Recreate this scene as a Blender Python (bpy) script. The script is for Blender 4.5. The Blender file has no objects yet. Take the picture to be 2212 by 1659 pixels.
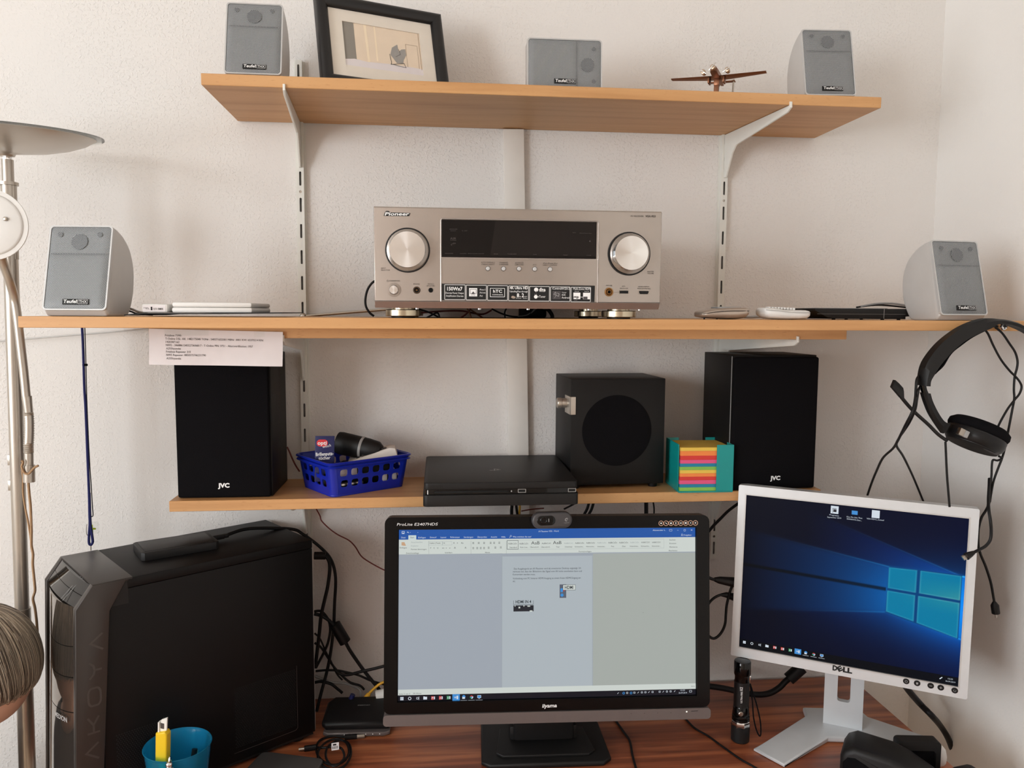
import bpy, bmesh, math, random
from mathutils import Vector as V, Matrix as M
from mathutils.geometry import tessellate_polygon
random.seed(7)
PI = math.pi
SC = bpy.context.scene
COL = SC.collection

# ------------------------------------------------------------------ camera, sky, lights, exposure
cam_data = bpy.data.cameras.new('camera')
cam = bpy.data.objects.new('camera', cam_data)
COL.objects.link(cam)
cam_data.sensor_fit = 'HORIZONTAL'
cam_data.sensor_width = 36.0
cam_data.lens = 27.667
cam_data.clip_start = 0.05
cam.matrix_world = M(((0.994787, 0.003598, -0.101913, 0.0),
                      (-0.101826, 0.089373, -0.990779, -1.59328),
                      (0.005543, 0.995992, 0.089273, 1.53),
                      (0, 0, 0, 1)))
SC.camera = cam

world = bpy.data.worlds.new('overcast_sky')
SC.world = world
world.use_nodes = True
world.node_tree.nodes['Background'].inputs[0].default_value = (0.86, 0.93, 1.0, 1)
world.node_tree.nodes['Background'].inputs[1].default_value = 1.0

def area(name, loc, target, sx, sy, power, color):
    l = bpy.data.lights.new(name, 'AREA')
    l.shape = 'RECTANGLE'
    l.size, l.size_y, l.energy, l.color = sx, sy, power, color
    o = bpy.data.objects.new(name, l)
    COL.objects.link(o)
    o.location = loc
    o.rotation_euler = (V(target) - V(loc)).to_track_quat('-Z', 'Y').to_euler()
    return o
# daylight through the front left window; back window and lamp added for frontal fill
DAY = (0.925, 0.97, 1.0)
area('daylight_front_window', (-2.62, -1.55, 1.62), (0, -1.55, 1.62), 1.2, 1.36, 28, DAY)
area('added_back_fill', (-2.62, -2.95, 1.62), (0, -2.95, 1.62), 1.2, 1.36, 98, DAY)

SC.view_settings.view_transform = 'Standard'
SC.view_settings.look = 'None'
SC.view_settings.exposure = -0.06
SC.view_settings.gamma = 1.0
SC.view_settings.use_curve_mapping = False
SC.cycles.use_denoising = True
SC.cycles.max_bounces = 8
SC.cycles.diffuse_bounces = 6
SC.cycles.caustics_reflective = False
SC.cycles.caustics_refractive = False
SC.cycles.sample_clamp_indirect = 6.0

# ------------------------------------------------------------------ materials
def lin(c):
    return tuple(((x / 255 / 12.92) if x / 255 <= 0.04045 else ((x / 255 + 0.055) / 1.055) ** 2.4) for x in c) + (1.0,)

MATS = {}
def mat(name, rgb, rough=0.5, metal=0.0, spec=0.5, trans=0.0, coat=0.0, bump=None, ior=1.45, alpha=1.0):
    """Principled material; bump = (scale, strength, distance[, stretch]) noise relief in object space."""
    m = bpy.data.materials.new(name)
    m.use_nodes = True
    nt = m.node_tree
    b = nt.nodes['Principled BSDF']
    b.inputs['Base Color'].default_value = lin(rgb)
    b.inputs['Roughness'].default_value = rough
    b.inputs['Metallic'].default_value = metal
    b.inputs['Specular IOR Level'].default_value = spec
    b.inputs['Transmission Weight'].default_value = trans
    b.inputs['Coat Weight'].default_value = coat
    b.inputs['IOR'].default_value = ior
    b.inputs['Alpha'].default_value = alpha
    tc = nt.nodes.new('ShaderNodeTexCoord')
    # faint wear: a few per cent of tone variation so that no surface is perfectly flat
    nz = nt.nodes.new('ShaderNodeTexNoise'); nz.inputs['Scale'].default_value = 35; nz.inputs['Detail'].default_value = 4
    nt.links.new(tc.outputs['Object'], nz.inputs['Vector'])
    mx = nt.nodes.new('ShaderNodeMix'); mx.data_type = 'RGBA'
    c = lin(rgb)
    mx.inputs[6].default_value = tuple(x * 0.94 for x in c[:3]) + (1,)
    mx.inputs[7].default_value = tuple(min(1, x * 1.05) for x in c[:3]) + (1,)
    nt.links.new(nz.outputs['Fac'], mx.inputs[0]); nt.links.new(mx.outputs[2], b.inputs['Base Color'])
    if bump:
        n2 = nt.nodes.new('ShaderNodeTexNoise'); n2.inputs['Scale'].default_value = bump[0]; n2.inputs['Detail'].default_value = 3
        if len(bump) > 3:
            mp = nt.nodes.new('ShaderNodeMapping'); mp.inputs['Scale'].default_value = bump[3]
            nt.links.new(tc.outputs['Object'], mp.inputs['Vector']); nt.links.new(mp.outputs['Vector'], n2.inputs['Vector'])
        else:
            nt.links.new(tc.outputs['Object'], n2.inputs['Vector'])
        bp = nt.nodes.new('ShaderNodeBump'); bp.inputs['Strength'].default_value = bump[1]; bp.inputs['Distance'].default_value = bump[2]
        nt.links.new(n2.outputs['Fac'], bp.inputs['Height']); nt.links.new(bp.outputs['Normal'], b.inputs['Normal'])
    MATS[name] = m
    return m

def emit(name, rgb, s=1.0):
    m = bpy.data.materials.new(name); m.use_nodes = True
    nt = m.node_tree
    b = nt.nodes['Principled BSDF']
    b.inputs['Base Color'].default_value = (0.003, 0.003, 0.003, 1); b.inputs['Roughness'].default_value = 0.35
    b.inputs['Specular IOR Level'].default_value = 0.25
    b.inputs['Emission Color'].default_value = lin(rgb); b.inputs['Emission Strength'].default_value = s
    MATS[name] = m
    return m

def nodes_of(name):
    m = bpy.data.materials.new(name); m.use_nodes = True
    MATS[name] = m
    nt = m.node_tree
    return m, nt, nt.nodes['Principled BSDF'], nt.nodes.new('ShaderNodeTexCoord')

def ramp(nt, src, stops):
    r = nt.nodes.new('ShaderNodeValToRGB')
    el = r.color_ramp.elements
    while len(el) < len(stops): el.new(0.5)
    for e, (p, c) in zip(el, stops): e.position = p; e.color = c if len(c) == 4 else lin(c)
    nt.links.new(src, r.inputs[0])
    return r.outputs[0]

def wallpaper(name, rgb, strength):
    """Painted woodchip wallpaper: small raised chips, thresholded noise as relief."""
    m, nt, b, tc = nodes_of(name)
    b.inputs['Base Color'].default_value = lin(rgb); b.inputs['Roughness'].default_value = 0.92
    b.inputs['Specular IOR Level'].default_value = 0.15
    n1 = nt.nodes.new('ShaderNodeTexNoise'); n1.inputs['Scale'].default_value = 210; n1.inputs['Detail'].default_value = 2.0; n1.inputs['Roughness'].default_value = 0.5; n1.inputs['Distortion'].default_value = 0.25
    n2 = nt.nodes.new('ShaderNodeTexNoise'); n2.inputs['Scale'].default_value = 420; n2.inputs['Detail'].default_value = 2
    for n in (n1, n2): nt.links.new(tc.outputs['Object'], n.inputs['Vector'])
    chips = ramp(nt, n1.outputs['Fac'], [(0.52, (0, 0, 0, 1)), (0.68, (1, 1, 1, 1))])
    ad = nt.nodes.new('ShaderNodeMath'); ad.operation = 'MULTIPLY_ADD'; ad.inputs[1].default_value = 0.22
    nt.links.new(n2.outputs['Fac'], ad.inputs[0]); nt.links.new(chips, ad.inputs[2])
    n3 = nt.nodes.new('ShaderNodeTexNoise'); n3.inputs['Scale'].default_value = 4.5; n3.inputs['Detail'].default_value = 2
    nt.links.new(tc.outputs['Object'], n3.inputs['Vector'])
    dens = ramp(nt, n3.outputs['Fac'], [(0.36, (0.25, 0.25, 0.25, 1)), (0.62, (1, 1, 1, 1))])
    mu = nt.nodes.new('ShaderNodeMath'); mu.operation = 'MULTIPLY'
    nt.links.new(ad.outputs[0], mu.inputs[0]); nt.links.new(dens, mu.inputs[1])
    bp = nt.nodes.new('ShaderNodeBump'); bp.inputs['Strength'].default_value = strength; bp.inputs['Distance'].default_value = 0.0012
    nt.links.new(mu.outputs[0], bp.inputs['Height']); nt.links.new(bp.outputs['Normal'], b.inputs['Normal'])
    return m

def wood(name, c1, c2, c3, grain, rough, stretch=(2.5, 40, 40), fleck=True):
    m, nt, b, tc = nodes_of(name)
    mp = nt.nodes.new('ShaderNodeMapping'); mp.inputs['Scale'].default_value = stretch
    nt.links.new(tc.outputs['Object'], mp.inputs['Vector'])
    n1 = nt.nodes.new('ShaderNodeTexNoise'); n1.inputs['Scale'].default_value = grain; n1.inputs['Detail'].default_value = 5; n1.inputs['Distortion'].default_value = 0.4
    nt.links.new(mp.outputs['Vector'], n1.inputs['Vector'])
    c = ramp(nt, n1.outputs['Fac'], [(0.32, c1), (0.5, c2), (0.7, c3)])
    out = c
    if fleck:
        m2 = nt.nodes.new('ShaderNodeMapping'); m2.inputs['Scale'].default_value = (70, 520, 520)
        nt.links.new(tc.outputs['Object'], m2.inputs['Vector'])
        n2 = nt.nodes.new('ShaderNodeTexNoise'); n2.inputs['Scale'].default_value = 1.0; n2.inputs['Detail'].default_value = 2
        nt.links.new(m2.outputs['Vector'], n2.inputs['Vector'])
        f = ramp(nt, n2.outputs['Fac'], [(0.62, (0, 0, 0, 1)), (0.74, (1, 1, 1, 1))])
        mx = nt.nodes.new('ShaderNodeMix'); mx.data_type = 'RGBA'; mx.inputs[7].default_value = lin(c1)
        nt.links.new(f, mx.inputs[0]); nt.links.new(c, mx.inputs[6]); out = mx.outputs[2]
    nt.links.new(out, b.inputs['Base Color'])
    b.inputs['Roughness'].default_value = rough
    return m

def perforated(name, hole, web, pitch, rough=0.5, metal=0.0, radius=0.36):
    """Punched sheet: round holes on a diagonal lattice, as colour and shallow relief."""
    m, nt, b, tc = nodes_of(name)
    mp = nt.nodes.new('ShaderNodeMapping'); mp.inputs['Rotation'].default_value = (0, PI / 4, 0); mp.inputs['Scale'].default_value = (1, 0, 1)
    sc = nt.nodes.new('ShaderNodeMapping'); sc.inputs['Scale'].default_value = (1, 0, 1)
    nt.links.new(tc.outputs['Object'], sc.inputs['Vector']); nt.links.new(sc.outputs['Vector'], mp.inputs['Vector'])
    v = nt.nodes.new('ShaderNodeTexVoronoi'); v.inputs['Randomness'].default_value = 0; v.inputs['Scale'].default_value = 1 / pitch
    nt.links.new(mp.outputs['Vector'], v.inputs['Vector'])
    c = ramp(nt, v.outputs['Distance'], [(radius - 0.06, hole), (radius + 0.06, web)])
    h = ramp(nt, v.outputs['Distance'], [(radius - 0.06, (0, 0, 0, 1)), (radius + 0.06, (1, 1, 1, 1))])
    bp = nt.nodes.new('ShaderNodeBump'); bp.inputs['Strength'].default_value = 0.5; bp.inputs['Distance'].default_value = 0.0006
    nt.links.new(h, bp.inputs['Height']); nt.links.new(bp.outputs['Normal'], b.inputs['Normal'])
    nt.links.new(c, b.inputs['Base Color'])
    b.inputs['Roughness'].default_value = rough; b.inputs['Metallic'].default_value = metal
    return m

def spun(name, rgb, rough):
    """Turned metal face: strong radial anisotropy round the local Y axis."""
    m, nt, b, tc = nodes_of(name)
    b.inputs['Base Color'].default_value = lin(rgb); b.inputs['Metallic'].default_value = 1; b.inputs['Roughness'].default_value = rough
    b.inputs['Anisotropic'].default_value = 0.9
    t = nt.nodes.new('ShaderNodeTangent'); t.direction_type = 'RADIAL'; t.axis = 'Y'
    nt.links.new(t.outputs['Tangent'], b.inputs['Tangent'])
    return m

wallpaper('wall_paint', (228, 225, 222), 0.55)
wallpaper('side_wall_paint', (232, 230, 227), 0.22)
mat('rear_wall_paint', (204, 192, 184), 0.9)
wood('beech', (186, 136, 86), (200, 151, 100), (205, 157, 106), 2.0, 0.45, (1.2, 22, 22))
wood('walnut', (112, 56, 36), (158, 86, 55), (204, 126, 82), 2.0, 0.38, (1.6, 26, 26), False)
wood('floor_oak', (176, 150, 124), (192, 168, 140), (204, 182, 156), 2.0, 0.5)
mat('ceiling_paint', (240, 238, 234), 0.95)
mat('white_lacquer', (226, 226, 220), 0.38)
mat('white_trunking', (226, 222, 216), 0.5)
mat('satellite_silver', (196, 194, 192), 0.4, 0.2)
mat('rim_silver', (196, 196, 196), 0.34, 0.3)
perforated('grille_mesh', (72, 75, 79), (176, 180, 182), 0.0017, 0.5, 0.25, 0.40)
perforated('grille_mesh_dark', (56, 59, 63), (162, 166, 169), 0.0017, 0.5, 0.25, 0.42)
mat('black_plastic', (19, 18, 19), 0.42, spec=0.35)
mat('black_satin', (24, 23, 23), 0.5, spec=0.35)
mat('black_gloss', (8, 7, 7), 0.06, spec=0.4)
mat('black_fabric', (15, 14, 16), 0.95, spec=0.1, bump=(900, 0.4, 0.0006))
mat('black_vinyl', (17, 16, 16), 0.5, spec=0.3, bump=(60, 0.25, 0.0005, (1, 1, 12)))
mat('black_steel', (14, 12, 12), 0.5, spec=0.22, bump=(900, 0.15, 0.0003))
mat('black_rubber', (15, 13, 14), 0.5, spec=0.35)
mat('dark_hole', (6, 6, 6), 0.8)
mat('receiver_silver', (170, 160, 152), 0.27, 0.7)
mat('chrome', (220, 220, 220), 0.12, 1.0)
mat('steel', (176, 168, 158), 0.28, 1.0)
mat('brushed_nickel', (186, 178, 168), 0.3, 0.7)
spun('spun_aluminium', (235, 233, 230), 0.22)
mat('brass_foot', (196, 184, 160), 0.22, 1.0)
mat('black_glass', (8, 5, 5), 0.05, spec=0.4)
mat('print_white', (235, 235, 235), 0.6)
mat('print_grey', (150, 150, 150), 0.6)
mat('print_dark', (26, 20, 19), 0.7)
mat('print_faint', (70, 64, 62), 0.6)
mat('print_black', (14, 13, 13), 0.6)
mat('gold_jack', (150, 112, 70), 0.35, 0.8)
mat('frame_black', (24, 23, 24), 0.4, bump=(40, 0.2, 0.0006, (1, 1, 8)))
mat('mat_board', (228, 220, 212), 0.9)
mat('bronze', (134, 92, 70), 0.34, 0.9)
mat('bronze_light', (190, 170, 150), 0.25, 0.9)
mat('paper', (222, 216, 217), 0.85)
mat('white_plastic', (222, 220, 217), 0.4)
mat('grey_plastic', (150, 148, 146), 0.45)
mat('champagne', (180, 165, 152), 0.32, 0.6)
mat('basket_blue', (18, 38, 158), 0.28)
mat('sachet_blue', (26, 30, 84), 0.4)
mat('logo_red', (212, 52, 58), 0.5)
mat('rope_blue', (36, 42, 104), 0.8, bump=(500, 0.6, 0.001))
mat('teal_plastic', (8, 142, 140), 0.35)
for n_, c_ in (('note_yellow', (228, 192, 84)), ('note_orange', (236, 136, 72)), ('note_red', (208, 62, 58)), ('note_pink', (222, 88, 132)), ('note_blue', (38, 130, 160)), ('note_green', (132, 188, 84))):
    mat(n_, c_, 0.85, bump=(900, 0.3, 0.0004, (0.1, 0.1, 3)))
mat('monitor_black', (10, 8, 8), 0.2, spec=0.22)
mat('monitor_strip', (108, 100, 98), 0.38, 0.3)
mat('dell_silver', (208, 211, 214), 0.35, 0.25)
mat('webcam_grey', (62, 60, 62), 0.4)
mat('pc_bezel', (56, 51, 48), 0.33, 0.2)
mat('pc_letter', (72, 68, 65), 0.4, 0.2)
mat('pc_front', (120, 112, 104), 0.06, 0.85, coat=0.5)
mat('pc_vent', (12, 11, 11), 0.6)
mat('yellow_cable', (214, 160, 40), 0.5)
mat('red_cable', (96, 34, 30), 0.5)
mat('cutter_yellow', (222, 186, 30), 0.4)
mat('jute', (168, 136, 104), 0.95, bump=(400, 0.8, 0.001))
mat('skin', (206, 164, 142), 0.55)
mat('lip', (176, 108, 100), 0.5)
mat('eye_white', (232, 230, 226), 0.2)
mat('iris', (70, 84, 92), 0.2)
mat('hair_dark', (92, 80, 70), 0.5)
mat('hair_light', (190, 176, 158), 0.45)
mat('hair_grey', (142, 130, 116), 0.5)
mat('cardigan', (74, 72, 78), 0.9, bump=(250, 0.5, 0.001))
mat('trouser', (48, 52, 66), 0.9)
mat('slab_grey', (72, 70, 70), 0.6)
mat('lime', (196, 220, 50), 0.4)
mat('window_white', (238, 238, 236), 0.4)
mat('red_plug', (200, 44, 40), 0.4)
mat('newsprint', (214, 206, 198), 0.9)

def clear_mat(name, rgb, gloss=0.05, mixf=0.12):
    m = bpy.data.materials.new(name); m.use_nodes = True
    nt = m.node_tree; nt.nodes.clear()
    o = nt.nodes.new('ShaderNodeOutputMaterial'); t = nt.nodes.new('ShaderNodeBsdfTransparent'); g = nt.nodes.new('ShaderNodeBsdfGlossy')
    lw = nt.nodes.new('ShaderNodeLayerWeight'); lw.inputs['Blend'].default_value = mixf
    t.inputs[0].default_value = lin(rgb); g.inputs['Roughness'].default_value = gloss
    x = nt.nodes.new('ShaderNodeMixShader')
    nt.links.new(lw.outputs['Fresnel'], x.inputs[0]); nt.links.new(t.outputs[0], x.inputs[1]); nt.links.new(g.outputs[0], x.inputs[2]); nt.links.new(x.outputs[0], o.inputs[0])
    MATS[name] = m
clear_mat('window_glass', (255, 255, 255))
clear_mat('picture_glass', (255, 255, 254), 0.05, 0.03)
clear_mat('clear_acrylic', (250, 251, 250), 0.2, 0.03)
def tinted_plastic(name, rgb, clear):
    """Tinted translucent plastic: see-through, softly scattering, with a gloss."""
    m = bpy.data.materials.new(name); m.use_nodes = True
    nt = m.node_tree; nt.nodes.clear(); N = nt.nodes.new
    o, t, d, tl, g = N('ShaderNodeOutputMaterial'), N('ShaderNodeBsdfTransparent'), N('ShaderNodeBsdfDiffuse'), N('ShaderNodeBsdfTranslucent'), N('ShaderNodeBsdfGlossy')
    t.inputs[0].default_value = lin(tuple(min(255, c + 60) for c in rgb)); d.inputs[0].default_value = lin(rgb); tl.inputs[0].default_value = lin(rgb); g.inputs['Roughness'].default_value = 0.1
    a, b, c, lw = N('ShaderNodeMixShader'), N('ShaderNodeMixShader'), N('ShaderNodeMixShader'), N('ShaderNodeLayerWeight')
    lw.inputs['Blend'].default_value = 0.15
    a.inputs[0].default_value = 0.55; b.inputs[0].default_value = clear
    L = nt.links.new
    L(d.outputs[0], a.inputs[1]); L(tl.outputs[0], a.inputs[2]); L(a.outputs[0], b.inputs[1]); L(t.outputs[0], b.inputs[2])
    L(lw.outputs['Fresnel'], c.inputs[0]); L(b.outputs[0], c.inputs[1]); L(g.outputs[0], c.inputs[2]); L(c.outputs[0], o.inputs[0])
    MATS[name] = m
tinted_plastic('cup_blue', (52, 182, 232), 0.52)

# ------------------------------------------------------------------ mesh builder
_curve = bpy.data.curves.new('text_source', 'FONT')
_tobj = bpy.data.objects.new('text_source', _curve)
_cache = {}
def text_mesh(s, bold):
    k = (s, bold)
    if k not in _cache:
        _curve.body = s; _curve.size = 1.0; _curve.resolution_u = 2; _curve.offset = 0.022 * float(bold)
        me = bpy.data.meshes.new_from_object(_tobj)
        vs = [tuple(v.co) for v in me.vertices]; fs = [tuple(p.vertices) for p in me.polygons]
        bpy.data.meshes.remove(me)
        _cache[k] = (vs, fs)
    return _cache[k]

def smooth_path(pts, closed=False, n=6):
    P = [V(p) for p in pts]
    if len(P) < 3: return P
    out = []; N = len(P); rng = N if closed else N - 1
    for i in range(rng):
        if closed: a, b, c, d = P[i - 1], P[i], P[(i + 1) % N], P[(i + 2) % N]
        else: a, b, c, d = P[max(i - 1, 0)], P[i], P[i + 1], P[min(i + 2, N - 1)]
        for k in range(n):
            t = k / n
            out.append(0.5 * ((2 * b) + (c - a) * t + (2 * a - 5 * b + 4 * c - d) * t * t + (3 * b - a - 3 * c + d) * t ** 3))
    if not closed: out.append(P[-1])
    return out

def rrect(x0, x1, z0, z1, r, n=4):
    p = []
    for cx, cz, a0 in ((x1 - r, z1 - r, 0), (x0 + r, z1 - r, 90), (x0 + r, z0 + r, 180), (x1 - r, z0 + r, 270)):
        for k in range(n + 1):
            a = math.radians(a0 + 90 * k / n); p.append((cx + r * math.cos(a), cz + r * math.sin(a)))
    return p

def circ(cx, cz, r, n=20, sz=1.0):
    return [(cx + r * math.cos(2 * PI * k / n), cz + r * sz * math.sin(2 * PI * k / n)) for k in range(n)]

class G:
    def __init__(self): self.v = []; self.f = []; self.X = None
    def add(self, vs, fs):
        o = len(self.v)
        self.v += [tuple(self.X @ V(v)) if self.X else tuple(v) for v in vs]
        self.f += [tuple(i + o for i in f) for f in fs]
        return self
    def box(self, x0, x1, y0, y1, z0, z1, b=0.0, seg=2):
        if b <= 0:
            vs = [(x, y, z) for x in (x0, x1) for y in (y0, y1) for z in (z0, z1)]
            return self.add(vs, [(0, 1, 3, 2), (4, 6, 7, 5), (0, 4, 5, 1), (2, 3, 7, 6), (0, 2, 6, 4), (1, 5, 7, 3)])
        bm = bmesh.new(); bmesh.ops.create_cube(bm, size=1)
        for v in bm.verts: v.co = ((x0 + x1) / 2 + v.co.x * (x1 - x0), (y0 + y1) / 2 + v.co.y * (y1 - y0), (z0 + z1) / 2 + v.co.z * (z1 - z0))
        bmesh.ops.bevel(bm, geom=bm.edges[:], offset=b, segments=seg, affect='EDGES', profile=0.5)
        return self.bm(bm)
    def bm(self, bm):
        bm.verts.ensure_lookup_table(); bm.verts.index_update()
        self.add([tuple(v.co) for v in bm.verts], [tuple(v.index for v in f.verts) for f in bm.faces]); bm.free(); return self
    def plate(self, outer, holes, y0, y1):
        """XZ outline with holes, thickened from y0 (front) to y1."""
        loops = [list(outer)] + [list(h) for h in holes]
        flat = [p for l in loops for p in l]; n = len(flat)
        tri = tessellate_polygon([[V((p[0], p[1], 0)) for p in l] for l in loops]) if holes or len(outer) > 4 else [tuple(range(len(outer)))]
        vs = [(p[0], y0, p[1]) for p in flat] + [(p[0], y1, p[1]) for p in flat]
        fs = [tuple(t) for t in tri] + [tuple(i + n for i in reversed(t)) for t in tri]
        o = 0
        for l in loops:
            k = len(l)
            for i in range(k): fs.append((o + i, o + (i + 1) % k, n + o + (i + 1) % k, n + o + i))
            o += k
        return self.add(vs, fs)
    def prism(self, pts, axis, a0, a1, b=0.0):
        """Profile extruded along an axis; pts are in the two other axes in order."""
        def P(p, a): return {'x': (a, p[0], p[1]), 'y': (p[0], a, p[1]), 'z': (p[0], p[1], a)}[axis]
        n = len(pts)
        bm = bmesh.new()
        A = [bm.verts.new(P(p, a0)) for p in pts]; B_ = [bm.verts.new(P(p, a1)) for p in pts]
        fa = bm.faces.new(A); fb = bm.faces.new(B_[::-1])
        for i in range(n): bm.faces.new((A[i], B_[i], B_[(i + 1) % n], A[(i + 1) % n]))
        bmesh.ops.recalc_face_normals(bm, faces=bm.faces[:])
        if b > 0: bmesh.ops.bevel(bm, geom=list(fa.edges) + list(fb.edges), offset=b, segments=3, affect='EDGES', profile=0.5)
        return self.bm(bm)
    def tube(self, pts, r, n=8, smooth=6, closed=False, flat=1.0, cap=True):
        P = smooth_path(pts, closed, smooth) if smooth else [V(p) for p in pts]
        m = len(P); rs = r if isinstance(r, (list, tuple)) else None
        T = [((P[(i + 1) % m] if closed or i < m - 1 else P[i]) - (P[i - 1] if closed or i > 0 else P[i])).normalized() for i in range(m)]
        u = T[0].orthogonal().normalized(); vs = []; fs = []
        for i in range(m):
            u = (u - T[i] * u.dot(T[i])); u = u.normalized() if u.length > 1e-9 else T[i].orthogonal().normalized()
            w = T[i].cross(u)
            rr = r if rs is None else rs[0] + (rs[1] - rs[0]) * i / (m - 1) if len(rs or (0, 0)) == 2 else rs[min(i, len(rs) - 1)]
            for k in range(n):
                a = 2 * PI * k / n; vs.append(P[i] + u * (rr * math.cos(a)) + w * (rr * flat * math.sin(a)))
        for i in range(m if closed else m - 1):
            j = (i + 1) % m
            for k in range(n): fs.append((i * n + k, i * n + (k + 1) % n, j * n + (k + 1) % n, j * n + k))
        if cap and not closed: fs += [tuple(range(n))[::-1], tuple(range((m - 1) * n, m * n))]
        return self.add(vs, fs)
    def lathe(self, prof, c=(0, 0, 0), axis='z', n=32, cap=True):
        """Profile of (radius, height) turned round an axis through c."""
        vs = []; fs = []
        for r, h in prof:
            for k in range(n):
                a = 2 * PI * k / n; x, y = r * math.cos(a), r * math.sin(a)
                p = {'z': (x, y, h), 'y': (x, h, y), 'x': (h, x, y)}[axis]
                vs.append((p[0] + c[0], p[1] + c[1], p[2] + c[2]))
        for i in range(len(prof) - 1):
            for k in range(n): fs.append((i * n + k, i * n + (k + 1) % n, (i + 1) * n + (k + 1) % n, (i + 1) * n + k))
        if cap and prof[0][0] > 1e-6: fs.append(tuple(range(n)))
        if cap and prof[-1][0] > 1e-6: fs.append(tuple(range((len(prof) - 1) * n, len(prof) * n)))
        return self.add(vs, fs)
    def ell(self, c, r, n=20, m=12):
        prof = []
        vs = []; fs = []
        for i in range(m + 1):
            t = PI * i / m
            for k in range(n):
                a = 2 * PI * k / n; vs.append((c[0] + r[0] * math.sin(t) * math.cos(a), c[1] + r[1] * math.sin(t) * math.sin(a), c[2] + r[2] * math.cos(t)))
        for i in range(m):
            for k in range(n): fs.append((i * n + k, i * n + (k + 1) % n, (i + 1) * n + (k + 1) % n, (i + 1) * n + k))
        return self.add(vs, fs)
    def ribbon(self, pts, w, y=0.0, closed=False):
        """Flat stroke of width w in the XZ plane (lettering, outlines)."""
        P = [V((p[0], p[1])) for p in pts]; n = len(P); vs = []; fs = []
        for i in range(n):
            a = P[i - 1] if (i > 0 or closed) else P[i]; b = P[(i + 1) % n] if (i < n - 1 or closed) else P[i]
            d1 = (P[i] - a); d2 = (b - P[i])
            d = (d1.normalized() if d1.length > 1e-9 else V((0, 0))) + (d2.normalized() if d2.length > 1e-9 else V((0, 0)))
            d = d.normalized() if d.length > 1e-6 else d1.normalized()
            nn = V((-d.y, d.x)); q = (d1 if d1.length > 1e-9 else d2).normalized()
            k = max(0.35, abs(nn.dot(V((-q.y, q.x)))))
            for s in (-1, 1):
                e = P[i] + nn * (s * w / 2 / k); vs.append((e.x, y, e.y))
        for i in range(n if closed else n - 1):
            j = (i + 1) % n; fs.append((2 * i, 2 * i + 1, 2 * j + 1, 2 * j))
        return self.add(vs, fs)
    def text(self, s, a, b=None, cap=0.01, y=0.0, bold=False, shear=0.0, align='l'):
        """Lettering on the XZ plane: baseline from a to b (stretched to fit) or from a at natural width."""
        vs, fs = text_mesh(s, bold)
        if not vs: return self
        k = cap / 0.69
        xs = [v[0] for v in vs]; x0, x1 = min(xs), max(xs)
        if b is None:
            ux, uz = 1.0, 0.0; kx = k
            if align == 'c': a = (a[0] - (x1 - x0) * k / 2, a[1])
            if align == 'r': a = (a[0] - (x1 - x0) * k, a[1])
        else:
            L = math.hypot(b[0] - a[0], b[1] - a[1]); ux, uz = (b[0] - a[0]) / L, (b[1] - a[1]) / L; kx = L / (x1 - x0)
        out = []
        for v in vs:
            X = (v[0] - x0) * kx + shear * v[1] * k; Z = v[1] * k
            out.append((a[0] + X * ux - Z * uz, y, a[1] + X * uz + Z * ux))
        return self.add(out, fs)
    def rect(self, a, b, y=0.0):
        return self.add([(a[0], y, a[1]), (b[0], y, a[1]), (b[0], y, b[1]), (a[0], y, b[1])], [(0, 1, 2, 3)])
    def poly(self, pts, y=0.0):
        tri = tessellate_polygon([[V((p[0], p[1], 0)) for p in pts]])
        return self.add([(p[0], y, p[1]) for p in pts], [tuple(t) for t in tri])
    def obj(self, name, m, parent=None, smooth=35, loc=None):
        me = bpy.data.meshes.new(name); me.from_pydata(self.v, [], self.f)
        bm = bmesh.new(); bm.from_mesh(me); bmesh.ops.remove_doubles(bm, verts=bm.verts[:], dist=1e-6)
        bmesh.ops.recalc_face_normals(bm, faces=bm.faces[:]); bm.to_mesh(me); bm.free()
        me.materials.append(MATS[m] if isinstance(m, str) else m)
        if smooth:
            me.polygons.foreach_set('use_smooth', [True] * len(me.polygons)); me.set_sharp_from_angle(angle=math.radians(smooth))
        o = bpy.data.objects.new(name, me); COL.objects.link(o)
        if 'lettering' in name or 'symbols' in name or name in ('sticker_pictograms', 'tag_print', 'button_marks', 'microphone_slots'): o['kind'] = 'stuff'
        if parent is not None: o.parent = parent
        if loc is not None:
            o.location = loc
        return o

def pose_matrix(loc, ang):
    yaw, tilt, roll = ang
    return M.Translation(V(loc)) @ M.Rotation(yaw, 4, 'Z') @ M.Rotation(-tilt, 4, 'X') @ M.Rotation(roll, 4, 'Y')

def tag(o, label, cat, group=None):
    o['label'] = label; o['category'] = cat
    if group: o['group'] = group
    return o
def thing(name, label, cat, pose=((0, 0, 0), (0, 0, 0)), group=None, scale=1.0):
    o = bpy.data.objects.new(name, None); COL.objects.link(o); o.empty_display_size = 0.05
    o.matrix_world = pose_matrix(*pose) @ M.Scale(scale, 4)
    return tag(o, label, cat, group)
def struct(name, g, m):
    o = g.obj(name, m); o['kind'] = 'structure'; return o
def solo(name, g, m, label, cat, group=None, smooth=35):
    """A thing that is one mesh: re-centred on its own base so that its origin stands where it stands."""
    xs = [v[0] for v in g.v]; ys = [v[1] for v in g.v]; zs = [v[2] for v in g.v]
    c = ((min(xs) + max(xs)) / 2, (min(ys) + max(ys)) / 2, min(zs))
    g.v = [(v[0] - c[0], v[1] - c[1], v[2] - c[2]) for v in g.v]
    return tag(g.obj(name, m, None, smooth, c), label, cat, group)
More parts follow.
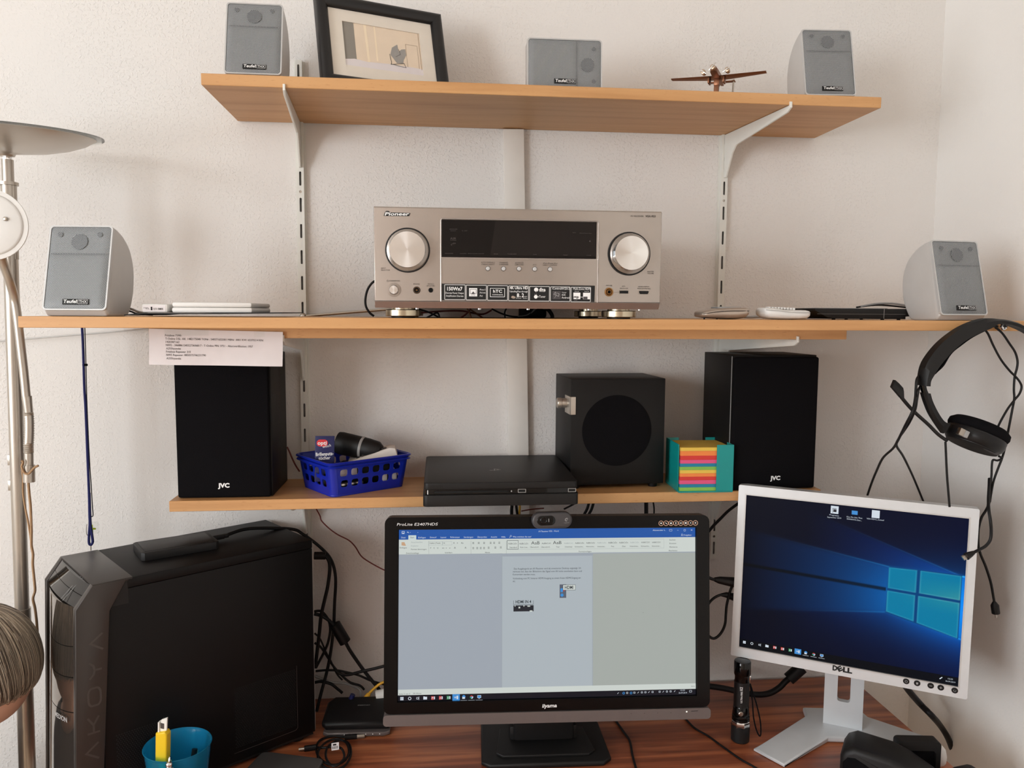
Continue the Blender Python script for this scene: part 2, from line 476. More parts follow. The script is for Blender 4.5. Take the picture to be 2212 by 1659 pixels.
def copy_thing(t, pose, label=None, group=None):
    r = t.copy(); COL.objects.link(r); r.matrix_world = pose_matrix(*pose)
    if label: r['label'] = label
    if group: r['group'] = group
    for ch in list(t.children):
        c = ch.copy(); COL.objects.link(c); c.parent = r
        for g2 in ch.children:
            d = g2.copy(); COL.objects.link(d); d.parent = c
    return r

# ------------------------------------------------------------------ the room
struct('wall_back', G().box(-2.6, 1.062, 0.0, 0.12, -0.1, 2.62), 'wall_paint')
struct('wall_right', G().box(1.062, 1.18, -3.7, 0.12, -0.1, 2.62), 'side_wall_paint')
g = G().box(-2.72, -2.6, -3.7, -3.55, 0, 2.6).box(-2.72, -2.6, -2.35, -2.15, 0, 2.6).box(-2.72, -2.6, -0.95, 0.0, 0, 2.6)
for a, b in ((-2.15, -0.95), (-3.55, -2.35)): g.box(-2.72, -2.6, a, b, 0, 0.94).box(-2.72, -2.6, a, b, 2.3, 2.6)  # the rear opening is made for the added fill lamp
struct('wall_left', g, 'side_wall_paint')
struct('wall_front', G().box(-2.6, 1.062, -3.72, -3.6, 0, 2.6), 'rear_wall_paint')
struct('floor', G().box(-2.6, 1.062, -3.6, 0, -0.1, 0), 'floor_oak')
struct('ceiling', G().box(-2.6, 1.062, -3.6, 0, 2.6, 2.7), 'ceiling_paint')
for n_, (y0, y1) in enumerate(((-2.15, -0.95), (-3.55, -2.35))):
    g = G(); ym = (y0 + y1) / 2
    for a, b in ((y0, y0 + .06), (ym - .03, ym + .03), (y1 - .06, y1)): g.box(-2.67, -2.61, a, b, 0.94, 2.3, 0.004)
    g.box(-2.67, -2.61, y0, y1, 0.94, 1.0, 0.004).box(-2.67, -2.61, y0, y1, 2.24, 2.3, 0.004)
    struct('window_%d' % (n_ + 1), g, 'window_white')  # the second window is invented, framing the fill lamp

# ------------------------------------------------------------------ desk and shelves
desk = thing('desk', 'dark walnut desk top carrying both monitors and the black computer tower', 'desk', ((0.15, -0.4, 0), (0, 0, 0)))
G().box(-0.77, 0.763, -0.42, 0.392, 0.708, 0.74, 0.003).obj('desktop', 'walnut', desk)
for x in (-0.72, 0.715):
    for y in (-0.36, 0.34): G().box(x - 0.03, x + 0.03, y - 0.03, y + 0.03, 0, 0.708, 0.003).obj('leg', 'black_satin', desk)

SH = 'beech wall shelves'
solo('wall_shelf', G().box(-0.3668, 0.7885, -0.2451, -0.003, 1.8935, 1.912, 0.0008, 1), 'beech', 'topmost beech wall shelf holding three silver speakers and a black picture frame', 'shelf')
solo('wall_shelf', G().box(-0.592, 1.045, -0.390, -0.013, 1.5057, 1.5222, 0.0008, 1), 'beech', 'long middle beech shelf board under the silver receiver', 'shelf')
solo('wall_shelf', G().box(-0.4425, 0.7130, -0.300, -0.0285, 1.4885, 1.5055, 0.0008, 1), 'beech', 'shorter beech board set back directly under the long middle shelf, paper note on it', 'shelf')
solo('wall_shelf', G().box(-0.4525, 0.7290, -0.2020, -0.030, 1.1843, 1.2030, 0.0008, 1), 'beech', 'lowest beech wall shelf holding black speakers and a blue basket', 'shelf')

def wall_rail(x, z0, z1, slots, screws, label):
    t = thing('wall_rail', label, 'shelf rail', ((x, 0, z0), (0, 0, 0)), 'slotted rails')
    H = z1 - z0
    holes = [rrect(-0.002, 0.002, s - z0 - 0.0135, s - z0 + 0.0135, 0.0019, 3) for s in slots]
    holes += [circ(0, s - z0, 0.0026, 12) for s in screws]
    g = G().plate([(-0.0068, 0), (0.0068, 0), (0.0068, H), (-0.0068, H)], holes, -0.0125, -0.0115)
    g.box(-0.0068, -0.0058, -0.0115, -0.0005, 0, H).box(0.0058, 0.0068, -0.0115, -0.0005, 0, H)
    g.box(-0.0098, -0.0068, -0.0014, -0.0004, 0, H).box(0.0068, 0.0098, -0.0014, -0.0004, 0, H)
    g.obj('channel', 'white_lacquer', t)
    G().box(-0.0055, 0.0055, -0.0016, -0.0006, 0.001, H - 0.001).obj('rail_interior', 'grey_plastic', t)
    for s in screws:
        G().lathe([(0.0001, -0.0105), (0.0020, -0.0105), (0.0025, -0.0112)], (0, 0, s - z0), 'y', 12).obj('screw', 'steel', t)
    return t
zl, zr = 0.4569 + 1.53, 0.2565 + 1.53
wall_rail(-0.2502, 0.80, 2.0085, [zl - 0.05 * k for k in range(0, 23)], [zl - 0.225, zl - 0.825], 'white slotted shelf rail on the left, between tower and picture frame')
wall_rail(0.5952, 1.0128, 1.905, [zr + 0.05 * k for k in range(-15, 3)], [zr - 0.025, zr - 0.725], 'white slotted shelf rail on the right, beside the receiver')

def bracket(x, zb, L, H, yaw, label, lip=True):
    t = thing('shelf_bracket', label, 'bracket', ((x, -0.0125, zb - H), (yaw, 0, 0)), 'white shelf brackets')
    z = H
    p = [(0, z - 0.0005), (-L, z - 0.0005)]
    if lip: p += [(-L, z + 0.006), (-L - 0.004, z + 0.005)]
    p += [(-L - 0.0045, z - 0.005), (-L + 0.006, z - 0.011), (-0.045, z - 0.030), (-0.032, z - 0.042), (-0.008, 0), (0, 0)]
    G().prism(p, 'x', -0.002, 0.002, 0.0006).obj('arm', 'white_lacquer', t)
    G().box(-0.0012, 0.0012, -0.004, 0.004, H - 0.07, H - 0.052).obj('hook', 'white_lacquer', t)
bracket(-0.2502, 1.8934, 0.233, 0.086, 0.06, 'white metal bracket under the left half of the topmost shelf')
bracket(0.5952, 1.8934, 0.233, 0.086, 0.115, 'white metal bracket under the right end of the topmost shelf')
bracket(-0.2502, 1.4884, 0.288, 0.092, 0.05, 'white metal bracket behind the black speaker with the paper note')
bracket(0.5952, 1.4884, 0.288, 0.092, 0.10, 'white metal bracket just above the right black speaker')
bracket(-0.2502, 1.1842, 0.16, 0.095, 0.0, 'white metal bracket under the lowest shelf above the tower', False)
bracket(0.5952, 1.1842, 0.16, 0.085, 0.0, 'white metal bracket under the lowest shelf between the two monitors', False)

# cable duct up the middle of the wall, leaning slightly
t = thing('cable_duct', 'white plastic cable duct running down the wall behind the receiver', 'cable duct', ((0.1872, -0.0005, 0.80), (0, 0, -0.0222)))
G().box(-0.0204, 0.0204, -0.014, 0, 0, 1.092, 0.0012).obj('duct_cover', 'white_trunking', t)
G().box(-0.0208, 0.0208, -0.004, 0.0, 0.0, 1.09).obj('duct_base', 'white_trunking', t)

# ------------------------------------------------------------------ the five small silver speakers
def satellite(label, pose, side=False, w=0.0925, h=0.1285):
    t = thing('satellite_speaker', label, 'speaker', pose, 'small silver satellite speakers')
    prof = [(0.0015, 0.0008), (0.010, -0.0055), (0.020, -0.0040), (0.062, 0.0067), (0.073, 0.0165), (0.0800, 0.042), (0.0800, 0.062), (0.0745, 0.088), (0.0585, 0.111), (0.036, h - 0.005), (0.016, h - 0.0008), (0.0015, h - 0.0008)]
    X = None
    def soften(pf):
        q = [V((p[0], 0, p[1])) for p in pf]
        return pf[:1] + [(v.x, v.z) for v in smooth_path(q[1:], False, 4)]
    if side: X = M(((0, 0, 1, -h / 2), (0, 1, 0, 0), (-1, 0, 0, w / 2), (0, 0, 0, 1)))
    def g_():
        q = G(); q.X = X; return q
    if side:
        prof = [(0.0015, 0.0008), (0.030, 0.0004), (0.060, 0.010), (0.082, 0.030), (0.088, 0.05), (0.088, 0.075), (0.080, 0.100), (0.060, 0.118), (0.03, h - 0.0004), (0.0015, h - 0.0008)]
    prof = soften(prof)
    a = w / 2 - 0.0008
    g_().prism(prof, 'x', -a, a, 0.004).obj('cabinet', 'satellite_silver', t)
    g_().plate(rrect(-w / 2, w / 2, 0, h, 0.006), [rrect(-w / 2 + 0.0022, w / 2 - 0.0022, 0.0022, h - 0.0022, 0.0045)], -0.001, 0.004).obj('rim', 'rim_silver', t)
    # curved mesh grille: bulges forward, lower bass field slightly proud of the upper treble field
    n, m_ = 16, 26; vs = []; fs = []
    for j in range(m_ + 1):
        v = j / m_
        for i in range(n + 1):
            u = i / n * 2 - 1
            edge = min(1, (1 - abs(u)) * 9, v * 14, (1 - v) * 14)
            bulge = 0.0006 + 0.0028 * math.sin(PI / 2 * max(0, edge)) * (1.0 if v < 0.62 else 0.62)
            vs.append((u * (w / 2 - 0.0024), -bulge + 0.0006, 0.0024 + v * (h - 0.0048)))
    for j in range(m_):
        for i in range(n): fs.append((j * (n + 1) + i, j * (n + 1) + i + 1, (j + 1) * (n + 1) + i + 1, (j + 1) * (n + 1) + i))
    g_().add(vs, fs).obj('grille', 'grille_mesh', t, 60)
    g_().add([(p[0], -0.0030, p[1]) for p in circ(0, h * 0.80, 0.0118, 28)], [tuple(range(28))]).obj('tweeter', 'grille_mesh_dark', t)
    for sx in (-1, 1):
        g_().add([(p[0], -0.0030, p[1]) for p in circ(sx * w * 0.31, h * 0.885, 0.0036, 14)], [tuple(range(14))]).obj('grille_screw', 'grille_mesh_dark', t)
    g_().ribbon([(-w * 0.44, h * 0.655), (w * 0.44, h * 0.655)], 0.0012, -0.0034).obj('ridge', 'grille_mesh_dark', t)
    bx, bz = (0.0, 0.015) if side else (w * 0.03, 0.0118)
    bd = G().box(bx - 0.0188, bx + 0.0188, -0.0046, -0.0022, bz - 0.0042, bz + 0.0042, 0.0006).obj('badge', 'print_black', t)
    G().text('Teufel', (bx - 0.0172, bz - 0.0020), (bx + 0.0018, bz - 0.0020), 0.0048, -0.0048, True, 0.12).text('THX', (bx + 0.0055, bz - 0.0020), (bx + 0.0168, bz - 0.0020), 0.0040, -0.0048).ribbon([(bx + 0.0030, bz - 0.003), (bx + 0.0030, bz + 0.003)], 0.0004, -0.0048).ribbon(rrect(bx + 0.0043, bx + 0.0180, bz - 0.0031, bz + 0.0031, 0.0004), 0.0003, -0.0048, True).obj('badge_lettering', 'print_white', bd)
    return t
SS = 'small silver satellite speakers'
satellite('silver speaker at the left end of the topmost shelf', ((-0.2916, -0.2165, 1.9208), (0.005, 0.25, 0)))
satellite('silver speaker on the topmost shelf right of the model aeroplane', ((0.7116, -0.2122, 1.9208), (-0.068, 0.25, 0)))
satellite('silver speaker lying on its side in the middle of the topmost shelf', ((0.2305, -0.2125, 1.9132), (-0.012, 0.06, 0)), True, 0.0885, 0.1305)
satellite('silver speaker at the left end of the middle shelf by the floor lamp', ((-0.5149, -0.3883, 1.5310), (-0.089, 0.25, 0)))
satellite('silver speaker at the right end of the middle shelf above the headset', ((0.8742, -0.3740, 1.5310), (0.13, 0.25, 0)))

# ------------------------------------------------------------------ AV receiver
rec = thing('av_receiver', 'silver AV receiver with two big round knobs on the middle shelf', 'receiver', ((0.1338, -0.4019, 1.5374), (-0.0046, 0.0000, 0.0000)))
W2, H1 = 0.2175, 0.1488
TOPL, TOPR = (-0.2172, 0.1484), (0.2180, 0.1488)
G().box(-0.2130, 0.2130, 0.012, 0.345, 0.004, 0.1465, 0.002).obj('casing', 'black_satin', rec)
g = G().prism([(0, 0.0095), (0, H1 - 0.002), (0.002, H1), (0.014, H1), (0.014, 0.0), (0.008, 0.0)], 'x', -W2, W2, 0.0012)
g.obj('front_panel', 'receiver_silver', rec)
G().box(-W2 + 0.0005, W2 - 0.0005, -0.0004, 0.002, 0.0098, 0.0106).obj('chin_line', 'print_dark', rec)
wa, wb = (-0.1184, 0.1313), (0.1172, 0.0790)
dsp = G().plate(rrect((-0.1179, 0.1311)[0], (0.1163, 0.1311)[0], (-0.1180, 0.0759)[1], (-0.1179, 0.1311)[1], 0.0006), [], -0.0008, 0.004).obj('display_window', 'black_glass', rec)
xa, xb = (-0.1192, 0.0759)[0], (0.1190, 0.0768)[0]
zt, zm, zb_ = (-0.1190, 0.1325)[1], (-0.1192, 0.0752)[1], (-0.1193, 0.0100)[1]
G().tube([(xa, -0.0008, zb_), (xa, -0.0008, zt - 0.003), (xa + 0.0012, -0.0008, zt - 0.0006), (xa + 0.003, -0.0008, zt), (xb - 0.003, -0.0008, zt), (xb - 0.0012, -0.0008, zt - 0.0006), (xb, -0.0008, zt - 0.003), (xb, -0.0008, zb_)], 0.0009, 6, 0).box(xa, xb, -0.001, 0.001, zm - 0.0008, zm - 0.0002).obj('display_trim', 'chrome', rec)
G().add([((-0.0375, 0.1298)[0], -0.0009, (-0.0375, 0.1298)[1]), ((0.1151, 0.1301)[0], -0.0009, (0.1151, 0.1301)[1]), ((0.1159, 0.0797)[0], -0.0009, (0.1159, 0.0797)[1]), ((-0.0450, 0.0796)[0], -0.0009, (-0.0450, 0.0796)[1])], [(0, 1, 2, 3)]).obj('painted_reflection', mat('painted_reflection', (17, 13, 13), 0.08, spec=0.5), dsp)  # lighter slanted quad: a reflection painted onto the display glass
tx = G()
for s, a, b, c in (('ADVANCED', (-0.1063, 0.1164), (-0.0945, 0.1166), .0014), ('MCACC', (-0.1045, 0.1140), (-0.0966, 0.1142), .0014), ('FL OFF', (-0.0875, 0.1143), (-0.0796, 0.1144), .0014),
                   ('SPEAKERS', (-0.1131, 0.0807), (-0.1008, 0.0809), .0012), ('CONTROL', (-0.0906, 0.0808), (-0.0807, 0.0809), .0012), ('MULTI-ZONE ON/OFF', (-0.0786, 0.0810), (-0.0547, 0.0810), .0012),
                   ('BAND', (-0.0397, 0.0809), (-0.0336, 0.0808), .0012), ('TUNER EDIT', (-0.0194, 0.0810), (-0.0055, 0.0811), .0012), ('TUNE', (0.0195, 0.0808), (0.0251, 0.0808), .0012), ('PRESET', (0.0654, 0.0806), (0.0726, 0.0805), .0012), ('ENTER', (0.1014, 0.0805), (0.1087, 0.0805), .0012),
                   ('AIR', (-0.1052, 0.1017), (-0.0961, 0.1018), .0032), ('iPod iPhone iPad', (0.0902, 0.1137), (0.1082, 0.1135), .0012), ('HDMI', (0.0794, 0.1142), (0.0842, 0.1142), .0012)):
    tx.text(s, a, b, c, -0.0010)
tx.ribbon([(-0.1052, 0.1006), (-0.0959, 0.1007)], 0.0004, -0.001).ribbon([(-0.1023, 0.0929), (-0.1038, 0.0942), (-0.1029, 0.0952), (-0.1000, 0.0958)], 0.0005, -0.001)
tx.ribbon([(-0.1008, 0.0972), (-0.0991, 0.0963), (-0.1008, 0.0953)], 0.0004, -0.001).ribbon([(-0.0987, 0.0972), (-0.0970, 0.0963), (-0.0987, 0.0954)], 0.0004, -0.001)
tx.poly(circ((0.1062, 0.1024)[0], (0.1062, 0.1024)[1], 0.0012, 10), -0.001)
tx.obj('display_lettering', 'print_faint', dsp)

def knob(cx, cz, r, rf, depth, name):
    ring = G().lathe([(r + 0.0025, 0.0), (r + 0.0025, -0.0012), (r + 0.0008, -0.0016), (r + 0.0006, 0.001)], (0, 0, 0), 'y', 48).obj('knob_recess', 'print_black', rec, 35, (cx, 0, cz))
    k = G().lathe([(r, -0.0008), (r, -0.006), (r - 0.0015, -0.009), (rf + 0.002, -depth + 0.002), (rf + 0.0008, -depth)], (0, 0, 0), 'y', 64).obj(name, 'chrome', rec, 35, (cx, 0, cz))
    G().lathe([(rf + 0.0008, -depth), (rf * 0.6, -depth - 0.0003), (0.0004, -depth - 0.0006)], (0, 0, 0), 'y', 64).obj('knob_face', 'spun_aluminium', k, 60)
    return k
k1, k2 = (-0.1682, 0.0853), (0.1673, 0.0844)
knob(k1[0], k1[1], 0.0306, 0.0252, 0.017, 'knob')
knob(k2[0], k2[1], 0.0306, 0.0246, 0.017, 'knob')
pb = (-0.1891, 0.0267)
q = G().lathe([(0.0105, -0.0002), (0.0105, -0.0008), (0.0070, -0.0012), (0.0068, 0.0)], (0, 0, 0), 'y', 32).obj('button_collar', 'receiver_silver', rec, 35, (pb[0], 0, pb[1]))
G().lathe([(0.0066, 0), (0.0066, -0.0035), (0.0060, -0.0042), (0.0003, -0.0044)], (0, 0, 0), 'y', 32).obj('standby_button', 'spun_aluminium', rec, 35, (pb[0], 0, pb[1]))
for p in ((-0.0486, 0.0596), (-0.0250, 0.0596), (-0.0015, 0.0598), (0.0223, 0.0596), (0.0458, 0.0595)):
    G().lathe([(0.0037, -0.0001), (0.0037, -0.0004), (0.0031, -0.0004)], (p[0], 0, p[1]), 'y', 20).obj('button_recess', 'print_dark', rec)
    G().lathe([(0.0031, 0.0), (0.0031, -0.0016), (0.0024, -0.0022), (0.0002, -0.0023)], (p[0], 0, p[1]), 'y', 20).obj('mode_button', 'rim_silver', rec)
def jack(p, r, m):
    j = G().lathe([(r, 0.0), (r, -0.0008), (r * 0.78, -0.0012), (r * 0.62, -0.0004)], (p[0], 0, p[1]), 'y', 24).obj('jack_socket', m, rec)
    G().lathe([(r * 0.62, -0.0005), (0.0001, -0.0005)], (p[0], 0, p[1]), 'y', 24).obj('socket_hole', 'dark_hole', j)
    return j
p = (-0.1551, 0.0265); j = jack(p, 0.0054, 'print_dark'); G().lathe([(0.0041, -0.001), (0.0044, -0.0014), (0.0041, -0.0014)], (p[0], 0, p[1]), 'y', 20, False).lathe([(0.0015, -0.0008), (0.0001, -0.0008)], (p[0], 0, p[1]), 'y', 12).obj('contact_ring', 'gold_jack', j)
jack((-0.1343, 0.0267), 0.0036, 'print_black')
p = (0.1370, 0.0261); jack(p, 0.0068, 'gold_jack')
G().lathe([(0.0040, -0.0008), (0.0032, -0.003), (0.0026, -0.003), (0.0024, -0.0006)], (p[0], 0, p[1]), 'y', 20, False).obj('contact_ring', 'gold_jack', rec)
a, b = (0.1526, 0.0233), (0.1678, 0.0290)
u = G().plate([(a[0], a[1]), (b[0], a[1]), (b[0], b[1]), (a[0], b[1])], [[(a[0] + .0007, a[1] + .0007), (b[0] - .0007, a[1] + .0007), (b[0] - .0007, b[1] - .0007), (a[0] + .0007, b[1] - .0007)]], -0.0006, 0.001).obj('usb_port', 'steel', rec)
G().rect((a[0] + .0007, a[1] + .0007), (b[0] - .0007, b[1] - .0007), -0.0002).box(a[0] + .002, b[0] - .002, -0.0005, 0, (a[1] + b[1]) / 2, b[1] - .0014).obj('port_hole', 'dark_hole', u)
a, b = (0.1828, 0.0227), (0.2002, 0.0288)
hd = [(a[0], b[1]), (a[0], a[1] + .003), (a[0] + .002, a[1]), (b[0] - .002, a[1]), (b[0], a[1] + .003), (b[0], b[1])]
u = G().poly(hd, -0.0003).obj('hdmi_port', 'steel', rec)
cx, cz = (a[0] + b[0]) / 2, (a[1] + b[1]) / 2
G().poly([(cx + (x - cx) * .86, cz + (z - cz) * .8) for x, z in hd], -0.0006).obj('port_hole', 'dark_hole', u)
# lettering on the front
lg = [((-0.2029, 0.1349)), ((-0.2008, 0.1408)), ((-0.1988, 0.1423)), ((-0.1957, 0.1423)), ((-0.1935, 0.1401)), ((-0.1644, 0.1399)), ((-0.1638, 0.1392)), ((-0.1660, 0.1352))]
lo = G().poly(lg, -0.0006).obj('maker_logo', 'print_black', rec)
G().text('PIONEER'.replace('IONEER', 'ioneer'), (-0.2013, 0.1356), (-0.1660, 0.1360), .0047, -0.0010, True, 0.28).obj('logo_lettering', 'print_white', lo)
tx = G()
for s, a, b, c in (('AV RECEIVER', (0.1684, 0.1400), (0.1887, 0.1401), .0022), ('INPUT', (-0.2074, 0.0575), (-0.2006, 0.0576), .0018), ('SELECTOR', (-0.2075, 0.0548), (-0.1944, 0.0548), .0018),
                   ('STANDBY/ON', (-0.1954, 0.0390), (-0.1800, 0.0390), .0020), ('PHONES', (-0.1599, 0.0346), (-0.1504, 0.0347), .0019), ('MCACC', (-0.1385, 0.0350), (-0.1295, 0.0350), .0018), ('SETUP MIC', (-0.1405, 0.0321), (-0.1277, 0.0321), .0018),
                   ('AUTO SURR/ALC/', (-0.0588, 0.0677), (-0.0379, 0.0679), .0019), ('STREAM DIRECT', (-0.0584, 0.0648), (-0.0387, 0.0650), .0019), ('STANDARD', (-0.0314, 0.0677), (-0.0184, 0.0678), .0019), ('SURROUND', (-0.0316, 0.0650), (-0.0179, 0.0651), .0019),
                   ('ADVANCED', (-0.0078, 0.0676), (0.0052, 0.0677), .0019), ('SURROUND', (-0.0080, 0.0648), (0.0056, 0.0649), .0019), ('ECO', (0.0197, 0.0650), (0.0247, 0.0651), .0019), ('iPod iPhone iPad', (0.0352, 0.0676), (0.0569, 0.0676), .0019), ('DIRECT CONTROL', (0.0350, 0.0649), (0.0564, 0.0649), .0019),
                   ('MASTER', (0.1965, 0.0568), (0.2066, 0.0568), .0018), ('VOLUME', (0.1965, 0.0541), (0.2064, 0.0541), .0018), ('WiFi USB', (0.1321, 0.0351), (0.1418, 0.0350), .0018), ('5V/2.1A', (0.1540, 0.0310), (0.1665, 0.0310), .0018), ('HDMI 5 INPUT/', (0.1826, 0.0337), (0.2001, 0.0337), .0018), ('MHL(5V/0.9A)', (0.1817, 0.0309), (0.2018, 0.0308), .0018)):
    tx.text(s, a, b, c, -0.0004)
tx.text('VSX-923', (0.1916, 0.1400), (0.2074, 0.1400), .0028, -0.0004, True)
p = (-0.1977, 0.0398); tx.ribbon([(p[0] + .0014 * math.cos(a), p[1] + .0014 * math.sin(a)) for a in [PI * .65 + k * .5 for k in range(11)]], .0003, -.0004).ribbon([(p[0], p[1]), (p[0], p[1] + .0022)], .0003, -.0004)
tx.ribbon([(0.1449, 0.0258), (0.1526, 0.0259)], .0003, -.0004).ribbon([(0.1577, 0.0351), (0.1625, 0.0350)], .0004, -.0004).ribbon([(0.1589, 0.0351), (0.1601, 0.0360), (0.1611, 0.0361)], .0003, -.0004).poly(circ((0.1578, 0.0351)[0], (0.1578, 0.0351)[1], .0006, 8), -.0004)
tx.obj('front_lettering', 'print_dark', rec)
# black sticker strip with seven framed panels
sa, sb = (-0.1180, 0.0118), (0.1147, 0.0358)
strip = G().add([(x, -0.0006, z) for x, z in ((-0.1180, 0.0118), (0.1146, 0.0109), (0.1150, 0.0356), (-0.1179, 0.0365))], [(0, 1, 2, 3)]).obj('sticker_strip', 'print_black', rec)
fr_ = G(); wt = G(); gr = G()
for x0, x1 in ((120, 388), (397, 663), (672, 937), (946, 1210), (1219, 1484), (1493, 1755), (1764, 2027)):
    d0, d1 = 0.011 * x0, 0.011 * x1
    a, b = (-0.1277, 0.0128), (-0.1276, 0.0354)
    c0 = (sa[0] + (x0 - 84) * 0.0001166, 0); 
    z_lo = a[1] - d0 * 0.0001166; z_hi = b[1] - d0 * 0.0001166
    xx0, xx1 = sa[0] + (x0 - 84) * 0.0001166, sa[0] + (x1 - 84) * 0.0001166
    fr_.ribbon(rrect(xx0 + .0003, xx1 - .0003, z_lo + .0003, z_hi - .0003, .0008), .0011, -.0009, True)
fr_.obj('sticker_frames', 'rim_silver', strip)
for s, a, b, c, bd in (('150Wx7', (-0.1098, 0.0265), (-0.0869, 0.0265), .0052, True), ('Discrete Power Output', (-0.1122, 0.0216), (-0.0850, 0.0214), .0026, False), ('Amplification Discrete', (-0.1117, 0.0172), (-0.0854, 0.0170), .0026, False),
                       ('iPhone 5', (-0.0609, 0.0269), (-0.0524, 0.0269), .0024, False), ('iPad mini', (-0.0609, 0.0224), (-0.0524, 0.0224), .0024, False), ('iPad', (-0.0609, 0.0177), (-0.0568, 0.0176), .0024, False),
                       ('hTC', (-0.0407, 0.0237), (-0.0273, 0.0237), .0044, True), ('connect.', (-0.0419, 0.0198), (-0.0252, 0.0197), .0025, False),
                       ('4K Ultra HD', (-0.0156, 0.0292), (0.0120, 0.0292), .0040, True), ('Upscaling/Pass-through', (-0.0155, 0.0246), (0.0116, 0.0245), .0026, False), ('8', (-0.0048, 0.0173), (-0.0012, 0.0173), .0056, True), ('IN', (-0.0007, 0.0173), (0.0016, 0.0173), .0014, False), ('2', (0.0028, 0.0173), (0.0061, 0.0174), .0056, True), ('OUT', (0.0068, 0.0174), (0.0109, 0.0174), .0014, False), ('Entrees', (-0.0057, 0.0152), (0.0019, 0.0151), .0013, False), ('Sorties', (0.0045, 0.0151), (0.0109, 0.0151), .0013, False),
                       ('dlna', (0.0290, 0.0269), (0.0390, 0.0268), .0046, True), ('CERTIFIED', (0.0292, 0.0255), (0.0385, 0.0254), .0010, False), ('vTuner', (0.0274, 0.0168), (0.0390, 0.0167), .0034, False),
                       ('iControlAV2013', (0.0494, 0.0292), (0.0758, 0.0289), .0036, False), ('Telecharger', (0.0637, 0.0244), (0.0711, 0.0243), .0013, False), ('iOS', (0.0640, 0.0199), (0.0695, 0.0198), .0030, False), ('Android', (0.0638, 0.0157), (0.0761, 0.0155), .0030, False),
                       ('Multi-Zone HDMI', (0.0815, 0.0290), (0.1084, 0.0288), .0034, False), ('Zone A', (0.0837, 0.0262), (0.0904, 0.0261), .0013, False), ('Zone B', (0.0988, 0.0260), (0.1055, 0.0260), .0013, False)):
    wt.text(s, a, b, c, -.0010, bd)
wt.rect((-0.0769, 0.0179), (-0.0647, 0.0303), -.0009)
wt.ribbon(rrect((-0.0451, 0.0174)[0], (-0.0233, 0.0176)[0], (-0.0346, 0.0174)[1], (-0.0346, 0.0303)[1], .0006), .0007, -.001, True)
for q in ((1303, 155), (1299, 246)):
    pass
wt.poly(circ((0.0246, 0.0286)[0], (0.0246, 0.0286)[1], .0032, 18), -.001).poly(circ((0.0242, 0.0180)[0], (0.0242, 0.0180)[1], .0028, 18), -.001)
wt.ribbon([(0.0231, 0.0208), (0.0226, 0.0224)], .0003, -.001).ribbon([(0.0247, 0.0210), (0.0255, 0.0224)], .0003, -.001)
wt.rect((0.0818, 0.0149), (0.0926, 0.0248), -.0009).rect((0.0968, 0.0148), (0.1078, 0.0247), -.0009).ribbon([(0.0927, 0.0180), (0.0968, 0.0180)], .0006, -.0009)
wt.obj('sticker_lettering', 'print_white', strip)
gr.ribbon([(-0.0736, 0.0221), (-0.0753, 0.0221), (-0.0753, 0.0283), (-0.0662, 0.0284), (-0.0662, 0.0222), (-0.0678, 0.0221)], .0006, -.0012).poly([(-0.0739, 0.0214), (-0.0676, 0.0214), (-0.0707, 0.0254)], -.0012).text('AirPlay', (-0.0741, 0.0193), (-0.0678, 0.0194), .0016, -.0012)
gr.poly(rrect((0.0495, 0.0146)[0], (0.0624, 0.0147)[0], (0.0495, 0.0145)[1], (0.0494, 0.0270)[1], .001), -.0009)
for x0, x1, y0, y1 in ((1790, 1802, 234, 202), (1808, 1834, 220, 204), (1840, 1852, 236, 202), (1856, 1866, 226, 204), (1806, 1850, 262, 246), (1930, 1984, 238, 206)):
    gr.rect((sa[0] + (x0 - 84) * .0001166, (-0.1179, 0.0452)[1] - y0 * .0001166 - .011 * x0 * .0001166), (sa[0] + (x1 - 84) * .0001166, (-0.1179, 0.0452)[1] - y1 * .0001166 - .011 * x0 * .0001166), -.0012)
for cx_, cz_ in ((1290, 150), (1312, 148), (1304, 166)): gr.poly(circ(sa[0] + (cx_ - 84) * .0001166, (-0.1179, 0.0452)[1] - cz_ * .0001166 - .0016, .0007, 8), -.0012)
gr.obj('sticker_pictograms', mat('pictogram_grey', (70, 66, 68), 0.6), strip)
G().ribbon([((0.0559, 0.0236)), ((0.0533, 0.0247)), ((0.0516, 0.0218)), ((0.0552, 0.0207)), ((0.0588, 0.0189)), ((0.0599, 0.0225)), ((0.0569, 0.0241))], .0008, -.0013).ribbon([((0.0528, 0.0163)), ((0.0552, 0.0203)), ((0.0542, 0.0259))], .0006, -.0013).obj('app_symbol', 'print_grey', strip)
G().poly([(-0.0134, 0.0163), (-0.0129, 0.0186), (-0.0105, 0.0193), (-0.0068, 0.0177), (-0.0071, 0.0156), (-0.0099, 0.0149)], -.0010).obj('plug_picture', 'champagne', strip)
for fx, fy in (((-0.1770, -0.0082)[0], 0.045), ((0.1632, -0.0085)[0], 0.045), ((-0.1770, -0.0082)[0] - 0.0, 0.295), ((0.1632, -0.0085)[0] - 0.0, 0.295)):
    f_ = G().lathe([(0.0001, -0.0145), (0.018, -0.0145), (0.018, -0.0128), (0.0262, -0.0126), (0.0272, -0.0116), (0.0272, -0.0032), (0.0262, -0.0022), (0.018, -0.0020), (0.018, 0.004)], (0, 0, 0), 'z', 40).obj('foot', 'brass_foot', rec, 35, (fx, fy, 0))
    G().lathe([(0.0185, -0.0149), (0.0185, -0.0122), (0.001, -0.0122)], (0, 0, 0), 'z', 28).obj('foot_pad', 'black_rubber', f_)
for x in (-0.155, -0.06, 0.015, 0.11, 0.19): G().lathe([(0.0001, -0.0022), (0.0025, -0.0018), (0.0028, 0.002)], (x, 0.02, 0), 'z', 10).obj('base_screw', 'chrome', rec)

